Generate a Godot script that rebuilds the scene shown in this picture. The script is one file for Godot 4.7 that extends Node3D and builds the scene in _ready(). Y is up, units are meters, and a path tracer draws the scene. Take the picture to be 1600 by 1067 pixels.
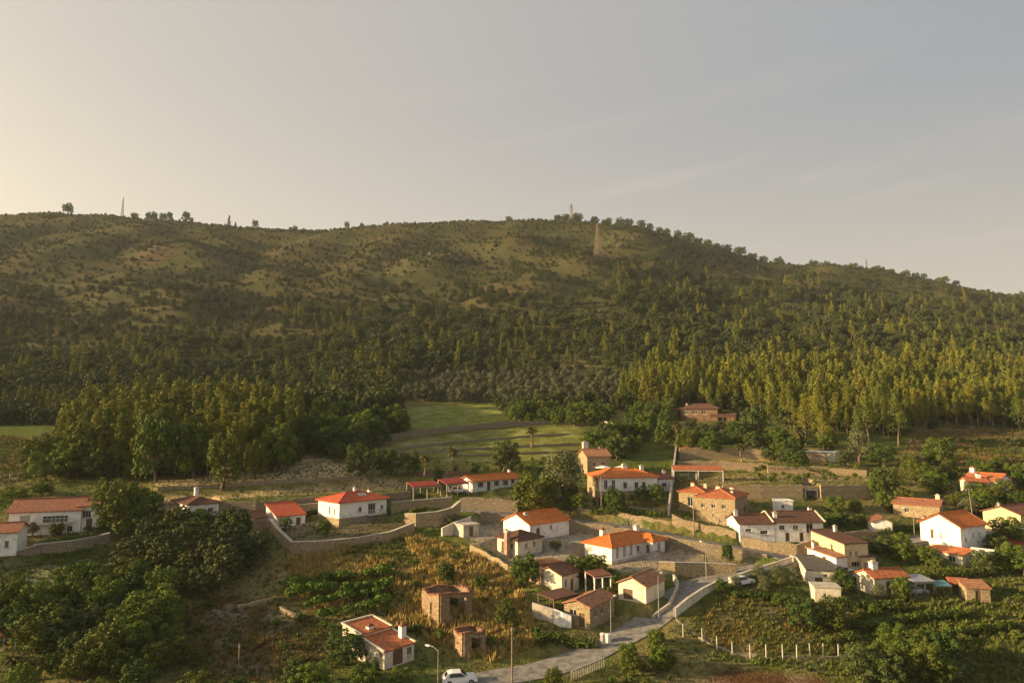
extends Node3D
# A hillside village at low sun: terrain, roads, terraced walls, houses, woods and the ridge behind.

const HILL_POINTS := [-420.0,250.0,-420.0,60.0,-420.0,-30.0,-420.0,-85.0,-420.0,-122.0,-420.0,-156.0,-420.0,-217.0,-420.0,-300.0,-260.0,-30.0,-260.0,-85.0,-260.0,-122.0,-260.0,-156.0,-260.0,-217.0,-260.0,-300.0,-170.0,-30.0,-170.0,-62.0,-170.0,-85.0,-170.0,-96.0,-170.0,-104.0,-170.0,-114.0,-170.0,-122.0,-170.0,-129.0,-170.0,-138.0,-170.0,-146.0,-170.0,-156.0,-170.0,-168.0,-170.0,-190.0,-170.0,-217.0,-170.0,-250.0,-170.0,-300.0,-110.0,250.0,-110.0,60.0,-110.0,-30.0,-110.0,-62.0,-110.0,-85.0,-110.0,-96.0,-110.0,-104.0,-110.0,-114.0,-110.0,-122.0,-110.0,-129.0,-110.0,-138.0,-110.0,-146.0,-110.0,-156.0,-110.0,-168.0,-110.0,-190.0,-110.0,-217.0,-110.0,-250.0,-110.0,-300.0,-50.0,-30.0,-50.0,-62.0,-50.0,-85.0,-50.0,-96.0,-50.0,-104.0,-50.0,-114.0,-50.0,-122.0,-50.0,-129.0,-50.0,-138.0,-50.0,-146.0,-50.0,-156.0,-50.0,-168.0,-50.0,-190.0,-50.0,-217.0,-50.0,-250.0,-50.0,-300.0,0.0,250.0,0.0,60.0,0.0,-30.0,0.0,-62.0,0.0,-85.0,0.0,-96.0,0.0,-104.0,0.0,-114.0,0.0,-122.0,0.0,-129.0,0.0,-138.0,0.0,-146.0,0.0,-156.0,0.0,-168.0,0.0,-190.0,0.0,-217.0,0.0,-250.0,0.0,-300.0,50.0,-30.0,50.0,-62.0,50.0,-85.0,50.0,-96.0,50.0,-104.0,50.0,-114.0,50.0,-122.0,50.0,-129.0,50.0,-138.0,50.0,-146.0,50.0,-156.0,50.0,-168.0,50.0,-190.0,50.0,-217.0,50.0,-250.0,50.0,-300.0,110.0,250.0,110.0,60.0,110.0,-30.0,110.0,-62.0,110.0,-85.0,110.0,-96.0,110.0,-104.0,110.0,-114.0,110.0,-122.0,110.0,-129.0,110.0,-138.0,110.0,-146.0,110.0,-156.0,110.0,-168.0,110.0,-190.0,110.0,-217.0,110.0,-250.0,110.0,-300.0,170.0,-30.0,170.0,-62.0,170.0,-85.0,170.0,-96.0,170.0,-104.0,170.0,-114.0,170.0,-122.0,170.0,-129.0,170.0,-138.0,170.0,-146.0,170.0,-156.0,170.0,-168.0,170.0,-190.0,170.0,-217.0,170.0,-250.0,170.0,-300.0,260.0,-30.0,260.0,-85.0,260.0,-122.0,260.0,-156.0,260.0,-217.0,260.0,-300.0,420.0,250.0,420.0,60.0,420.0,-30.0,420.0,-85.0,420.0,-122.0,420.0,-156.0,420.0,-217.0,420.0,-300.0,-857.43,-850.0,-444.21,-440.36,-547.52,-542.77,-650.82,-645.18,-754.13,-747.59,-900.3,-960.0,-943.18,-1230.0,-654.24,-850.0,-338.94,-440.36,-417.77,-542.77,-496.59,-645.18,-575.42,-747.59,-686.95,-960.0,-719.66,-1230.0,-547.98,-850.0,-283.89,-440.36,-349.92,-542.77,-415.94,-645.18,-481.96,-747.59,-575.38,-960.0,-602.78,-1230.0,-403.71,-840.0,-209.15,-435.18,-257.79,-536.39,-306.43,-637.59,-355.07,-738.8,-423.89,-950.0,-444.08,-1220.0,-256.46,-835.0,-132.86,-432.59,-163.76,-533.19,-194.66,-633.8,-225.56,-734.4,-269.28,-945.0,-282.11,-1215.0,-159.46,-830.0,-82.61,-430.0,-101.82,-530.0,-121.04,-630.0,-140.25,-730.0,-167.43,-940.0,-175.41,-1210.0,-55.5,-825.0,-28.75,-427.41,-35.44,-526.81,-42.13,-626.2,-48.81,-725.6,-58.27,-935.0,-61.05,-1205.0,47.3,-820.0,24.5,-424.82,30.2,-523.61,35.9,-622.41,41.6,-721.2,49.66,-930.0,52.03,-1200.0,133.08,-815.0,68.94,-422.23,84.98,-520.42,101.01,-618.61,117.04,-716.81,139.73,-925.0,146.39,-1195.0,200.61,-805.0,103.93,-417.05,128.1,-514.04,152.27,-611.02,176.44,-708.01,210.65,-915.0,220.68,-1185.0,265.93,-795.0,137.77,-411.87,169.81,-507.65,201.85,-603.43,233.89,-699.22,279.22,-905.0,292.52,-1175.0,337.11,-785.0,174.65,-406.69,215.27,-501.27,255.88,-595.84,296.5,-690.42,353.97,-895.0,370.82,-1165.0,428.52,-775.0,222.01,-401.51,273.63,-494.88,325.26,-588.25,376.89,-681.63,449.95,-885.0,471.37,-1155.0,494.84,-765.0,256.36,-396.33,315.98,-488.49,375.6,-580.66,435.22,-672.83,519.59,-875.0,544.33,-1145.0,573.55,-755.0,297.14,-391.14,366.24,-482.11,435.34,-573.07,504.45,-664.04,602.23,-865.0,630.9,-1135.0,736.46,-740.0,381.54,-383.37,470.27,-472.53,559.0,-561.69,647.73,-650.84,773.28,-850.0,810.1,-1120.0]
const HILL_WEIGHTS := [0.5804,1.6077,-7.1144,1.6388,-2.6525,7.9405,0.0975,-3.8767,-2.4973,1.5112,-2.7539,6.9409,0.1955,-3.2881,0.6002,-16.6598,67.197,-89.6642,56.9339,-56.6518,12.9937,19.2887,15.2203,-0.3607,-4.7248,-3.81,-4.4247,1.9679,3.2456,-3.5434,1.1203,2.2749,-0.2134,-15.7387,67.2898,-89.1833,57.5295,-56.0326,13.4665,20.4323,36.99,-79.4434,58.746,0.3336,-20.5319,5.9774,1.7725,-3.3679,0.0379,-15.8506,66.7643,-88.9972,57.8556,-55.7726,13.4744,20.2262,36.6836,-79.669,58.709,0.7052,-19.9633,6.3975,4.6083,0.3302,-0.4253,0.7078,0.5495,-15.9261,66.3591,-88.7882,58.1396,-55.7083,13.1099,18.7112,14.1952,-1.4774,-5.761,-3.6191,-2.339,0.7615,-1.1956,-15.662,0.0597,-15.8623,66.7148,-89.0849,57.6536,-56.1747,12.9089,18.7337,14.4873,-0.7953,-3.753,-1.9732,-8.3355,5.4211,5.1022,8.696,0.9793,2.2272,-0.1867,-15.7521,67.2291,-89.2804,57.314,-56.4505,12.8893,18.9339,14.8022,-0.5262,-3.6218,-1.9831,-8.4793,4.23,-0.2311,-5.9712,0.5769,-16.6233,67.184,-89.6896,56.876,-56.7449,12.9042,19.2274,15.2845,-0.0247,-3.2351,-2.2866,-9.3989,4.7631,2.8264,-2.8755,-2.6334,1.6017,-1.7526,5.7348,-1.0068,-3.8961,0.8285,1.4956,-7.0465,1.6755,-1.5962,6.4189,-1.5834,-4.5966,15.7682,-2.6397,-1.988,-6.5171,-12.4405,-2.8099,-3.2909,17.9326,1.3892,3.4312,1.6441,-3.7958,-7.6597,-1.1118,12.8785,-2.5238,-0.6854,-3.3016,-4.3264,-4.988,2.679,15.6616,4.9345,5.538,2.1913,-1.1658,-7.1563,-0.172,7.1653,-4.6623,-6.6971,-8.1836,-12.3313,-10.16,-6.1888,15.7857,3.6718,4.8548,4.4625,1.1164,-1.022,4.1528,9.054,2.3138,-0.7883,-3.1203,-7.0993,-8.6278,-2.9319,10.4332,-7.8471,-3.0478,-1.7531,-3.7751,-6.137,-0.4501,9.9151,9.9523,5.457,2.044,-3.1191,1.8092,7.3653,16.2328,2.803,6.655,8.5576,5.7608,2.9503,6.4405,-3.0906,-8.5159,-13.2649,-13.6672,-16.7676,-15.3252,-14.1453,4.2974,1.8839,-0.6873,-0.4075,-4.7568,-6.649,-4.0224,20.5538,8.3106,11.4387,13.6641,10.273,11.0965,15.197,-1.8048,-4.1391,-9.5917,-9.9147,-13.6691,-11.0457,-9.4177,10.3857,1.0291,-2.4842,0.7996,-4.3839,-4.3708,-1.7034,10.5587,7.4817,1.1543,-0.7066,-8.2565,0.8092,-1.4902,393.684,-7.9105,9.7624]
const SHAPING := [{"poly":[[-70.37,-139.15],[-50.96,-139.55],[-36.63,-143.15],[-24.03,-145.95],[-21.29,-146.35],[-29.51,-163.2],[-33.59,-154.5],[-42.27,-153.0],[-55.6,-151.0],[-75.16,-147.5]],"pl":[15.7499,0.0258,-0.0615],"m":0.7,"bb":[-75.86,-163.9,-20.59,-138.45]},{"poly":[[-75.16,-148.25],[-55.6,-151.75],[-42.27,-153.75],[-33.59,-155.25],[-43.19,-185.2],[-56.56,-185.2],[-84.68,-166.8]],"pl":[14.4365,0.0296,-0.0853],"m":3,"bb":[-87.68,-188.2,-30.59,-145.25]},{"poly":[[-44.95,-130.35],[-41.49,-125.55],[-37.93,-121.35],[-33.21,-122.15],[-27.09,-124.38],[-21.83,-126.48],[-18.18,-129.75],[-19.89,-135.6],[-39.79,-135.6]],"pl":[-3.7914,-0.0175,-0.1783],"m":0.7,"bb":[-45.65,-136.3,-17.48,-120.65]},{"poly":[[-20.09,-132.15],[-17.88,-130.95],[-14.13,-131.55],[-11.62,-134.25],[-10.22,-136.65],[-11.77,-140.8],[-23.94,-138.0]],"pl":[27.559,0.1128,0.0283],"m":0.7,"bb":[-24.64,-141.5,-9.52,-130.25]},{"poly":[[-90.4,-116.35],[-85.17,-117.75],[-83.04,-118.75],[-80.85,-120.95],[-76.3,-122.35],[-73.51,-124.62],[-72.09,-126.02],[-78.29,-133.5],[-97.86,-133.5],[-101.51,-129.0]],"pl":[-2.0443,0.0175,-0.1768],"m":0.7,"bb":[-102.21,-134.2,-71.39,-115.65]},{"poly":[[44.3,-146.75],[52.21,-146.35],[60.91,-146.35],[70.31,-167.4],[38.63,-167.4],[36.36,-157.8]],"pl":[22.043,0.0209,-0.0161],"m":0.7,"bb":[35.66,-168.1,71.01,-145.65]},{"poly":[[64.66,-146.35],[71.41,-147.25],[79.5,-148.25],[87.55,-165.0],[69.54,-167.4]],"pl":[22.0152,-0.0277,-0.0363],"m":0.7,"bb":[63.96,-168.1,88.25,-145.65]},{"poly":[[62.04,-168.75],[75.44,-167.55],[84.19,-165.15],[89.32,-175.7],[81.85,-180.6],[66.82,-180.6]],"pl":[23.8013,-0.03,-0.036],"m":0.7,"bb":[61.34,-181.3,90.02,-164.45]},{"poly":[[41.36,-172.95],[51.49,-172.25],[62.57,-170.15],[66.82,-180.6],[43.78,-182.0]],"pl":[36.52,-0.0192,0.0398],"m":0.7,"bb":[40.66,-182.7,67.52,-169.45]},{"poly":[[44.31,-183.55],[60.38,-183.55],[70.99,-181.35],[80.87,-179.25],[93.12,-200.85],[71.91,-209.4],[50.53,-209.4]],"pl":[21.0765,-0.0243,-0.0628],"m":0.7,"bb":[43.61,-210.1,93.82,-178.55]},{"poly":[[54.75,-235.4],[78.84,-235.4],[82.8,-247.0],[59.8,-247.0]],"pl":[-1.7004,0.0,-0.1645],"m":3,"bb":[51.75,-250.0,85.8,-232.4]},{"line":[[-13.87,-78.0,7.29],[-13.04,-78.64,7.42],[-11.85,-79.57,7.62],[-10.49,-80.63,7.83],[-9.18,-81.66,8.04],[-8.1,-82.5,8.19],[-7.31,-83.14,8.29],[-6.69,-83.68,8.35],[-6.15,-84.15,8.39],[-5.59,-84.58,8.42],[-4.94,-85.0,8.46],[-4.18,-85.41,8.51],[-3.37,-85.77,8.55],[-2.53,-86.12,8.6],[-1.66,-86.46,8.64],[-0.78,-86.81,8.68],[0.14,-87.15,8.71],[1.08,-87.47,8.74],[2.05,-87.81,8.78],[3.02,-88.18,8.81],[3.97,-88.61,8.86],[4.91,-89.11,8.92],[5.84,-89.66,8.98],[6.77,-90.26,9.06],[7.7,-90.89,9.14],[8.63,-91.57,9.24],[9.57,-92.3,9.35],[10.51,-93.08,9.47],[11.45,-93.9,9.6],[12.38,-94.72,9.74],[13.32,-95.51,9.89],[14.25,-96.25,10.03],[15.18,-96.98,10.18],[16.1,-97.7,10.34],[17.01,-98.44,10.51],[17.89,-99.2,10.7],[18.74,-99.99,10.9],[19.57,-100.81,11.12],[20.38,-101.64,11.35],[21.17,-102.49,11.58],[21.95,-103.36,11.8],[22.71,-104.28,12.01],[23.45,-105.24,12.22],[24.18,-106.21,12.42],[24.9,-107.14,12.62],[25.63,-108.0,12.8],[26.37,-108.78,12.98],[27.11,-109.52,13.15],[27.85,-110.2,13.31],[28.58,-110.83,13.47],[29.32,-111.4,13.61],[30.03,-111.89,13.73],[30.72,-112.3,13.83],[31.42,-112.67,13.93],[32.16,-113.02,14.03],[32.96,-113.4,14.13],[33.85,-113.8,14.24],[34.8,-114.2,14.35],[35.78,-114.6,14.46],[36.78,-115.0,14.58],[37.77,-115.4,14.69],[38.75,-115.8,14.81],[39.74,-116.19,14.92],[40.73,-116.59,15.04],[41.73,-116.99,15.16],[42.74,-117.4,15.29],[43.75,-117.83,15.42],[44.75,-118.28,15.57],[45.78,-118.74,15.71],[46.83,-119.18,15.85],[47.95,-119.6,15.99],[49.11,-119.98,16.12],[50.32,-120.33,16.24],[51.57,-120.67,16.35],[52.87,-121.02,16.47],[54.25,-121.4,16.6],[55.69,-121.82,16.73],[57.2,-122.26,16.86],[58.77,-122.71,16.99],[60.39,-123.17,17.13],[62.07,-123.63,17.27],[63.82,-124.1,17.4],[65.62,-124.57,17.54],[67.48,-125.05,17.68],[69.4,-125.51,17.82],[71.37,-125.97,17.96],[73.36,-126.4,18.09],[75.39,-126.82,18.23],[77.48,-127.24,18.36],[79.67,-127.65,18.49],[81.99,-128.07,18.62],[84.45,-128.5,18.74],[87.01,-128.93,18.86],[89.69,-129.37,18.98],[92.47,-129.79,19.09],[95.34,-130.2,19.19],[98.61,-130.61,19.29],[102.27,-131.03,19.39],[105.89,-131.43,19.48],[109.02,-131.76,19.56],[111.22,-132.0,19.61]],"hw":2.7,"m":1.5,"bb":[-17.87,-136.0,115.22,-74.0]},{"line":[[47.43,-119.4,15.92],[47.03,-119.67,16.02],[46.48,-120.06,16.15],[45.82,-120.5,16.3],[45.07,-120.97,16.46],[44.29,-121.4,16.6],[43.44,-121.79,16.72],[42.52,-122.17,16.84],[41.54,-122.56,16.95],[40.5,-122.96,17.07],[39.42,-123.4,17.2],[38.29,-123.87,17.34],[37.1,-124.37,17.48],[35.87,-124.9,17.64],[34.62,-125.43,17.79],[33.38,-125.97,17.96],[32.14,-126.51,18.13],[30.9,-127.06,18.31],[29.64,-127.63,18.5],[28.38,-128.19,18.68],[27.1,-128.77,18.85],[25.82,-129.35,19.0],[24.56,-129.94,19.14],[23.27,-130.54,19.27],[21.93,-131.13,19.41],[20.5,-131.7,19.54],[18.95,-132.26,19.68],[17.3,-132.83,19.81],[15.61,-133.37,19.95],[13.93,-133.9,20.08],[12.32,-134.4,20.21],[10.78,-134.87,20.32],[9.28,-135.31,20.44],[7.82,-135.73,20.55],[6.39,-136.13,20.65],[5.01,-136.5,20.75],[3.68,-136.84,20.85],[2.4,-137.16,20.94],[1.16,-137.45,21.02],[-0.06,-137.73,21.09],[-1.27,-138.0,21.16],[-2.48,-138.28,21.22],[-3.7,-138.56,21.27],[-4.89,-138.82,21.31],[-6.01,-139.04,21.35],[-7.03,-139.2,21.37],[-7.93,-139.32,21.4],[-8.75,-139.43,21.42],[-9.49,-139.47,21.43],[-10.19,-139.41,21.42],[-10.86,-139.2,21.37],[-11.54,-138.74,21.27],[-12.22,-138.07,21.11],[-12.84,-137.33,20.94],[-13.36,-136.66,20.78],[-13.74,-136.2,20.67]],"hw":2.3000000000000003,"m":1.5,"bb":[-17.34,-143.07,51.03,-115.8]},{"poly":[[20.5,-128.65],[12.32,-131.35],[5.01,-133.45],[-1.27,-134.95],[-6.13,-136.15],[-7.55,-127.13],[0.0,-125.27],[11.35,-124.33],[21.0,-124.33]],"pl":[7.5076,-0.0332,-0.083],"m":1.2,"bb":[-8.75,-137.35,22.2,-123.13]},{"poly":[[39.42,-120.35],[33.38,-122.92],[27.1,-125.72],[25.25,-118.0],[31.71,-116.2],[37.33,-117.2]],"pl":[2.6255,-0.0503,-0.1204],"m":1.2,"bb":[24.05,-126.92,40.62,-115.0]},{"poly":[[12.92,-136.95],[19.37,-134.85],[24.91,-132.3],[29.46,-130.53],[30.85,-140.0],[13.78,-142.8]],"pl":[12.9278,-0.0461,-0.0703],"m":1.5,"bb":[11.42,-144.3,32.35,-129.03]},{"poly":[[29.87,-130.2],[31.84,-129.27],[34.43,-128.22],[39.42,-126.0],[40.2,-125.65],[44.04,-133.5],[32.03,-134.4]],"pl":[13.8757,-0.1065,-0.0779],"m":1.2,"bb":[28.67,-135.6,45.24,-124.45]},{"poly":[[-32.28,-129.35],[-24.02,-137.91],[-30.26,-143.94],[-38.52,-135.38]],"pl":[19.19,0.0,0.0],"m":1.6,"bb":[-40.12,-145.54,-22.42,-127.75]},{"poly":[[-43.61,-128.45],[-38.53,-132.72],[-42.98,-138.03],[-48.06,-133.76]],"pl":[18.99,0.0,0.0],"m":1.6,"bb":[-49.66,-139.63,-36.93,-126.85]},{"poly":[[-47.4,-127.92],[-44.9,-130.17],[-48.35,-134.01],[-50.85,-131.75]],"pl":[18.85,0.0,0.0],"m":1.6,"bb":[-52.45,-135.61,-43.3,-126.32]},{"poly":[[-90.22,-123.7],[-78.56,-127.94],[-81.54,-136.12],[-93.19,-131.88]],"pl":[18.69,0.0,0.0],"m":1.6,"bb":[-94.79,-137.72,-76.96,-122.1]},{"poly":[[-90.86,-113.72],[-82.33,-117.17],[-85.03,-123.84],[-93.56,-120.4]],"pl":[16.83,0.0,0.0],"m":1.6,"bb":[-95.16,-125.44,-80.73,-112.12]},{"poly":[[-62.47,-133.55],[-57.31,-138.53],[-64.37,-145.84],[-69.53,-140.86]],"pl":[20.21,0.0,0.0],"m":1.6,"bb":[-71.13,-147.44,-55.71,-131.95]},{"poly":[[-15.72,-87.15],[-11.77,-91.54],[-16.23,-95.55],[-20.18,-91.17]],"pl":[8.92,0.0,0.0],"m":1.6,"bb":[-21.78,-97.15,-10.17,-85.55]},{"poly":[[16.65,-116.75],[26.84,-125.92],[22.02,-131.27],[11.84,-122.1]],"pl":[15.35,0.0,0.0],"m":1.6,"bb":[10.24,-132.87,28.44,-115.15]},{"poly":[[3.14,-124.65],[11.72,-131.85],[6.12,-138.52],[-2.46,-131.32]],"pl":[17.82,0.0,0.0],"m":1.6,"bb":[-4.06,-140.12,13.32,-123.05]},{"poly":[[0.94,-118.75],[6.14,-123.43],[1.76,-128.29],[-3.44,-123.61]],"pl":[15.99,0.0,0.0],"m":1.6,"bb":[-5.04,-129.89,7.74,-117.15]},{"poly":[[-8.55,-150.65],[2.47,-160.58],[-1.41,-164.89],[-12.43,-154.96]],"pl":[23.55,0.0,0.0],"m":1.6,"bb":[-14.03,-166.49,4.07,-149.05]},{"poly":[[17.77,-145.3],[31.78,-147.77],[30.09,-157.33],[16.09,-154.86]],"pl":[22.7,0.0,0.0],"m":1.6,"bb":[14.49,-158.93,33.38,-143.7]},{"poly":[[17.4,-163.29],[24.2,-164.73],[22.49,-172.78],[15.69,-171.33]],"pl":[26.36,0.0,0.0],"m":1.6,"bb":[14.09,-174.38,25.8,-161.69]},{"poly":[[34.88,-134.65],[42.09,-129.97],[47.64,-138.52],[40.43,-143.21]],"pl":[19.33,0.0,0.0],"m":1.6,"bb":[33.28,-144.81,49.24,-128.37]},{"poly":[[46.47,-124.41],[56.49,-124.76],[56.21,-132.96],[46.19,-132.61]],"pl":[17.68,0.0,0.0],"m":1.6,"bb":[44.59,-134.56,58.09,-122.81]},{"poly":[[65.71,-127.84],[70.02,-126.92],[71.01,-131.62],[66.71,-132.53]],"pl":[18.69,0.0,0.0],"m":1.6,"bb":[64.11,-134.13,72.61,-125.32]},{"poly":[[54.37,-114.77],[59.99,-116.18],[57.72,-125.3],[52.09,-123.89]],"pl":[14.36,0.0,0.0],"m":1.6,"bb":[50.49,-126.9,61.59,-113.17]},{"poly":[[52.21,-112.8],[55.61,-114.49],[52.58,-120.58],[49.18,-118.88]],"pl":[15.29,0.0,0.0],"m":1.6,"bb":[47.58,-122.18,57.21,-111.2]},{"poly":[[46.03,-110.71],[51.36,-109.82],[52.62,-117.41],[47.3,-118.3]],"pl":[13.65,0.0,0.0],"m":1.6,"bb":[44.43,-119.9,54.22,-108.22]},{"poly":[[44.56,-105.01],[49.39,-104.17],[50.11,-108.3],[45.29,-109.15]],"pl":[12.42,0.0,0.0],"m":1.6,"bb":[42.96,-110.75,51.71,-102.57]},{"poly":[[55.0,-107.09],[62.06,-108.59],[60.98,-113.66],[53.93,-112.16]],"pl":[12.76,0.0,0.0],"m":1.6,"bb":[52.33,-115.26,63.66,-105.49]},{"poly":[[72.31,-125.34],[76.12,-118.19],[83.89,-122.32],[80.08,-129.47]],"pl":[15.06,0.0,0.0],"m":1.6,"bb":[70.71,-131.07,85.49,-116.59]},{"poly":[[88.84,-132.9],[92.41,-126.19],[100.53,-130.51],[96.96,-137.22]],"pl":[18.34,0.0,0.0],"m":1.6,"bb":[87.24,-138.82,102.13,-124.59]},{"poly":[[100.87,-156.28],[104.97,-149.18],[111.2,-152.78],[107.1,-159.88]],"pl":[23.31,0.0,0.0],"m":1.6,"bb":[99.27,-161.48,112.8,-147.58]},{"poly":[[75.57,-139.47],[82.61,-133.55],[86.6,-138.3],[79.55,-144.22]],"pl":[20.21,0.0,0.0],"m":1.6,"bb":[73.97,-145.82,88.2,-131.95]},{"poly":[[10.96,-97.66],[15.96,-104.54],[11.59,-107.71],[6.59,-100.84]],"pl":[10.56,0.0,0.0],"m":1.6,"bb":[4.99,-109.31,17.56,-96.06]},{"poly":[[19.86,-103.16],[24.42,-108.99],[19.85,-112.56],[15.29,-106.73]],"pl":[12.54,0.0,0.0],"m":1.6,"bb":[13.69,-114.16,26.02,-101.56]},{"poly":[[7.71,-107.15],[11.43,-111.6],[6.68,-115.58],[2.96,-111.14]],"pl":[12.8,0.0,0.0],"m":1.6,"bb":[1.36,-117.18,13.03,-105.55]},{"poly":[[4.27,-109.18],[8.95,-111.88],[6.6,-115.95],[1.92,-113.25]],"pl":[13.75,0.0,0.0],"m":1.6,"bb":[0.32,-117.55,10.55,-107.58]},{"poly":[[43.7,-184.21],[48.86,-182.01],[50.58,-186.06],[45.43,-188.25]],"pl":[28.46,0.0,0.0],"m":1.6,"bb":[42.1,-189.85,52.18,-180.41]},{"poly":[[59.37,-244.87],[71.81,-238.04],[76.24,-246.1],[63.8,-252.94]],"pl":[37.65,0.0,0.0],"m":1.6,"bb":[57.77,-254.54,77.84,-236.44]},{"poly":[[77.88,-185.27],[84.61,-179.76],[88.54,-184.55],[81.81,-190.07]],"pl":[28.1,0.0,0.0],"m":1.6,"bb":[76.28,-191.67,90.14,-178.16]},{"poly":[[-8.9,-125.82],[-5.28,-128.66],[-7.86,-131.97],[-11.49,-129.13]],"pl":[18.17,0.0,0.0],"m":1.6,"bb":[-13.09,-133.57,-3.68,-124.22]},{"poly":[[98.54,-150.51],[103.86,-149.58],[104.7,-154.3],[99.38,-155.24]],"pl":[23.47,0.0,0.0],"m":1.6,"bb":[96.94,-156.84,106.3,-147.98]},{"poly":[[51.77,-137.47],[56.15,-137.01],[56.57,-140.98],[52.19,-141.44]],"pl":[21.16,0.0,0.0],"m":1.6,"bb":[50.17,-143.04,58.17,-135.41]},{"poly":[[67.59,-105.54],[71.9,-104.62],[72.69,-108.34],[68.38,-109.25]],"pl":[12.38,0.0,0.0],"m":1.6,"bb":[65.99,-110.85,74.29,-103.02]}]
const ROADS := {"main":[[-13.87,-78.0,7.29],[-13.04,-78.64,7.42],[-11.85,-79.57,7.62],[-10.49,-80.63,7.83],[-9.18,-81.66,8.04],[-8.1,-82.5,8.19],[-7.31,-83.14,8.29],[-6.69,-83.68,8.35],[-6.15,-84.15,8.39],[-5.59,-84.58,8.42],[-4.94,-85.0,8.46],[-4.18,-85.41,8.51],[-3.37,-85.77,8.55],[-2.53,-86.12,8.6],[-1.66,-86.46,8.64],[-0.78,-86.81,8.68],[0.14,-87.15,8.71],[1.08,-87.47,8.74],[2.05,-87.81,8.78],[3.02,-88.18,8.81],[3.97,-88.61,8.86],[4.91,-89.11,8.92],[5.84,-89.66,8.98],[6.77,-90.26,9.06],[7.7,-90.89,9.14],[8.63,-91.57,9.24],[9.57,-92.3,9.35],[10.51,-93.08,9.47],[11.45,-93.9,9.6],[12.38,-94.72,9.74],[13.32,-95.51,9.89],[14.25,-96.25,10.03],[15.18,-96.98,10.18],[16.1,-97.7,10.34],[17.01,-98.44,10.51],[17.89,-99.2,10.7],[18.74,-99.99,10.9],[19.57,-100.81,11.12],[20.38,-101.64,11.35],[21.17,-102.49,11.58],[21.95,-103.36,11.8],[22.71,-104.28,12.01],[23.45,-105.24,12.22],[24.18,-106.21,12.42],[24.9,-107.14,12.62],[25.63,-108.0,12.8],[26.37,-108.78,12.98],[27.11,-109.52,13.15],[27.85,-110.2,13.31],[28.58,-110.83,13.47],[29.32,-111.4,13.61],[30.03,-111.89,13.73],[30.72,-112.3,13.83],[31.42,-112.67,13.93],[32.16,-113.02,14.03],[32.96,-113.4,14.13],[33.85,-113.8,14.24],[34.8,-114.2,14.35],[35.78,-114.6,14.46],[36.78,-115.0,14.58],[37.77,-115.4,14.69],[38.75,-115.8,14.81],[39.74,-116.19,14.92],[40.73,-116.59,15.04],[41.73,-116.99,15.16],[42.74,-117.4,15.29],[43.75,-117.83,15.42],[44.75,-118.28,15.57],[45.78,-118.74,15.71],[46.83,-119.18,15.85],[47.95,-119.6,15.99],[49.11,-119.98,16.12],[50.32,-120.33,16.24],[51.57,-120.67,16.35],[52.87,-121.02,16.47],[54.25,-121.4,16.6],[55.69,-121.82,16.73],[57.2,-122.26,16.86],[58.77,-122.71,16.99],[60.39,-123.17,17.13],[62.07,-123.63,17.27],[63.82,-124.1,17.4],[65.62,-124.57,17.54],[67.48,-125.05,17.68],[69.4,-125.51,17.82],[71.37,-125.97,17.96],[73.36,-126.4,18.09],[75.39,-126.82,18.23],[77.48,-127.24,18.36],[79.67,-127.65,18.49],[81.99,-128.07,18.62],[84.45,-128.5,18.74],[87.01,-128.93,18.86],[89.69,-129.37,18.98],[92.47,-129.79,19.09],[95.34,-130.2,19.19],[98.61,-130.61,19.29],[102.27,-131.03,19.39],[105.89,-131.43,19.48],[109.02,-131.76,19.56],[111.22,-132.0,19.61]],"upper":[[47.43,-119.4,15.92],[47.03,-119.67,16.02],[46.48,-120.06,16.15],[45.82,-120.5,16.3],[45.07,-120.97,16.46],[44.29,-121.4,16.6],[43.44,-121.79,16.72],[42.52,-122.17,16.84],[41.54,-122.56,16.95],[40.5,-122.96,17.07],[39.42,-123.4,17.2],[38.29,-123.87,17.34],[37.1,-124.37,17.48],[35.87,-124.9,17.64],[34.62,-125.43,17.79],[33.38,-125.97,17.96],[32.14,-126.51,18.13],[30.9,-127.06,18.31],[29.64,-127.63,18.5],[28.38,-128.19,18.68],[27.1,-128.77,18.85],[25.82,-129.35,19.0],[24.56,-129.94,19.14],[23.27,-130.54,19.27],[21.93,-131.13,19.41],[20.5,-131.7,19.54],[18.95,-132.26,19.68],[17.3,-132.83,19.81],[15.61,-133.37,19.95],[13.93,-133.9,20.08],[12.32,-134.4,20.21],[10.78,-134.87,20.32],[9.28,-135.31,20.44],[7.82,-135.73,20.55],[6.39,-136.13,20.65],[5.01,-136.5,20.75],[3.68,-136.84,20.85],[2.4,-137.16,20.94],[1.16,-137.45,21.02],[-0.06,-137.73,21.09],[-1.27,-138.0,21.16],[-2.48,-138.28,21.22],[-3.7,-138.56,21.27],[-4.89,-138.82,21.31],[-6.01,-139.04,21.35],[-7.03,-139.2,21.37],[-7.93,-139.32,21.4],[-8.75,-139.43,21.42],[-9.49,-139.47,21.43],[-10.19,-139.41,21.42],[-10.86,-139.2,21.37],[-11.54,-138.74,21.27],[-12.22,-138.07,21.11],[-12.84,-137.33,20.94],[-13.36,-136.66,20.78],[-13.74,-136.2,20.67]]}
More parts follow.
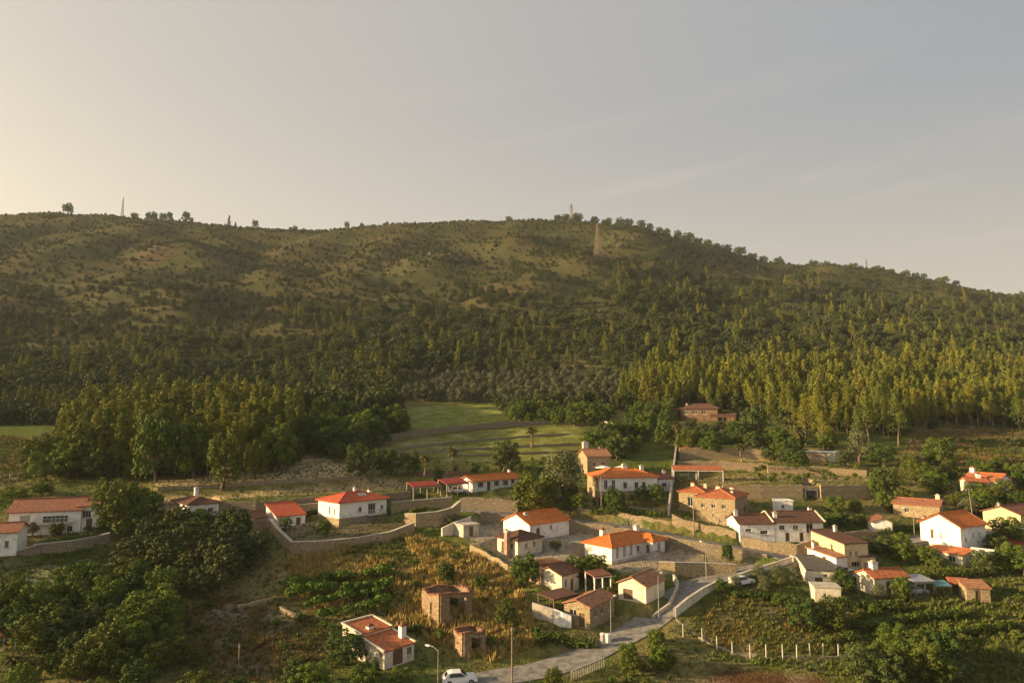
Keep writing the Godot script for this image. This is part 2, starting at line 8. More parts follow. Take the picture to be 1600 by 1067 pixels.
const HOUSES := [
{"n":"villa","label":"white two storey villa with red hipped roof above a curved stone wall","cat":"house","c":[-31.27,19.19,-136.64],"yaw":46,"w":10.7,"d":7.48,"h":4.79,"roof":"hip","rm":"red","wall":"white","pitch":17,"over":0.5,"plinth":[1.8,"stone_warm"],"win":[[3,0.55,2.3,0.55,1.5,"w"],[3,0.8,2.4,0.5,1.1,"w"],[0,0.43,2.6,0.8,0.9,"w"],[0,0.68,2.0,1.7,2.0,"bal"],[0,0.62,0.1,3.0,1.65,"g"],[0,0.9,2.7,0.7,0.8,"w"]],"chim":[[0.08,-0.1,0.9,0.55],[0.42,-0.12,1.0,0.7]],"sky":[[0.1,0.2]],"wings":[]},
{"n":"garage","label":"low white outbuilding with plain red roof left of the villa","cat":"outbuilding","c":[-43.3,18.99,-133.24],"yaw":40,"w":5.44,"d":5.72,"h":2.5,"roof":"shed","rm":"red","wall":"white","pitch":16,"over":0.25,"win":[[0,0.75,0.1,0.9,1.9,"d"]],"chim":[],"wings":[]},
{"n":"stone_hut","label":"small stone hut with ragged brown roof beside the white outbuilding","cat":"hut","c":[-47.88,18.85,-130.96],"yaw":42,"w":2.17,"d":3.96,"h":2.5,"roof":"gable","rm":"brown","wall":"stone_warm","pitch":24,"over":0.2,"win":[[3,0.5,0.1,0.8,1.7,"d"]],"chim":[],"wings":[]},
{"n":"farmhouse","label":"long white house with faded brown roof on the left terrace","cat":"house","c":[-85.88,18.69,-129.91],"yaw":20,"w":11.2,"d":7.5,"h":4.25,"roof":"gable","rm":"faded","wall":"white","pitch":25,"over":0.35,"win":[[0,0.22,2.3,1.6,1.3,"s"],[0,0.64,2.1,4.0,1.2,"band"],[0,0.62,0.2,1.0,1.9,"d"],[0,0.85,0.3,0.9,1.1,"w"],[0,0.3,0.3,1.0,1.0,"w"]],"chim":[[0.46,-0.2,0.8,0.6]],"wings":[{"n":"porch","label":"","cat":"","c":[6.65,0.43,0.28],"yaw":0,"w":3.3,"d":5.5,"h":4.31,"roof":"gable","rm":"faded","wall":"white","pitch":18,"over":0.3,"win":[[0,0.4,2.2,1.4,1.3,"w"],[0,0.55,0.1,1.0,1.9,"d"]],"chim":[],"balc":[2.0]}]},
{"n":"cottage","label":"white cottage with brown roof cut by the left photo edge","cat":"house","c":[-87.94,16.83,-118.78],"yaw":22,"w":8.0,"d":6.0,"h":3.87,"roof":"gable","rm":"faded","wall":"white","pitch":20,"over":0.35,"win":[[0,0.82,1.3,0.6,1.2,"w"]],"chim":[],"wings":[]},
{"n":"low_house","label":"low house with dark brown roof and tall white chimney behind the trees","cat":"house","c":[-63.42,20.21,-139.7],"yaw":44,"w":5.97,"d":8.96,"h":2.8,"roof":"hip","rm":"dark","wall":"white","pitch":15,"over":0.4,"win":[[0,0.3,0.9,1.0,1.0,"w"],[0,0.7,0.9,1.0,1.0,"w"]],"chim":[[0.12,-0.25,1.8,0.75]],"wings":[]},
{"n":"split_level_house","label":"cream house with two orange shed roofs and white verges in the front thicket","cat":"house","c":[-15.97,8.92,-91.35],"yaw":48,"w":4.7,"d":4.8,"h":2.1,"roof":"shed","rm":"rust","wall":"cream","pitch":8,"over":0.15,"verge":1,"win":[[3,0.85,1.2,0.7,0.9,"w"],[0,0.45,0.1,1.6,2.0,"d"],[0,0.85,0.8,0.8,1,"w"]],"chim":[[0.42,0.1,1.6,0.8]],"wings":[{"n":"upper_volume","label":"","cat":"","c":[0,0.2,-4.5],"yaw":0,"w":4.7,"d":4.2,"h":2.95,"roof":"shed","rm":"rust","wall":"cream","pitch":7,"over":0.1,"verge":1,"win":[],"chim":[[-0.1,0.3,0.5,0.8]]}]},
{"n":"hip_house","label":"white bungalow with bright orange hipped roof and two white chimneys","cat":"house","c":[19.34,15.35,-124.01],"yaw":42,"w":12.5,"d":6.0,"h":2.9,"roof":"hip","rm":"orange","wall":"white","pitch":21,"over":0.5,"plinth":[0.5,"cream"],"win":[[3,0.2,1.4,1.2,0.8,"s"],[0,0.12,0.75,0.7,1.9,"s"],[0,0.27,0.75,0.7,1.9,"s"],[0,0.42,0.75,0.7,1.9,"s"],[0,0.58,1.1,0.9,1.1,"w"]],"chim":[[-0.3,-0.18,1.3,0.8],[0.38,-0.05,1.2,0.9]],"wings":[{"n":"wing","label":"","cat":"","c":[4.5,0,2.6],"yaw":0,"w":3.6,"d":4.4,"h":3.0,"roof":"hip","rm":"orange","wall":"white","pitch":20,"over":0.45,"win":[[0,0.5,0.6,0.9,1.9,"s"],[3,0.75,0.8,0.8,1.5,"w"]],"chim":[]}]},
{"n":"big_barn","label":"white building with steep bright orange gable roof below the upper road","cat":"house","c":[4.63,17.82,-131.59],"yaw":40,"w":10.0,"d":7.5,"h":2.8,"roof":"gable","rm":"orange","wall":"white","pitch":22,"over":0.3,"win":[[0,0.52,1.5,0.6,0.7,"w"],[0,0.2,0.1,0.9,1.9,"d"]],"chim":[[-0.35,0.1,0.2,0.9]],"wings":[]},
{"n":"chimney_house","label":"white cottage with dark brown hipped roof and big pink chimney","cat":"house","c":[1.35,15.99,-123.52],"yaw":42,"w":5.8,"d":5.34,"h":2.9,"roof":"hip","rm":"dark","wall":"cream","pitch":20,"over":0.35,"plinth":[0.4,"concrete"],"win":[[3,0.3,0.4,1.0,1.9,"d"],[3,0.7,1.2,0.8,1.0,"w"],[0,0.35,1.4,0.6,0.8,"w"],[0,0.68,1.5,0.6,0.8,"w"],[0,0.45,0.2,0.5,0.6,"w"]],"chim":[[-0.62,0.15,1.2,0.9],[-0.2,-0.45,0.8,0.5]],"wings":[]},
{"n":"long_house","label":"long low white house with orange roof beside the red carports","cat":"house","c":[-4.98,23.55,-157.77],"yaw":42,"w":13.64,"d":4.6,"h":2.4,"roof":"gable","rm":"orange","wall":"white","pitch":20,"over":0.5,"win":[[0,0.16,0.9,1.6,1.1,"w"],[0,0.33,0.1,1.0,1.9,"d"],[0,0.5,0.9,1.5,1.1,"w"],[0,0.7,0.9,1.5,1.1,"w"],[0,0.86,0.1,1.0,1.9,"d"]],"chim":[[0.46,-0.1,0.9,0.6]],"wings":[]},
{"n":"manor_house","label":"long white house with orange hipped roof and yellow stone end wall","cat":"house","c":[23.93,22.7,-151.32],"yaw":10,"w":13.02,"d":8.5,"h":4.49,"roof":"hip","rm":"orange","wall":"white","pitch":19,"over":0.45,"plinth":[1.6,"stone_warm"],"side_stone":1,"win":[[0,0.12,2.0,0.8,1.9,"w"],[0,0.25,2.0,0.8,1.9,"w"],[0,0.45,2.1,0.9,1.3,"w"],[0,0.64,2.1,0.9,1.3,"w"],[0,0.77,2.1,0.9,1.3,"w"],[3,0.5,2.3,0.6,0.6,"w"],[3,0.25,2.3,0.5,0.5,"w"]],"chim":[[0.05,0.0,0.8,1.0],[0.38,-0.1,1.3,0.8]],"wings":[{"n":"annex","label":"","cat":"","c":[9.47,1.04,-0.79],"yaw":0,"w":3.2,"d":5.0,"h":2.7,"roof":"gable","rm":"brown","wall":"white","pitch":18,"over":0.3,"win":[[0,0.4,0.9,1,1,"w"]],"chim":[[0.2,0,0.9,0.6]]}]},
{"n":"tower_house","label":"tan stone house with brown roofs behind the long white house","cat":"house","c":[19.94,26.36,-168.03],"yaw":12,"w":5.75,"d":7.02,"h":4.2,"roof":"gable","rm":"weathered","wall":"stone_warm","pitch":22,"over":0.35,"win":[[3,0.5,0.3,1.0,1.9,"d"],[0,0.3,1.8,0.9,1.0,"w"],[0,0.7,1.8,0.9,1.0,"w"]],"chim":[[-0.3,-0.2,2.2,1.3],[0.42,-0.3,1.2,0.7]],"wings":[]},
{"n":"stone_house","label":"large tan stone house with small dark square windows above the road wall","cat":"house","c":[41.26,19.33,-136.59],"yaw":-33,"w":7.4,"d":9.0,"h":5.29,"roof":"hip","rm":"rust","wall":"stone_warm","pitch":16,"over":0.3,"win":[[0,0.18,3.2,0.75,0.8,"w"],[0,0.45,3.2,0.75,0.8,"w"],[0,0.72,3.2,0.75,0.8,"w"],[0,0.45,1.6,0.5,0.5,"w"],[0,0.78,1.6,0.5,0.5,"w"],[0,0.62,0.5,0.6,0.7,"w"],[1,0.25,3.2,0.7,0.7,"w"],[1,0.5,3.2,0.7,0.7,"w"],[1,0.8,1.0,1.6,2.2,"g"]],"chim":[[-0.2,-0.3,0.9,0.8],[0.15,-0.35,0.9,0.7],[0.3,0.1,0.6,0.5]],"wings":[{"n":"upper_wing","label":"","cat":"","c":[-5.62,0.49,-1.53],"yaw":0,"w":5.2,"d":6.0,"h":5.2,"roof":"hip","rm":"rust","wall":"stone_warm","pitch":16,"over":0.3,"win":[[0,0.45,2.4,1.0,1.8,"w"],[0,0.8,2.6,0.7,0.8,"w"]],"chim":[[-0.2,-0.2,0.9,0.7],[0.3,-0.2,0.8,0.6]]}]},
{"n":"white_row_house","label":"white house with two brown roofs and dark window band right of the stone house","cat":"house","c":[51.34,17.68,-128.69],"yaw":2,"w":8.82,"d":7.0,"h":3.46,"roof":"gable","rm":"dark","wall":"white","pitch":21,"over":0.3,"verge":1,"win":[[0,0.15,2.1,1.0,0.8,"w"],[0,0.43,2.1,1.0,0.8,"w"],[0,0.72,1.6,1.2,1.6,"w"],[0,0.26,0.1,0.8,1.5,"d"],[0,0.55,0.1,0.8,1.5,"d"]],"chim":[[-0.42,0.3,0.9,0.6],[0.46,-0.1,0.9,0.6]],"wings":[{"n":"left_wing","label":"","cat":"","c":[-7.63,-0.07,0.27],"yaw":0,"w":6.3,"d":6.5,"h":3.3,"roof":"gable","rm":"dark","wall":"white","pitch":20,"over":0.3,"win":[[0,0.25,1.9,1.1,0.5,"w"],[0,0.7,1.4,1.4,0.7,"w"],[0,0.15,0.2,0.7,0.8,"w"]],"chim":[[-0.45,0.1,0.9,0.6]]}]},
{"n":"white_shed","label":"tiny white gabled shed behind the grey road wall","cat":"shed","c":[68.36,18.69,-129.73],"yaw":-12,"w":3.2,"d":3.6,"h":2.0,"roof":"gablez","rm":"brown","wall":"white","pitch":24,"over":0.25,"win":[],"chim":[],"wings":[]},
{"n":"yellow_house","label":"pale yellow two storey house with dark window pairs and low dark roof","cat":"house","c":[56.04,14.36,-120.03],"yaw":14,"w":4.6,"d":8.2,"h":4.71,"roof":"shed","rm":"dark","wall":"yellow","pitch":6,"over":0.2,"win":[[3,0.3,2.6,0.6,0.8,"w"],[3,0.65,2.6,0.6,0.8,"w"],[0,0.25,2.6,0.5,0.9,"w"],[0,0.5,2.6,0.5,0.9,"w"],[0,0.45,0.9,1.6,0.9,"w"]],"chim":[[0.3,-0.3,1.0,0.5]],"wings":[{"n":"low_extension","label":"","cat":"","c":[1.91,-0.27,2.22],"yaw":0,"w":2.9,"d":4.5,"h":2.8,"roof":"shed","rm":"dark","wall":"yellow","pitch":5,"over":0.15,"win":[[0,0.3,0.9,0.5,1.0,"w"],[0,0.62,0.9,0.5,1.0,"w"]],"chim":[]}]},
{"n":"red_roof_annex","label":"narrow cream annex with red roof against the yellow house","cat":"outbuilding","c":[52.39,15.29,-116.69],"yaw":26.5,"w":2.6,"d":5.6,"h":1.9,"roof":"shed","rm":"weathered","wall":"white","pitch":7,"over":0.2,"win":[[3,0.6,0.2,0.7,1.6,"d"]],"chim":[[-0.3,-0.35,1.2,0.4]],"wings":[]},
{"n":"grey_roof_shed","label":"low shed with grey slate roof below the road bend","cat":"shed","c":[49.33,13.65,-114.06],"yaw":-9.5,"w":4.2,"d":6.5,"h":2.2,"roof":"shed","rm":"slate","wall":"cream","pitch":8,"over":0.2,"win":[[0,0.65,1.2,0.7,0.4,"w"],[0,0.4,0.2,1.2,0.9,"g"]],"chim":[],"wings":[]},
{"n":"flat_hut","label":"small cream hut with flat roof and one dark opening","cat":"hut","c":[47.34,12.42,-106.66],"yaw":-10.0,"w":3.7,"d":3.0,"h":2.1,"roof":"flat","rm":"concrete","wall":"cream","pitch":0,"over":0.1,"win":[[0,0.4,0.8,0.45,0.5,"w"]],"chim":[],"wings":[]},
{"n":"orange_cottage","label":"cream cottage with worn orange gable roof and stout white chimney","cat":"house","c":[57.99,12.76,-110.37],"yaw":12,"w":6.01,"d":3.98,"h":2.6,"roof":"gable","rm":"rust","wall":"cream","pitch":22,"over":0.3,"win":[[0,0.42,0.1,0.8,1.9,"d"],[0,0.78,1.5,0.9,0.5,"w"]],"chim":[[-0.22,-0.02,1.1,1.0]],"wings":[]},
{"n":"gable_house","label":"tall white gabled house with brown verge and orange roof, red veranda below","cat":"house","c":[78.1,15.06,-123.83],"yaw":-62,"w":6.9,"d":7.6,"h":6.2,"verge":2,"roof":"gablez","rm":"orange","wall":"white","pitch":27,"over":0.35,"win":[[0,0.3,3.6,0.55,1.5,"d"],[0,0.52,3.6,0.5,1.2,"s"],[0,0.3,1.0,0.9,1.0,"w"],[0,0.7,1.0,0.9,1.0,"w"],[1,0.2,3.6,0.6,0.7,"w"],[1,0.5,4.2,0.6,0.7,"w"],[1,0.75,4.2,0.6,0.7,"w"],[1,0.7,2.9,0.7,0.6,"w"],[1,0.25,0.5,0.8,1.2,"w"],[1,0.55,0.2,1.2,1.9,"d"],[1,0.85,0.5,0.8,1.2,"w"]],"chim":[[-0.47,0.35,0.6,0.6]],"wings":[{"n":"veranda","label":"","cat":"","c":[2.07,0.07,5.09],"yaw":-6.5,"w":6.4,"d":2.4,"h":1.9,"roof":"shed","rm":"rust","wall":"cream","pitch":14,"over":0.2,"win":[[0,0.3,0.6,1.2,0.9,"w"],[0,0.7,0.6,1.2,0.9,"w"]],"chim":[]},{"n":"side_veranda","label":"","cat":"","c":[5.15,0.1,-6.57],"yaw":2,"w":4.6,"d":3.5,"h":2.0,"roof":"shed","rm":"maroon","wall":"white","pitch":14,"over":0.3,"win":[[0,0.25,0.2,0.9,1.6,"w"],[0,0.55,0.2,0.9,1.6,"w"],[0,0.82,0.2,0.6,1.6,"w"]],"chim":[]}]},
{"n":"cream_house","label":"cream yellow house with brown roof cut by the right photo edge","cat":"house","c":[94.68,18.34,-131.7],"yaw":-62,"w":6.4,"d":8.0,"h":3.8,"roof":"gablez","rm":"brown","wall":"yellow","pitch":20,"over":0.35,"win":[[0,0.35,0.6,0.9,1.9,"s"],[1,0.3,1.2,0.8,1.0,"w"]],"chim":[[-0.45,-0.1,0.9,0.7]],"wings":[]},
{"n":"hillside_house","label":"white house with orange roof half hidden by trees, upper right","cat":"house","c":[106.04,23.31,-154.53],"yaw":-60,"w":7.0,"d":6.0,"h":2.8,"roof":"gable","rm":"rust","wall":"white","pitch":22,"over":0.35,"win":[[1,0.7,0.6,0.7,1.6,"w"],[0,0.5,0.9,0.9,1,"w"]],"chim":[[-0.42,0,1.1,0.9]],"wings":[]},
{"n":"brown_roof_house","label":"low stone house with long brown roof left of the tall gabled house","cat":"house","c":[81.08,20.21,-138.89],"yaw":-40,"w":8.0,"d":5.0,"h":2.5,"roof":"gable","rm":"faded","wall":"stone_warm","pitch":18,"over":0.3,"win":[[0,0.3,0.9,0.8,0.8,"w"]],"chim":[[0.42,-0.1,1.1,0.7]],"wings":[]},
{"n":"courtyard_house","label":"tan house with worn orange roof and dark window band beside the road","cat":"house","c":[11.28,10.56,-102.69],"yaw":54,"w":7.3,"d":4.2,"h":3.0,"roof":"gable","rm":"weathered","wall":"stone_warm","pitch":17,"over":0.3,"win":[[3,0.35,1.5,1.1,0.8,"w"],[3,0.7,0.1,0.9,1.9,"d"],[0,0.22,1.3,1.0,1.0,"w"],[0,0.5,1.3,1.0,1.0,"w"],[0,0.78,1.3,0.8,1.0,"w"]],"chim":[],"wings":[]},
{"n":"roadside_barn","label":"cream barn with orange brown gable roof at the road curve","cat":"house","c":[19.85,12.54,-107.86],"yaw":52,"w":6.2,"d":4.6,"h":2.5,"roof":"gable","rm":"weathered","wall":"cream","pitch":24,"over":0.3,"win":[[3,0.35,0.2,1.6,1.5,"g"]],"chim":[],"wings":[]},
{"n":"old_brick_house","label":"small house with rusty roof behind the courtyard","cat":"house","c":[7.19,12.8,-111.37],"yaw":50,"w":4.6,"d":5.0,"h":2.9,"roof":"gable","rm":"brown","wall":"cream","pitch":20,"over":0.3,"win":[[0,0.25,0.9,0.7,1.2,"w"],[0,0.6,0.1,0.8,1.9,"d"]],"chim":[],"wings":[]},
{"n":"brick_store","label":"pinkish block store with flat brick rim above the rusty roof","cat":"outbuilding","c":[5.43,13.75,-112.57],"yaw":30,"w":4.2,"d":3.5,"h":3.0,"roof":"flat","rm":"brown","wall":"pink","pitch":0,"over":0.12,"win":[[0,0.45,1.2,1.0,1.1,"s"]],"chim":[],"wings":[]},
{"n":"terrace_cottage","label":"small white cottage with red roof at the foot of the top terrace wall","cat":"house","c":[47.14,28.46,-185.13],"yaw":-23.1,"w":4.4,"d":3.2,"h":2.1,"roof":"shed","rm":"weathered","wall":"white","pitch":18,"over":0.3,"win":[[0,0.65,0.1,0.9,1.7,"d"],[0,0.3,0.8,0.8,0.8,"w"]],"chim":[],"wings":[]},
{"n":"restaurant","label":"dark timber and stone restaurant with open veranda below the eucalyptus wood","cat":"house","c":[67.8,37.65,-245.49],"yaw":-28.8,"w":13.0,"d":8.0,"h":5.2,"roof":"hip","rm":"dark","wall":"wood","pitch":20,"over":0.7,"win":[[0,0.15,3.0,1.6,1.6,"w"],[0,0.4,3.0,1.6,1.6,"w"],[0,0.65,3.0,1.6,1.6,"w"],[0,0.3,0.1,1.8,2.1,"d"],[0,0.7,0.1,1.8,2.1,"d"]],"chim":[[-0.4,0,1.0,0.8]],"wings":[{"n":"veranda","label":"","cat":"","c":[9.15,-0.21,-0.52],"yaw":0.6,"w":6.0,"d":5.5,"h":3.2,"roof":"hip","rm":"dark","wall":"wood","pitch":16,"over":0.5,"win":[[0,0.2,0.2,1.3,2.3,"g"],[0,0.5,0.2,1.3,2.3,"g"],[0,0.8,0.2,1.3,2.3,"g"]],"chim":[]}]},
{"n":"flat_outbuilding","label":"long low building with pale flat roof among the trees","cat":"outbuilding","c":[83.21,28.1,-184.91],"yaw":-39.4,"w":7.5,"d":5.0,"h":2.4,"roof":"flat","rm":"white","wall":"cream","pitch":0,"over":0.3,"win":[[0,0.3,0.8,1,1,"w"]],"chim":[],"wings":[]},
{"n":"grey_outbuilding","label":"small grey outbuilding with flat roof beside the ramp","cat":"outbuilding","c":[-8.38,18.17,-128.9],"yaw":38,"w":3.4,"d":3.0,"h":2.0,"roof":"flat","rm":"concrete","wall":"concrete","pitch":0,"over":0.12,"win":[[0,0.5,0.1,0.9,1.7,"d"]],"chim":[],"wings":[]},
{"n":"little_red_house","label":"little house with red roof left of the hillside house","cat":"house","c":[101.62,23.47,-152.41],"yaw":-10,"w":4.2,"d":3.6,"h":2.3,"roof":"gable","rm":"rust","wall":"cream","pitch":22,"over":0.25,"win":[[0,0.5,0.8,0.7,0.8,"w"]],"chim":[[0.2,0,1.0,0.8]],"wings":[]},
{"n":"small_store","label":"small white store with flat roof behind the white row house","cat":"outbuilding","c":[54.17,21.16,-139.23],"yaw":-6,"w":3.2,"d":2.8,"h":2.1,"roof":"flat","rm":"white","wall":"white","pitch":0,"over":0.12,"win":[[0,0.4,0.7,0.6,0.7,"w"]],"chim":[],"wings":[]},
{"n":"field_shed","label":"little stone shed in the lower right plots","cat":"shed","c":[70.14,12.38,-106.94],"yaw":-12,"w":3.2,"d":2.6,"h":2.0,"roof":"shed","rm":"weathered","wall":"stone_warm","pitch":10,"over":0.2,"win":[[0,0.5,0.1,0.8,1.6,"d"]],"chim":[],"wings":[]}]
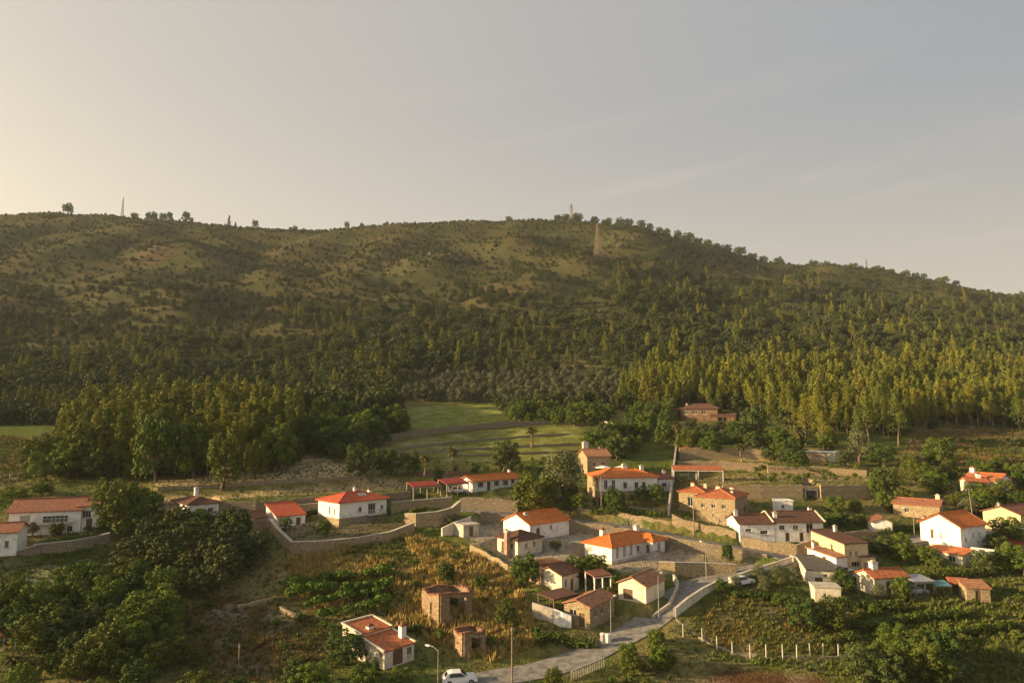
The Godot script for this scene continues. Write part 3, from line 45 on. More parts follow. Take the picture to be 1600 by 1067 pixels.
const WALLS := [
{"n":"retaining_wall","label":"lower dry stone wall of the brown terrace","mat":"stone_grey","th":0.5,"pts":[[-70.37,-138.4,21.23,22.85],[-50.96,-138.8,21.3,23.05],[-36.63,-142.4,21.97,23.9],[-24.03,-145.2,22.53,24.24],[-21.29,-145.6,22.61,24.46]],"cap":0},
{"n":"retaining_wall","label":"upper dry stone wall of the brown terrace","mat":"stone_grey","th":0.5,"pts":[[-75.16,-147.5,22.92,25.05],[-55.6,-151.0,23.47,26.07],[-42.27,-153.0,23.8,26.44],[-33.59,-154.5,24.06,26.73]],"cap":0},
{"n":"retaining_wall","label":"curved tan stone garden wall in front of the villa","mat":"stone_warm","th":0.5,"pts":[[-44.95,-129.6,19.06,21.03],[-41.49,-124.8,17.61,19.72],[-37.93,-120.6,16.32,18.47],[-33.21,-121.4,16.6,18.43],[-27.09,-123.63,17.27,18.7],[-21.83,-125.73,17.89,19.34],[-18.18,-129.0,18.92,20.42]],"cap":1},
{"n":"retaining_wall","label":"high tan stone wall round the raised lawn","mat":"stone_warm","th":0.5,"pts":[[-20.09,-131.4,19.47,21.71],[-17.88,-130.2,19.19,21.88],[-14.13,-130.8,19.33,22.14],[-11.62,-133.5,19.98,22.5],[-10.22,-135.9,20.59,23.53]],"cap":1},
{"n":"retaining_wall","label":"tan parapet wall behind the raised lawn","mat":"stone_warm","th":0.35,"pts":[[-24.01,-138.4,21.23,22.97],[-12.19,-141.2,21.74,23.65]],"cap":1},
{"n":"retaining_wall","label":"low tan wall behind the white outbuilding","mat":"stone_warm","th":0.4,"pts":[[-47.47,-136.2,20.67,22.26],[-37.99,-138.0,21.16,22.9]],"cap":1},
{"n":"retaining_wall","label":"grey stone wall under the left houses","mat":"stone_grey","th":0.5,"pts":[[-90.4,-115.6,14.75,17.2],[-85.17,-117.0,15.17,17.13],[-83.04,-118.0,15.48,17.57],[-80.85,-120.2,16.19,18.22],[-76.3,-121.6,16.67,18.5],[-73.51,-123.87,17.33,18.88],[-72.09,-125.27,17.75,19.2]],"cap":1},
{"n":"retaining_wall","label":"sunlit stone wall of the lowest right terrace","mat":"stone_warm","th":0.5,"pts":[[44.3,-146.0,22.7,25.73],[52.21,-145.6,22.61,25.77],[60.91,-145.6,22.61,25.77]],"cap":0},
{"n":"retaining_wall","label":"sunlit stone wall right of the cellar door","mat":"stone_warm","th":0.5,"pts":[[64.66,-145.6,22.61,25.77],[71.41,-146.5,22.77,25.55],[79.5,-147.5,22.92,25.19]],"cap":0},
{"n":"retaining_wall","label":"middle terrace wall with hedge on top","mat":"stone_warm","th":0.5,"pts":[[62.04,-168.0,26.18,28.17],[75.44,-166.8,25.97,27.95],[84.19,-164.4,25.58,27.22]],"cap":0},
{"n":"retaining_wall","label":"low pale wall behind the pergola","mat":"stone_warm","th":0.4,"pts":[[41.36,-172.2,26.77,28.97],[51.49,-171.5,26.67,29.02],[62.57,-169.4,26.37,28.53]],"cap":0},
{"n":"retaining_wall","label":"top terrace wall of warm stone beside the small cottage","mat":"stone_warm","th":0.5,"pts":[[44.31,-182.8,28.46,31.64],[60.38,-182.8,28.46,31.64],[70.99,-180.6,28.1,30.75],[80.87,-178.5,27.75,30.36]],"cap":0},
{"n":"retaining_wall","label":"grey retaining wall under the upper road","mat":"stone_grey","th":0.5,"pts":[[43.33,-119.05,15.64,16.82],[39.42,-120.65,14.9,17.28],[33.38,-123.22,15.66,18.04],[27.1,-126.02,16.55,18.93],[20.5,-128.95,17.24,19.62],[12.32,-131.65,17.91,20.29],[5.01,-133.75,18.45,20.83],[-1.27,-135.25,18.86,21.24],[-6.13,-136.45,19.07,21.45]],"cap":0},
{"n":"retaining_wall","label":"tan stone wall above the upper road","mat":"stone_warm","th":0.5,"pts":[[12.92,-136.75,20.07,22.27],[19.37,-134.65,19.55,21.75],[24.91,-132.1,18.96,21.16],[29.46,-130.33,18.44,20.64]],"cap":0},
{"n":"retaining_wall","label":"tan stone wall beneath the stone house","mat":"stone_warm","th":0.6,"pts":[[29.87,-130.0,18.37,21.87],[31.84,-129.07,18.07,21.17],[34.43,-128.02,17.75,20.45],[39.42,-125.8,17.1,19.8],[40.2,-125.45,17.0,19.5]],"cap":0},
{"n":"retaining_wall","label":"pale stone wall under the white row house","mat":"stone_warm","th":0.5,"pts":[[40.79,-124.1,17.4,18.84],[44.7,-122.47,16.94,18.24],[49.18,-121.2,16.53,18.14],[52.77,-121.8,16.74,18.47],[56.21,-123.63,17.27,19.14],[62.73,-125.97,17.96,19.53],[69.04,-127.13,18.32,19.57]],"cap":0},
{"n":"boundary_wall","label":"long boundary wall climbing the slope beside the terraces","mat":"concrete","th":0.35,"pts":[[30.18,-134.4,20.21,22.14],[33.43,-146.0,22.7,25.07],[38.52,-165.0,25.68,28.23],[42.76,-180.6,28.1,30.75],[48.7,-202.75,31.66,33.89]],"cap":0},
{"n":"retaining_wall","label":"grey stone wall crossing the green field","mat":"stone_grey","th":0.6,"pts":[[-42.92,-205.6,32.1,33.62],[-31.96,-215.1,33.72,35.5],[-16.73,-225.05,35.29,37.16],[0.0,-231.95,36.43,38.36],[20.91,-236.55,37.23,38.76]],"cap":0},
{"n":"retaining_wall","label":"broken low stone wall in the lower terraced field","mat":"stone_grey","th":0.5,"pts":[[-34.89,-188.4,29.31,30.0],[-17.9,-193.2,30.1,30.81],[0.0,-198.0,30.94,31.67],[21.52,-201.8,31.51,32.25]],"cap":0},
{"n":"retaining_wall","label":"second low stone bank in the lower terraced field","mat":"stone_grey","th":0.5,"pts":[[-35.22,-181.3,28.22,28.72],[-17.14,-185.2,28.82,29.49],[0.0,-189.2,29.44,30.13],[18.79,-193.2,30.1,30.63]],"cap":0},
{"n":"retaining_wall","label":"third low stone bank close under the field wall","mat":"stone_grey","th":0.5,"pts":[[-32.63,-195.6,30.51,31.23],[-15.26,-205.6,32.1,32.86],[3.96,-213.2,33.38,34.16],[23.18,-217.0,34.06,34.86]],"cap":0},
{"n":"screen_wall","label":"short concrete screen wall below the field","mat":"concrete","th":0.3,"pts":[[30.17,-223.9,35.11,38.42],[37.95,-215.1,33.72,36.69]],"cap":0},
{"n":"parapet","label":"pale parapet along the outer road bend","mat":"cream","th":0.3,"pts":[[23.23,-100.96,11.14,12.63],[25.82,-103.84,11.94,13.39],[29.12,-107.2,12.63,14.04],[32.0,-109.6,13.17,14.51]],"cap":1},
{"n":"parapet","label":"second pale parapet toward the road fork","mat":"cream","th":0.3,"pts":[[34.31,-111.2,13.56,14.63],[38.7,-113.6,14.18,15.29],[43.1,-115.6,14.75,15.97],[46.72,-117.2,15.23,16.58]],"cap":1},
{"n":"parapet","label":"pale curved wall end beside the road fork","mat":"concrete","th":0.3,"pts":[[46.84,-118.0,15.48,16.83],[47.86,-116.4,14.99,16.53],[47.69,-114.8,14.52,15.63]],"cap":0},
{"n":"kerb_wall","label":"low white kerb wall on the inner road bend","mat":"concrete","th":0.3,"pts":[[20.15,-101.44,11.27,11.71],[23.08,-104.2,12.03,12.57],[25.05,-108.0,12.8,13.56],[26.08,-110.6,13.41,14.19],[25.96,-113.0,14.02,14.82]],"cap":0},
{"n":"retaining_wall","label":"cream retaining wall under the car yard","mat":"stone_warm","th":0.4,"pts":[[24.13,-115.4,14.69,16.22],[26.56,-114.6,14.46,16.28],[31.48,-115.4,14.69,16.02],[36.66,-115.2,14.63,15.85]],"cap":1},
{"n":"garden_wall","label":"long tan wall on the grass below the left garden","mat":"stone_warm","th":0.4,"pts":[[-7.21,-121.6,16.67,18.18],[-3.22,-118.0,15.48,16.73],[0.0,-114.6,14.46,15.78]],"cap":0},
{"n":"ramp_wall","label":"sloping cream wall beside the ramp","mat":"cream","th":0.35,"pts":[[-12.83,-127.6,18.47,19.61],[-10.44,-129.6,19.06,20.45],[-7.86,-132.0,19.61,21.03]],"cap":1},
{"n":"courtyard_wall","label":"whitewashed courtyard wall beside the tan roadside house","mat":"white","th":0.3,"pts":[[8.3,-99.04,10.66,12.29],[7.15,-99.2,10.7,12.68],[5.96,-100.16,10.93,12.94]],"cap":0},
{"n":"courtyard_wall","label":"grey plastered courtyard wall left of the whitewashed one","mat":"concrete","th":0.3,"pts":[[5.88,-100.32,10.97,12.89],[2.94,-101.6,11.31,13.44]],"cap":0},
{"n":"parapet","label":"white terrace parapet in front of the restaurant","mat":"white","th":0.3,"pts":[[59.67,-230.8,36.24,37.3],[68.33,-229.65,36.04,37.1],[77.02,-231.95,36.43,37.5]],"cap":0},
{"n":"field_wall","label":"low stone wall under the fence posts","mat":"stone_grey","th":0.4,"pts":[[23.27,-100.0,10.89,11.67],[24.26,-97.92,10.39,10.99],[25.68,-95.18,9.83,10.32],[28.92,-92.06,9.31,9.7],[32.68,-91.07,9.17,9.56],[37.44,-90.75,9.12,9.51],[43.79,-91.24,9.19,9.58]],"cap":0},
{"n":"field_wall","label":"crumbling stone wall in the lower left field","mat":"stone_warm","th":0.5,"pts":[[-40.3,-103.68,11.9,12.44],[-37.92,-104.8,12.14,12.69],[-36.05,-106.2,12.42,12.88]],"cap":0},
{"n":"field_wall","label":"broken pale stone wall near the vine rows","mat":"stone_warm","th":0.4,"pts":[[-33.71,-103.04,11.71,12.43],[-31.65,-101.6,11.31,12.02],[-29.78,-100.64,11.06,11.93]],"cap":0},
{"n":"garden_wall","label":"tan stone wall below the manor house lawn","mat":"stone_warm","th":0.5,"pts":[[13.7,-142.0,21.89,22.79],[20.45,-139.2,21.37,22.37],[29.98,-136.2,20.67,21.77]],"cap":0},
{"n":"retaining_wall","label":"grey wall below the orange roofed long house","mat":"stone_grey","th":0.4,"pts":[[-10.57,-140.4,21.59,23.74],[-5.13,-139.6,21.44,23.71],[1.27,-138.4,21.23,23.35]],"cap":0}]
const TREES := [
{"k":"round","p":[-60.82,-126.73],"h":5.46,"w":5.94,"label":"dark tree before the left corner of the low brown roofed house","g":""},
{"k":"round","p":[-56.72,-126.16],"h":5.56,"w":5.91,"label":"dark tree before the middle of the low brown roofed house","g":""},
{"k":"round","p":[-52.98,-126.56],"h":5.1,"w":5.22,"label":"dark tree before the right corner of the low brown roofed house","g":""},
{"k":"round","p":[-80.43,-155.78],"h":15.18,"w":10.8,"label":"tall rounded tree with golden crown at the front of the left stand","g":""},
{"k":"round","p":[-99.72,-162.45],"h":13.25,"w":11.27,"label":"tall rounded sunlit tree at the left end of the eucalyptus stand","g":""},
{"k":"round","p":[-101.89,-158.92],"h":8.64,"w":8.94,"label":"lower rounded tree at the left foot of the eucalyptus stand","g":""},
{"k":"round","p":[-73.15,-158.59],"h":13.82,"w":9.81,"label":"tall dark rounded tree behind the terrace pine","g":""},
{"k":"round","p":[-55.8,-164.19],"h":11.69,"w":9.23,"label":"tall dark rounded tree at the right end of the brown terrace","g":""},
{"k":"round","p":[-17.24,-85.72],"h":2.49,"w":3.53,"label":"leafy tree hiding the foot of the cream split level house","g":""},
{"k":"round","p":[-13.27,-84.87],"h":2.15,"w":2.86,"label":"leafy tree before the porch of the split level house","g":""},
{"k":"round","p":[4.85,-139.12],"h":8.74,"w":9.65,"label":"large dark round tree in front of the long white house","g":""},
{"k":"olive","p":[10.7,-145.43],"h":10.63,"w":9.81,"label":"tall grey green tree beside the tan stone house","g":""},
{"k":"round","p":[-1.56,-169.25],"h":7.93,"w":8.25,"label":"dark round tree at the lower edge of the terraced field","g":""},
{"k":"round","p":[19.94,-134.2],"h":5.28,"w":4.53,"label":"green tree before the white front of the manor house","g":""},
{"k":"round","p":[29.77,-143.99],"h":3.91,"w":4.05,"label":"bushy tree at the right end of the manor house","g":""},
{"k":"round","p":[26.95,-144.43],"h":3.38,"w":3.25,"label":"small bushy tree under the manor windows","g":""},
{"k":"round","p":[13.15,-136.46],"h":3.33,"w":3.84,"label":"low round tree left of the manor stone wall","g":""},
{"k":"round","p":[18.29,-137.37],"h":2.7,"w":2.83,"label":"low bush tree on the manor lawn","g":""},
{"k":"round","p":[-34.24,-154.61],"h":8.11,"w":6.96,"label":"dark tree at the back of the brown terrace","g":""},
{"k":"round","p":[-30.32,-164.26],"h":6.77,"w":6.93,"label":"dark leafy tree right of the brown terrace","g":""},
{"k":"round","p":[-24.35,-164.89],"h":5.72,"w":6.18,"label":"leafy tree above the red carport","g":""},
{"k":"round","p":[-44.4,-177.8],"h":5.33,"w":6.0,"label":"tree at the far corner of the brown terrace","g":""},
{"k":"round","p":[-16.45,-155.24],"h":3.64,"w":2.62,"label":"dark slim tree between the two red carports","g":""},
{"k":"round","p":[-61.86,-149.25],"h":12.87,"w":8.11,"label":"tall dark bushy tree standing on the brown terrace","g":""},
{"k":"round","p":[-57.36,-154.32],"h":8.97,"w":5.79,"label":"smaller dark bushy tree on the brown terrace","g":""},
{"k":"round","p":[-71.92,-127.88],"h":10.55,"w":9.35,"label":"large bright green tree right of the long left house","g":""},
{"k":"round","p":[-68.16,-128.9],"h":8.7,"w":7.97,"label":"broad green tree beside the brown terrace end","g":""},
{"k":"round","p":[-80.63,-138.37],"h":7.13,"w":5.84,"label":"green tree behind the porch of the left house","g":""},
{"k":"round","p":[-98.94,-138.21],"h":5.18,"w":5.83,"label":"dark tree at the left edge behind the cottage","g":""},
{"k":"round","p":[-99.59,-147.27],"h":2.76,"w":4.97,"label":"pale green tree behind the left house roof","g":""},
{"k":"olive","p":[-85.8,-125.13],"h":2.7,"w":2.11,"label":"small garden tree in front of the left house","g":""},
{"k":"round","p":[-81.47,-125.15],"h":2.35,"w":2.58,"label":"clipped little tree before the left house door","g":""},
{"k":"round","p":[-41.17,-126.72],"h":2.26,"w":2.61,"label":"green shrub tree before the white outbuilding","g":""},
{"k":"round","p":[-33.41,-123.86],"h":2.55,"w":3.02,"label":"round garden tree beside the villa corner","g":""},
{"k":"conifer","p":[37.34,-119.59],"h":3.03,"w":1.46,"label":"small dark conifer in the yard below the road wall","g":""},
{"k":"round","p":[36.44,-119.13],"h":3.24,"w":2.01,"label":"young tree with round crown in the walled yard","g":""},
{"k":"conifer","p":[32.61,-118.23],"h":2.22,"w":0.89,"label":"little cypress at the yard edge","g":""},
{"k":"round","p":[73.49,-208.41],"h":11.33,"w":9.38,"label":"big rounded sunlit tree right of the restaurant","g":""},
{"k":"round","p":[68.23,-207.12],"h":6.79,"w":6.99,"label":"dark tree beneath the restaurant terrace","g":""},
{"k":"round","p":[47.95,-188.2],"h":6.53,"w":7.06,"label":"dark tree left under the restaurant terrace","g":""},
{"k":"round","p":[52.72,-183.49],"h":5.16,"w":6.88,"label":"dark bushy tree under the restaurant terrace middle","g":""},
{"k":"round","p":[43.78,-196.78],"h":8.3,"w":6.27,"label":"dark tree at the top of the boundary wall","g":""},
{"k":"olive","p":[66.23,-252.22],"h":5.91,"w":3.78,"label":"pale slim tree before the restaurant windows","g":""},
{"k":"round","p":[73.03,-248.89],"h":7.0,"w":3.27,"label":"golden tree against the restaurant roof","g":""},
{"k":"round","p":[69.75,-179.55],"h":5.38,"w":5.72,"label":"golden green tree above the top terrace wall","g":""},
{"k":"round","p":[70.14,-170.5],"h":4.47,"w":5.75,"label":"dark tree before the flat roofed outbuilding","g":""},
{"k":"round","p":[108.16,-174.68],"h":8.19,"w":7.53,"label":"rounded bright green tree standing alone on the right slope","g":""},
{"k":"olive","p":[90.63,-179.8],"h":8.76,"w":6.74,"label":"tall light green tree on the right slope","g":""},
{"k":"round","p":[93.87,-175.7],"h":5.93,"w":7.41,"label":"dark wide tree at the foot of the right eucalyptus","g":""},
{"k":"round","p":[79.43,-147.8],"h":6.23,"w":6.93,"label":"big yellow green tree at the end of the lowest terrace","g":""},
{"k":"round","p":[80.97,-143.47],"h":4.71,"w":5.38,"label":"dark shrub tree below the lowest terrace","g":""},
{"k":"round","p":[60.84,-131.58],"h":1.97,"w":3.7,"label":"dark bush tree right of the white row house","g":""},
{"k":"round","p":[63.01,-131.1],"h":2.7,"w":4.18,"label":"dark leafy tree above the pale road wall","g":""},
{"k":"round","p":[66.35,-132.97],"h":2.24,"w":3.24,"label":"leafy tree left of the white shed","g":""},
{"k":"round","p":[64.02,-120.06],"h":2.93,"w":4.28,"label":"green tree below the grey road wall","g":""},
{"k":"round","p":[66.83,-120.2],"h":3.38,"w":4.06,"label":"leafy tree below the lamp post wall","g":""},
{"k":"round","p":[61.14,-120.13],"h":2.25,"w":3.38,"label":"green bush tree behind the yellow house","g":""},
{"k":"round","p":[65.51,-117.57],"h":3.31,"w":3.75,"label":"dense green tree above the orange cottage","g":""},
{"k":"round","p":[69.0,-116.65],"h":3.06,"w":3.94,"label":"dense tree left of the red veranda","g":""},
{"k":"round","p":[92.83,-136.78],"h":5.13,"w":5.9,"label":"dark tree beside the utility pole","g":""},
{"k":"round","p":[88.72,-125.31],"h":4.11,"w":5.64,"label":"large green tree below the cream house","g":""},
{"k":"round","p":[83.24,-120.15],"h":3.38,"w":4.05,"label":"green tree right of the gabled house","g":""},
{"k":"olive","p":[89.88,-136.87],"h":3.59,"w":5.64,"label":"pale leafy tree left of the utility pole","g":""},
{"k":"round","p":[91.14,-141.76],"h":2.92,"w":4.78,"label":"dark tree above the brown roofed house","g":""},
{"k":"round","p":[96.82,-141.51],"h":4.77,"w":5.84,"label":"dark round tree before the hillside house","g":""},
{"k":"round","p":[100.35,-138.41],"h":3.63,"w":3.89,"label":"dark tree right of the hillside house","g":""},
{"k":"olive","p":[34.49,-108.72],"h":2.65,"w":2.45,"label":"olive tree beside the half hidden white car","g":""},
{"k":"olive","p":[39.18,-111.79],"h":2.51,"w":2.72,"label":"olive tree behind the second pale parapet","g":""},
{"k":"olive","p":[41.81,-111.27],"h":3.13,"w":3.13,"label":"olive tree in the middle of the roadside row","g":""},
{"k":"olive","p":[44.5,-110.96],"h":3.12,"w":2.91,"label":"olive tree at the end of the roadside row","g":""},
{"k":"olive","p":[38.63,-107.69],"h":2.83,"w":2.42,"label":"olive tree standing in the dry grass below the parapet","g":""},
{"k":"round","p":[31.95,-107.53],"h":2.22,"w":2.02,"label":"dark clipped tree at the end of the road parapet","g":""},
{"k":"round","p":[39.69,-104.02],"h":1.95,"w":2.92,"label":"dark round bush tree on the terraced slope","g":""},
{"k":"round","p":[40.66,-98.49],"h":4.34,"w":5.17,"label":"big dark tree beside the flat roofed hut","g":""},
{"k":"round","p":[44.18,-98.63],"h":4.07,"w":4.99,"label":"leafy tree in front of the flat roofed hut","g":""},
{"k":"round","p":[51.38,-108.97],"h":3.27,"w":3.68,"label":"bright green tree between hut and orange cottage","g":""},
{"k":"olive","p":[55.39,-106.39],"h":2.39,"w":2.19,"label":"small garden tree at the orange cottage corner","g":""},
{"k":"round","p":[4.88,-84.05],"h":2.52,"w":2.36,"label":"round green tree hanging over the lower road","g":""},
{"k":"round","p":[14.4,-87.0],"h":2.61,"w":3.1,"label":"leafy tree on the bank below the road","g":""},
{"k":"round","p":[18.25,-87.86],"h":2.88,"w":2.96,"label":"dark round tree on the lower bank","g":""},
{"k":"round","p":[18.77,-92.49],"h":2.6,"w":2.43,"label":"leafy tree at the road parapet corner","g":""},
{"k":"round","p":[2.02,-111.16],"h":4.9,"w":5.42,"label":"dark bushy tree left of the rusty roofs","g":""},
{"k":"round","p":[-0.89,-98.31],"h":3.69,"w":3.32,"label":"dark tree in the golden grass slope","g":""},
{"k":"round","p":[10.82,-113.46],"h":3.51,"w":5.32,"label":"green tree behind the courtyard house","g":""},
{"k":"round","p":[13.41,-113.5],"h":3.4,"w":4.68,"label":"leafy tree below the orange hip house","g":""},
{"k":"round","p":[7.57,-122.04],"h":1.72,"w":2.29,"label":"round garden shrub tree below the white barn","g":""},
{"k":"round","p":[19.87,-135.33],"h":5.07,"w":3.55,"label":"thin tree on the manor lawn edge","g":""},
{"k":"palm","p":[-60.33,-85.84],"h":3.54,"w":3.22,"label":"large leaved bright plant at the lower left corner","g":""},
{"k":"palm","p":[-58.18,-86.05],"h":2.74,"w":2.74,"label":"large leaved plant beside the corner plant","g":""},
{"k":"palm","p":[-51.56,-85.79],"h":2.17,"w":2.09,"label":"spiky pale leaved plant in the lower left thicket","g":""},
{"k":"palm","p":[-20.2,-162.2],"h":5.93,"w":3.34,"label":"palm with pinkish trunk above the left red carport","g":""},
{"k":"palm","p":[-14.23,-165.8],"h":7.3,"w":3.42,"label":"palm at the foot of the terraced field","g":""},
{"k":"palm","p":[5.69,-198.17],"h":6.69,"w":4.09,"label":"lone palm in the middle of the green terraced field","g":""},
{"k":"palm","p":[58.45,-176.53],"h":5.13,"w":3.64,"label":"short golden palm at the end of the top terrace wall","g":""},
{"k":"palm","p":[75.39,-180.15],"h":8.44,"w":3.71,"label":"tall golden palm above the flat roofed outbuilding","g":""},
{"k":"palm","p":[46.46,-194.28],"h":8.19,"w":3.28,"label":"tall dark palm at the top of the boundary wall","g":""}]
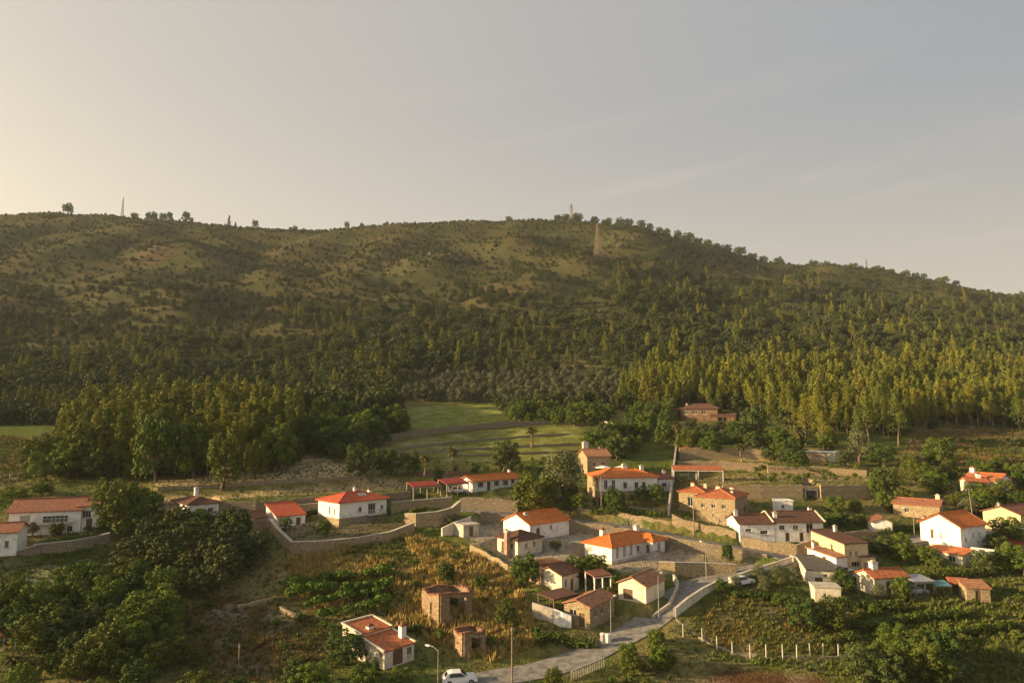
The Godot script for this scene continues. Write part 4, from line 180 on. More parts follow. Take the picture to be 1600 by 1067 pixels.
const REGIONS := [
{"k":"round","poly":[[-66.32,-112.34],[-66.87,-117.53],[-63.32,-123.86],[-53.52,-124.69],[-45.25,-121.61],[-39.44,-115.65],[-35.76,-109.54],[-39.5,-104.02],[-47.06,-104.1],[-48.74,-95.88],[-47.83,-87.57],[-62.9,-87.81],[-77.94,-102.67],[-69.7,-105.5]],"sp":4.6,"h":[4.5,7.5],"label":"dark rounded tree in the dense thicket below the left houses","g":"trees of the lower left thicket","p":1.0},
{"k":"round","poly":[[-63.98,-89.23],[-49.2,-89.94],[-49.18,-97.51],[-35.94,-85.54],[-23.18,-92.19],[-12.07,-84.47],[-11.32,-79.5],[-60.0,-80.24]],"sp":4.6,"h":[3.0,5.0],"label":"dark leafy tree along the bottom left edge","g":"trees along the bottom left edge","p":0.8},
{"k":"round","poly":[[-60.62,-198.17],[-46.13,-178.14],[-36.83,-198.68],[-37.55,-230.76],[-47.96,-270.66],[-64.78,-289.08],[-83.01,-269.72]],"sp":6.0,"h":[9,13],"label":"dark broad tree in the wood left of the green field","g":"broad trees left of the green field","p":1.0},
{"k":"round","poly":[[-106.25,-155.73],[-81.15,-159.95],[-62.49,-169.1],[-57.56,-180.37],[-60.62,-198.17],[-69.83,-208.99],[-92.96,-181.02],[-122.12,-178.42]],"sp":4.8,"h":[6,10],"label":"dark tree under the sunlit left eucalyptus","g":"trees under the left eucalyptus","p":1.0},
{"k":"round","poly":[[38.33,-196.9],[47.4,-204.32],[51.54,-230.72],[38.25,-222.35],[24.81,-205.68],[20.88,-187.97],[26.37,-178.23]],"sp":5.2,"h":[5,8],"label":"dark garden tree on the slope behind the manor house","g":"garden trees behind the manor house","p":0.9},
{"k":"round","poly":[[50.13,-104.55],[83.88,-115.28],[79.66,-107.23],[55.69,-98.11],[47.75,-99.89]],"sp":5.2,"h":[2.5,4.5],"label":"green tree on the lower right terraces","g":"trees of the lower right terraces","p":0.55},
{"k":"round","poly":[[39.21,-84.42],[43.55,-90.74],[52.46,-94.14],[56.68,-91.52],[51.04,-84.03]],"sp":3.6,"h":[3.6,5.6],"label":"grey green tree in the lower right thicket","g":"trees of the lower right thicket","p":1.0},
{"k":"round","poly":[[12.07,-84.45],[15.05,-90.7],[19.72,-95.29],[21.82,-93.4],[20.74,-86.53],[19.49,-83.96]],"sp":4.2,"h":[1.8,3.0],"label":"leafy tree on the bank between the lower road and the field","g":"trees of the lower road bank","p":0.8},
{"k":"round","poly":[[66.35,-117.55],[84.71,-116.36],[81.48,-112.15],[63.9,-113.42]],"sp":4.5,"h":[3,4.5],"label":"leafy tree in the row below the red veranda","g":"tree row below the red veranda","p":0.9},
{"k":"round","poly":[[62.51,-140.37],[82.44,-144.68],[82.38,-142.48],[61.68,-134.59]],"sp":4.5,"h":[2.5,4],"label":"dark tree in the belt below the lowest terrace","g":"tree belt below the lowest terrace","p":0.9},
{"k":"round","poly":[[-8.1,-271.43],[39.95,-267.5],[32.02,-229.42],[22.16,-226.9],[0.0,-240.15]],"sp":5.5,"h":[4.5,7.5],"label":"dark tree at the right edge of the green field","g":"trees at the edge of the green field","p":1.0},
{"k":"round","poly":[[38.94,-232.44],[60.05,-248.02],[60.09,-252.68],[40.61,-256.15]],"sp":5,"h":[4,7],"label":"golden green tree left of the restaurant","g":"trees left of the restaurant","p":1.0},
{"k":"round","poly":[[46.32,-195.23],[66.38,-192.45],[74.19,-218.65],[53.38,-220.8]],"sp":4.2,"h":[2.5,4.2],"label":"dark tree on the bank under the restaurant terrace","g":"trees under the restaurant terrace","p":1.0},
{"k":"round","poly":[[60.47,-181.56],[71.21,-167.59],[85.66,-174.84],[90.72,-195.74],[75.32,-208.14]],"sp":6.0,"h":[4,6.5],"label":"tree among the gardens above the top terrace wall","g":"trees above the top terrace","p":0.7},
{"k":"round","poly":[[71.67,-146.91],[81.44,-143.14],[104.29,-141.91],[114.99,-156.0],[106.44,-164.78],[94.77,-171.0]],"sp":6.0,"h":[3.5,6],"label":"dark tree scattered on the right hand slope","g":"trees of the right slope","p":0.55},
{"k":"round","poly":[[2.61,-141.83],[13.13,-136.31],[13.81,-150.03],[7.14,-155.0],[0.0,-148.3]],"sp":5.5,"h":[3.5,5.5],"label":"tree in the gardens below the long white house","g":"trees below the long house","p":0.7},
{"k":"round","poly":[[65.81,-121.21],[91.63,-125.37],[98.84,-134.92],[73.73,-130.01]],"sp":5.0,"h":[2.4,4.4],"label":"small tree along the upper right lane","g":"trees along the upper right lane","p":0.55},
{"k":"round","poly":[[90.48,-153.51],[114.99,-156.0],[126.47,-171.15],[102.78,-171.18]],"sp":5.0,"h":[2.4,4.4],"label":"small tree near the hillside house","g":"trees near the hillside house","p":0.55},
{"k":"round","poly":[[18.92,-112.68],[25.02,-112.47],[27.09,-114.61],[21.08,-115.86],[16.55,-113.84]],"sp":5.0,"h":[2.4,4.4],"label":"small tree behind the roadside barn","g":"trees behind the roadside barn","p":0.55},
{"k":"round","poly":[[6.99,-151.87],[13.92,-144.28],[15.93,-164.4],[9.39,-169.39]],"sp":5.0,"h":[2.4,4.4],"label":"tree left of the manor house","g":"trees left of the manor house","p":0.55},
{"k":"round","poly":[[-12.7,-138.42],[-7.53,-136.71],[-6.54,-130.05],[-11.33,-130.34]],"sp":5.0,"h":[2.4,4.4],"label":"small tree beside the ramp","g":"trees beside the ramp","p":0.55},
{"k":"round","poly":[[45.46,-110.18],[55.64,-113.46],[51.75,-104.97],[42.9,-103.2]],"sp":5.0,"h":[2.4,4.4],"label":"small tree round the flat roofed hut","g":"trees round the flat roofed hut","p":0.55},
{"k":"round","poly":[[-14.3,-112.48],[-4.25,-116.83],[0.0,-108.84],[-9.67,-106.79]],"sp":5.0,"h":[2.4,4.4],"label":"small tree above the ruin","g":"trees above the ruin","p":0.55},
{"k":"round","poly":[[-13.98,-97.02],[-8.6,-95.53],[-7.53,-88.45],[-11.89,-88.51]],"sp":5.0,"h":[2.4,4.4],"label":"small tree right of the split level house","g":"trees right of the split level house","p":0.55},
{"k":"bush","poly":[[10.72,-117.7],[21.84,-114.39],[23.47,-112.34],[13.04,-110.52],[9.38,-114.68]],"sp":2.6,"h":[0.8,1.7],"label":"garden bush below the orange hip house","g":"bushes below the hip house","p":0.5},
{"k":"bush","poly":[[5.19,-114.19],[16.34,-112.42],[19.41,-107.18],[9.52,-105.35]],"sp":2.6,"h":[0.8,1.7],"label":"bush between the rusty roofed houses","g":"bushes between the rusty roofs","p":0.5},
{"k":"bush","poly":[[51.01,-114.62],[59.91,-106.71],[58.88,-101.88],[46.63,-103.19]],"sp":2.6,"h":[0.8,1.7],"label":"bush in front of the orange cottage","g":"bushes before the orange cottage","p":0.5},
{"k":"bush","poly":[[34.6,-112.07],[45.19,-110.68],[44.14,-107.14],[32.27,-107.91]],"sp":2.6,"h":[0.8,1.7],"label":"bush under the roadside olives","g":"bushes under the olives","p":0.5},
{"k":"bush","poly":[[13.63,-141.32],[30.04,-136.41],[31.84,-144.35],[17.72,-148.24]],"sp":2.6,"h":[0.8,1.7],"label":"bush on the manor lawn","g":"bushes on the manor lawn","p":0.5},
{"k":"bush","poly":[[-88.1,-120.75],[-72.68,-125.2],[-75.68,-129.18],[-92.7,-126.71]],"sp":2.6,"h":[0.8,1.7],"label":"garden bush before the left house","g":"bushes before the left house","p":0.5},
{"k":"euc","poly":[[-107.97,-162.02],[-81.15,-157.15],[-54.51,-163.96],[-59.72,-198.24],[-75.87,-246.9],[-118.48,-254.34],[-143.92,-237.94],[-135.67,-207.39]],"sp":3.6,"h":[10,16],"label":"tall eucalyptus with golden crown in the left sunlit stand","g":"eucalyptus of the left stand","p":1.0},
{"k":"euc","poly":[[38.32,-256.82],[60.35,-249.08],[84.14,-247.42],[98.1,-215.44],[114.61,-205.82],[141.29,-223.42],[155.07,-219.49],[171.14,-219.16],[250.95,-311.56],[218.23,-332.31],[137.31,-325.46],[59.92,-319.68]],"sp":3.4,"h":[7.5,13],"label":"tall eucalyptus with golden crown in the right sunlit wood","g":"eucalyptus of the right wood","p":1.0},
{"k":"euc","poly":[[75.32,-208.14],[85.94,-185.81],[116.64,-196.61],[139.21,-223.43],[101.81,-219.04],[78.57,-222.34]],"sp":7.5,"h":[9,16],"label":"slender eucalyptus standing free before the right wood","g":"free eucalyptus before the right wood","p":0.75},
{"k":"silver","poly":[[-46.04,-290.06],[-5.31,-284.31],[36.79,-262.87],[53.56,-309.18],[31.5,-335.9],[-51.12,-340.83]],"sp":4.0,"h":[4,7],"label":"young silvery tree in the plantation above the green field","g":"young trees above the green field","p":1.0},
{"k":"bush","poly":[[-38.91,-115.63],[-34.94,-119.82],[-26.83,-122.53],[-17.58,-128.15],[-6.68,-122.03],[0.0,-112.93],[2.77,-102.35],[0.0,-95.07],[-5.17,-95.68],[-7.86,-87.79],[-13.73,-95.39],[-26.27,-103.78],[-34.45,-105.73]],"sp":3.4,"h":[0.9,1.9],"label":"bush in the golden grass slope","g":"bushes of the golden grass slope","p":0.3},
{"k":"bush","poly":[[22.69,-96.89],[32.15,-107.53],[40.15,-110.62],[43.55,-106.89],[50.79,-105.89],[44.79,-92.38],[33.41,-92.97],[26.18,-96.88]],"sp":3.6,"h":[0.9,1.9],"label":"low bush on the roadside grass terraces","g":"bushes of the roadside terraces","p":0.3},
{"k":"bush","poly":[[49.92,-102.34],[77.72,-107.24],[61.35,-83.81],[40.37,-83.74]],"sp":2.6,"h":[0.9,1.9],"label":"low bush in the lower right vegetable plots","g":"bushes of the lower right plots","p":0.55},
{"k":"bush","poly":[[51.22,-146.3],[80.64,-156.16],[87.36,-168.93],[59.72,-170.13]],"sp":3.0,"h":[0.9,1.9],"label":"garden bush on the sunlit terraces","g":"bushes on the sunlit terraces","p":0.5},
{"k":"bush","poly":[[86.31,-156.11],[104.01,-138.21],[155.43,-204.27],[125.72,-208.33],[100.79,-181.58]],"sp":3.2,"h":[0.9,1.9],"label":"bush on the scrubby right slope","g":"bushes of the right slope","p":0.6},
{"k":"bush","poly":[[-25.05,-169.47],[-11.27,-174.2],[0.0,-182.1],[17.19,-185.75],[15.91,-172.25],[3.04,-164.86],[-10.61,-164.18]],"sp":3.4,"h":[0.9,1.9],"label":"bush along the foot of the terraced field","g":"bushes at the foot of the field","p":0.8},
{"k":"bush","poly":[[2.66,-98.26],[11.75,-93.39],[6.33,-88.31],[-3.16,-88.26],[-5.07,-94.03]],"sp":2.6,"h":[0.9,1.9],"label":"bush on the bank above the lower road","g":"bushes of the road bank","p":0.6},
{"k":"bush","poly":[[12.37,-86.42],[17.13,-95.17],[21.08,-97.47],[19.9,-85.61],[22.49,-83.99],[7.41,-83.03]],"sp":2.6,"h":[0.9,1.9],"label":"bush on the bank below the lower road","g":"bushes under the lower road","p":0.7},
{"k":"bush","poly":[[-48.3,-95.86],[-45.49,-106.88],[-35.08,-104.82],[-23.56,-96.9],[-22.4,-89.28],[-34.42,-85.56]],"sp":3.0,"h":[0.9,1.9],"label":"bush on the bare lower left plot","g":"bushes of the lower left plot","p":0.35}]
const GROUND_COVERS := [
{"poly":[[-39.66,-117.73],[-31.18,-122.07],[-18.63,-127.39],[-7.24,-122.03],[0.0,-113.94],[4.31,-95.72],[-3.21,-89.61],[-13.98,-97.02],[-27.64,-102.01]],"c":[0.34,0.25,0.085],"e":3,"nz":0.4,"cv":"dry"},
{"poly":[[-47.42,-95.82],[-45.92,-107.84],[-35.41,-105.75],[-20.58,-95.3],[-28.32,-85.63],[-38.21,-85.48]],"c":[0.12,0.085,0.035],"e":3,"nz":0.4,"cv":"mix"},
{"poly":[[-75.9,-148.72],[-33.44,-154.89],[-42.23,-186.2],[-58.62,-186.26],[-83.78,-162.12]],"c":[0.52,0.4,0.22],"e":1.5,"nz":0.2,"cv":"short"},
{"poly":[[-72.01,-141.46],[-21.98,-151.09],[-29.73,-164.33],[-33.17,-153.75],[-54.97,-149.3],[-74.51,-146.2]],"c":[0.52,0.4,0.22],"e":1,"nz":0.2,"cv":"short"},
{"poly":[[-41.81,-230.54],[-44.22,-270.94],[-26.91,-288.29],[-5.24,-280.98],[0.0,-246.95],[-17.21,-231.27]],"c":[0.25,0.28,0.065],"e":1.5,"nz":0.25,"cv":"field"},
{"poly":[[-41.46,-198.77],[-16.51,-222.04],[21.53,-231.4],[23.86,-205.74],[13.76,-185.82],[-9.87,-177.96],[-28.99,-174.26]],"c":[0.23,0.245,0.06],"e":1.5,"nz":0.35,"cv":"field"},
{"poly":[[19.9,-85.61],[30.4,-89.26],[37.88,-86.42],[36.3,-81.47],[17.44,-81.55]],"c":[0.13,0.07,0.035],"e":1.2,"nz":0.2,"cv":""},
{"poly":[[22.69,-96.89],[32.15,-107.53],[39.36,-111.19],[44.08,-105.88],[51.28,-104.97],[44.62,-92.05],[32.83,-91.45],[27.19,-94.48]],"c":[0.15,0.125,0.035],"e":2,"nz":0.4,"cv":"mix"},
{"poly":[[50.79,-104.02],[84.33,-113.19],[60.37,-82.55],[39.75,-82.54]],"c":[0.085,0.095,0.022],"e":2,"nz":0.45,"cv":"green"},
{"poly":[[-12.18,-132.93],[-8.1,-135.88],[0.0,-135.5],[12.19,-133.05],[22.34,-132.08],[27.67,-126.28],[33.61,-122.91],[41.01,-118.56],[31.58,-115.78],[23.78,-113.76],[16.74,-115.07],[10.84,-118.97],[5.38,-118.23],[0.0,-117.82],[-6.88,-125.45]],"c":[0.42,0.365,0.285],"e":1,"nz":0.18,"cv":""},
{"poly":[[-7.87,-132.34],[0.0,-130.06],[11.97,-130.91],[22.83,-131.47],[23.93,-130.82],[12.16,-132.76],[-7.4,-134.54]],"c":[0.42,0.36,0.28],"e":1,"nz":0.15,"cv":""},
{"poly":[[24.43,-116.69],[31.63,-115.94],[41.24,-119.15],[33.75,-123.32],[27.14,-126.55]],"c":[0.4,0.32,0.22],"e":1,"nz":0.15,"cv":""},
{"poly":[[23.92,-114.38],[10.72,-117.7],[9.07,-124.18],[24.81,-129.33]],"c":[0.36,0.3,0.22],"e":1.5,"nz":0.2,"cv":""},
{"poly":[[45.45,-149.44],[84.15,-156.13],[88.33,-166.41],[69.64,-167.58],[39.08,-169.3],[36.35,-157.67]],"c":[0.34,0.26,0.11],"e":1,"nz":0.3,"cv":"short"},
{"poly":[[43.93,-182.63],[63.3,-180.1],[77.12,-166.94],[85.98,-169.19],[86.59,-187.12],[45.44,-188.78]],"c":[0.34,0.28,0.08],"e":1,"nz":0.3,"cv":"short"},
{"poly":[[96.71,-174.41],[127.09,-167.88],[176.22,-230.9],[145.07,-229.26],[117.52,-204.27]],"c":[0.16,0.125,0.05],"e":3,"nz":0.4,"cv":"mix"},
{"poly":[[-161.32,-217.1],[-140.45,-207.34],[-109.31,-163.3],[-112.99,-153.29],[-131.43,-165.54],[-165.39,-207.26]],"c":[0.15,0.14,0.04],"e":2,"nz":0.3,"cv":"mix"},
{"poly":[[50.46,-119.2],[55.64,-113.46],[61.81,-106.66],[65.1,-110.39],[59.67,-119.22],[55.98,-125.35]],"c":[0.2,0.16,0.11],"e":1.5,"nz":0.2,"cv":""},
{"poly":[[-24.07,-163.06],[-8.99,-162.46],[-11.04,-170.7],[-24.74,-167.45]],"c":[0.2,0.12,0.07],"e":1,"nz":0.2,"cv":""},
{"poly":[[-93.57,-119.33],[-72.29,-125.5],[-77.9,-132.84],[-101.35,-128.8]],"c":[0.14,0.13,0.07],"e":1.5,"nz":0.3,"cv":"mix"},
{"poly":[[-46.03,-133.71],[-38.11,-121.31],[-28.49,-123.7],[-18.32,-129.94],[-19.25,-131.25],[-39.76,-135.54]],"c":[0.18,0.15,0.09],"e":1,"nz":0.3,"cv":"short"},
{"poly":[[-87.16,-114.08],[-80.36,-119.18],[-71.24,-123.87],[-60.83,-120.23],[-61.81,-106.67],[-77.94,-102.67]],"c":[0.095,0.115,0.028],"e":2,"nz":0.35,"cv":"green"},
{"poly":[[21.82,-93.4],[27.22,-91.88],[43.64,-90.11],[55.94,-89.17],[45.7,-85.21],[30.3,-88.98]],"c":[0.1,0.13,0.02],"e":1.5,"nz":0.3,"cv":"green"}]
const SPOTS := {"car_white_front":[-6.27,8.42,-85.5],"car_dark":[53.28,14.78,-113.17],"car_white_yard":[54.79,14.24,-113.37],"car_awning":[61.76,12.76,-108.54],"car_olive_row":[36.11,13.71,-110.54],"car_carport":[-11.6,23.44,-149.99],"lamp_front":[-8.73,8.25,-84.22],"lamp_right":[73.39,17.92,-127.46],"lamp_bend":[31.29,13.95,-113.32],"lamp_bins":[13.53,10.02,-96.96],"lamp_bend2":[20.91,11.29,-100.73],"lamp_yard":[36.68,14.55,-114.64],"pole_right":[88.66,19.54,-134.05],"pole_mid":[17.38,21.53,-135.27],"pole_terrace":[-50.4,20.78,-136.34],"pole_slope":[0.0,8.68,-84.61],"pole_left":[-106.11,22.91,-146.41],"pole_field":[-33.67,8.75,-87.86],"pole_house":[33.25,18.24,-127.63],"bin_a":[12.34,9.83,-95.94],"bin_b":[12.98,9.86,-95.58],"sign_bin":[12.73,9.89,-96.28],"ruin":[-10.06,10.81,-98.8],"ruin_small":[-6.21,9.33,-91.06],"carport_red":[-12.66,23.36,-149.51],"carport_left":[-18.8,23.12,-148.06],"pergola":[41.81,25.43,-156.34],"shelter":[13.34,13.23,-108.96],"parasol_a":[21.54,25.83,-163.26],"parasol_b":[26.16,25.69,-164.8],"awning":[62.83,13.03,-108.99],"gate_white":[-6.93,8.71,-87.98],"cellar":[62.93,22.57,-145.94],"shade_sail":[78.08,15.36,-116.57],"rail_a":[7.15,8.56,-85.92],"rail_b":[11.48,9.04,-88.97],"vine_a":[-34.93,13.14,-108.56],"vine_b":[-20.41,14.17,-112.38],"vine_c":[-33.48,12.45,-105.71],"vine_d":[-19.07,13.16,-108.47],"vine_e":[-29.6,11.71,-102.38],"vine_f":[-20.15,12.56,-106.01],"vine_g":[-26.9,11.07,-99.4],"vine_h":[-18.98,11.83,-102.93],"tiny_roof":[-66.47,9.83,-93.39],"pallet_tent":[69.61,12.85,-109.71],"tarp":[65.84,13.17,-108.42],"patio":[6.75,11.88,-103.72],"restaurant_veranda":[69.4,37.15,-226.06],"posts":[[23.09,-95.75],[25.41,-94.79],[26.85,-93.09],[28.41,-91.73],[30.46,-91.0],[32.39,-90.71],[34.44,-90.56],[36.23,-90.56],[38.07,-90.87],[39.78,-91.03],[41.74,-91.04],[43.96,-91.71]],"hedges":[[[62.99,-168.34],[77.03,-166.79],1.5,"green hedge on top of the middle terrace wall"],[[47.92,-194.95],[65.52,-197.34],1.8,"dark hedge above the top terrace wall"],[[-19.3,-131.5],[-12.0,-139.12],1.0,"low clipped hedge on the raised lawn"],[[15.54,-135.48],[27.95,-132.53],1.3,"hedge along the manor lawn wall"],[[65.31,-112.37],[81.87,-114.0],1.8,"long hedge below the red veranda"],[[57.79,-126.53],[68.47,-126.91],1.6,"hedge above the pale road wall"],[[-81.24,-120.3],[-73.76,-124.16],1.2,"hedge behind the grey wall of the left house"],[[48.54,-146.37],[59.24,-146.15],1.2,"low hedge on the lowest terrace"],[[-41.25,-136.47],[-31.08,-141.29],1.0,"low hedge behind the villa garden"],[[71.04,-129.43],[82.09,-131.86],1.5,"hedge along the upper right lane"],[[3.45,-95.77],[11.0,-94.15],1.4,"rough hedge on the bank above the road"],[[46.24,-104.32],[55.95,-103.18],1.5,"hedge below the orange cottage"],[[8.38,-115.34],[16.43,-113.03],1.4,"hedge below the yard of the hip house"],[[33.79,-106.62],[42.17,-105.9],1.2,"scrubby hedge across the roadside terrace"],[[48.27,-98.29],[63.94,-101.18],1.4,"leafy hedge between the lower right plots"],[[49.11,-94.2],[68.63,-97.65],1.4,"leafy row across the lower right plots"]],"rocks":[[-60.27,-630.79,24,2.4,30,"pale pinkish rock outcrop in the middle of the upper hillside"],[104.84,-675.8,20,2.2,26,"grey rock outcrop right of the hillside pylon"],[177.79,-688.55,16,1.8,14,"small rock patch below the right shoulder of the summit"],[-134.89,-703.93,18,1.8,12,"sunlit rocks near the ridge left of the summit"],[31.98,-102.58,3.0,0.5,14,"pile of pale stones below the pale parapet"],[-42.59,-101.45,4,0.5,14,"heap of stones on the bare lower left plot"],[81.14,-205.8,6,1.0,14,"scattered stones beside the sloping path"],[121.31,-204.28,6,0.9,14,"pale stones at the foot of the right wood"]],"far":{"pylon_left":[-489.95,-835.0,25.04],"pylon_top":[71.51,-800.0,21.74],"pylon_mid":[78.57,-610.0,32.59],"mast_right":[406.52,-768.0,14.4]},"ridge_trees":[[-561.1,-838.0,11.78,11.0,"round"],[-473.44,-833.47,6.25,8.59,"round"],[-455.17,-832.18,9.36,7.02,"round"],[-447.71,-831.65,10.13,7.01,"round"],[-436.12,-830.82,8.57,7.79,"round"],[-427.86,-830.24,9.34,7.0,"round"],[-406.44,-828.71,10.87,9.32,"round"],[-399.04,-828.18,5.43,3.88,"round"],[-351.49,-826.44,12.39,5.42,"slim"],[-343.46,-826.17,6.97,3.87,"slim"],[-318.6,-825.31,8.51,6.96,"round"],[-273.81,-823.75,4.63,4.63,"round"],[-268.22,-823.56,6.17,5.4,"round"],[-203.55,-820.46,7.69,5.38,"round"],[-185.26,-819.5,4.61,4.61,"round"],[-153.55,-817.85,3.83,3.83,"round"],[-3.88,-810.5,6.84,7.6,"round"],[55.69,-807.45,7.57,9.08,"round"],[65.7,-806.86,7.56,10.59,"round"],[78.76,-806.09,9.82,13.6,"round"],[100.22,-804.82,7.54,9.05,"round"],[111.69,-804.14,6.78,6.78,"round"],[117.04,-803.82,9.79,6.78,"round"],[130.76,-803.0,9.78,11.29,"round"],[140.51,-801.56,9.01,10.52,"round"],[155.43,-799.33,8.24,8.99,"round"],[165.09,-797.89,6.73,8.23,"round"],[176.18,-796.22,6.72,7.46,"round"],[184.29,-795.0,7.45,9.69,"round"],[197.5,-793.0,9.66,8.92,"round"],[209.18,-791.22,10.38,14.83,"round"],[220.81,-789.44,8.14,8.88,"round"],[230.94,-787.89,8.12,10.34,"round"],[241.03,-786.33,6.63,8.84,"round"],[251.08,-784.78,8.09,13.24,"round"],[266.81,-782.4,9.53,13.2,"round"],[280.37,-780.5,6.58,10.24,"round"],[292.44,-778.8,6.57,8.76,"round"],[309.39,-776.4,8.0,10.19,"round"],[347.32,-771.46,7.95,10.12,"round"],[361.38,-769.92,7.94,7.22,"round"],[369.79,-769.0,5.77,7.21,"round"],[390.01,-766.77,7.19,10.06,"round"],[398.35,-765.85,5.02,5.74,"round"],[417.02,-763.77,5.73,5.73,"round"],[430.65,-762.0,5.71,8.57,"round"],[445.42,-759.8,7.12,9.97,"round"],[456.11,-758.2,5.68,7.11,"round"],[464.75,-756.9,5.67,5.67,"round"],[483.91,-754.0,6.36,12.72,"round"],[497.15,-752.17,4.93,7.05,"round"]]}

const NEAR_X0 := -176
const NEAR_X1 := 192
const NEAR_Z0 := -304
const NEAR_Z1 := -64
const FAR_X0 := -1296
const FAR_X1 := 1296
const FAR_Z0 := -1424
const FAR_Z1 := 208
const FAR_STEP := 16
const EUCALYPTUS_TINTS := [Color(.158, .166, .026), Color(.134, .152, .026), Color(.182, .178, .028), Color(.112, .138, .030)]
const SUN_SIDE := 96.0   # degrees to the left of the view
const SUN_HIGH := 13.5
const EXPOSURE := 2.45

var rng := RandomNumberGenerator.new()
var M := {}
var far_h := PackedFloat32Array()
var far_w := 0
var near_h := PackedFloat32Array()
var near_w := 0
var near_free := PackedByteArray()
var relief := FastNoiseLite.new()
var patch := FastNoiseLite.new()
var fine := FastNoiseLite.new()
var taken := {}


func _ready() -> void:
	rng.seed = 20
	# camera, air, sun
	var cam := Camera3D.new()
	cam.name = "camera"
	cam.position = Vector3(0, 40, 0)
	cam.rotation.x = deg_to_rad(6.25)
	cam.fov = 53.13
	cam.near = 0.5
	cam.far = 4000.0
	cam.current = true
	add_child(cam)
	var env := Environment.new()
	env.background_mode = Environment.BG_SKY
	env.sky = make_sky()
	env.tonemap_mode = Environment.TONE_MAPPER_LINEAR
	env.tonemap_exposure = EXPOSURE
	env.sdfgi_enabled = true
	env.ssao_enabled = true
	env.ssil_enabled = true
	env.fog_enabled = true
	env.fog_density = 0.000075
	env.fog_light_color = Color(0.80, 0.83, 0.86)
	var we := WorldEnvironment.new()
	we.name = "environment"
	we.environment = env
	add_child(we)
	var sun := DirectionalLight3D.new()
	sun.name = "sun"
	sun.light_energy = 1.6
	sun.light_color = Color(1.0, 0.86, 0.64)
	sun.light_angular_distance = 2.0
	sun.shadow_enabled = true
	sun.rotation = Vector3(deg_to_rad(-SUN_HIGH), deg_to_rad(SUN_SIDE) + PI, 0)
	add_child(sun)
	# setting
	make_materials()
	make_terrain()
	make_roads()
	for w in WALLS:
		make_wall(w)
	for h in HOUSES:
		make_house(h)
	make_things()
	make_rocks()
	for q in REGIONS:
		if q.k == "euc" or q.k == "silver":
			wood_polys.append(poly2(q.poly))
	make_plants()
	make_grass()


# ------------------------------------------------------------------ mesh builder
class Mb:
	var v := PackedVector3Array()
	var n := PackedVector3Array()
	var t := PackedVector2Array()
	var c := PackedColorArray()
	var tint := Color(1, 1, 1)
	func tri(a: Vector3, b: Vector3, d: Vector3, ua := Vector2.ZERO, ub := Vector2.ZERO, ud := Vector2.ZERO) -> void:
		var m := (b - a).cross(d - a).normalized()
		if ua == ub and ub == ud:
			# metres across and up the face
			var x := Vector3.UP.cross(m)
			x = Vector3.RIGHT if x.length_squared() < 0.01 else x.normalized()
			var y := m.cross(x)
			ua = Vector2(a.dot(x), -a.dot(y)); ub = Vector2(b.dot(x), -b.dot(y)); ud = Vector2(d.dot(x), -d.dot(y))
		v.append(a); v.append(d); v.append(b)
		t.append(ua); t.append(ud); t.append(ub)
		for k in 3:
			n.append(m); c.append(tint)
	func quad(a: Vector3, b: Vector3, d: Vector3, e: Vector3, _w := 1.0, _h := 1.0) -> void:
		tri(a, b, d)
		tri(a, d, e)
	func box(p: Vector3, s: Vector3, b := Basis()) -> void:
		var q := []
		for k in 8:
			q.append(p + b * (Vector3((k & 1) - 0.5, ((k >> 1) & 1) - 0.5, ((k >> 2) & 1) - 0.5) * s))
		quad(q[4], q[5], q[7], q[6]); quad(q[1], q[0], q[2], q[3])
		quad(q[5], q[1], q[3], q[7]); quad(q[0], q[4], q[6], q[2])
		quad(q[6], q[7], q[3], q[2]); quad(q[0], q[1], q[5], q[4])
	func tube(a: Vector3, b: Vector3, ra: float, rb: float, sides := 6, cap := true) -> void:
		var d := (b - a).normalized()
		var x := d.cross(Vector3.RIGHT if absf(d.x) < 0.8 else Vector3.UP).normalized()
		var y := d.cross(x)
		var pa := []
		var pb := []
		for k in sides:
			var w := TAU * k / sides
			var o := x * cos(w) + y * sin(w)
			pa.append(a + o * ra); pb.append(b + o * rb)
		for k in sides:
			var m := (k + 1) % sides
			quad(pa[k], pa[m], pb[m], pb[k])
			if cap:
				tri(pb[k], pb[m], b)
				tri(pa[m], pa[k], a)
	func mesh() -> ArrayMesh:
		var a := []
		a.resize(Mesh.ARRAY_MAX)
		a[Mesh.ARRAY_VERTEX] = v; a[Mesh.ARRAY_NORMAL] = n; a[Mesh.ARRAY_TEX_UV] = t; a[Mesh.ARRAY_COLOR] = c
		var m := ArrayMesh.new()
		m.add_surface_from_arrays(Mesh.PRIMITIVE_TRIANGLES, a)
		return m


# ------------------------------------------------------------------ scene helpers
func numbered(called: String) -> String:
	if not taken.has(called):
		taken[called] = 0
		return called
	taken[called] += 1
	return "%s_%03d" % [called, taken[called]]

func thing(called: String, label: String, category: String, at := Vector3.ZERO, turn := 0.0, group := "") -> Node3D:
	var o := Node3D.new()
	o.name = numbered(called)
	add_child(o)
	o.position = at
	o.rotation.y = turn
	tag(o, label, category, group)
	return o

func tag(o: Node, label: String, category: String, group := "") -> void:
	o.set_meta("label", label)
	o.set_meta("category", category)
	if group:
		o.set_meta("group", group)

func part(parent: Node, called: String, m: Mesh, mat: Material) -> MeshInstance3D:
	var o := MeshInstance3D.new()
	o.name = called
	o.mesh = m
	o.material_override = mat
	o.cast_shadow = GeometryInstance3D.SHADOW_CASTING_SETTING_ON
	parent.add_child(o, true)
	return o

func structure(called: String, m: Mesh, mat: Material) -> MeshInstance3D:
	var o := part(self, numbered(called), m, mat)
	o.set_meta("kind", "structure")
	return o


# ------------------------------------------------------------------ materials
func lin(r: float, g: float, b: float) -> Color:
	return Color(r, g, b).linear_to_srgb()

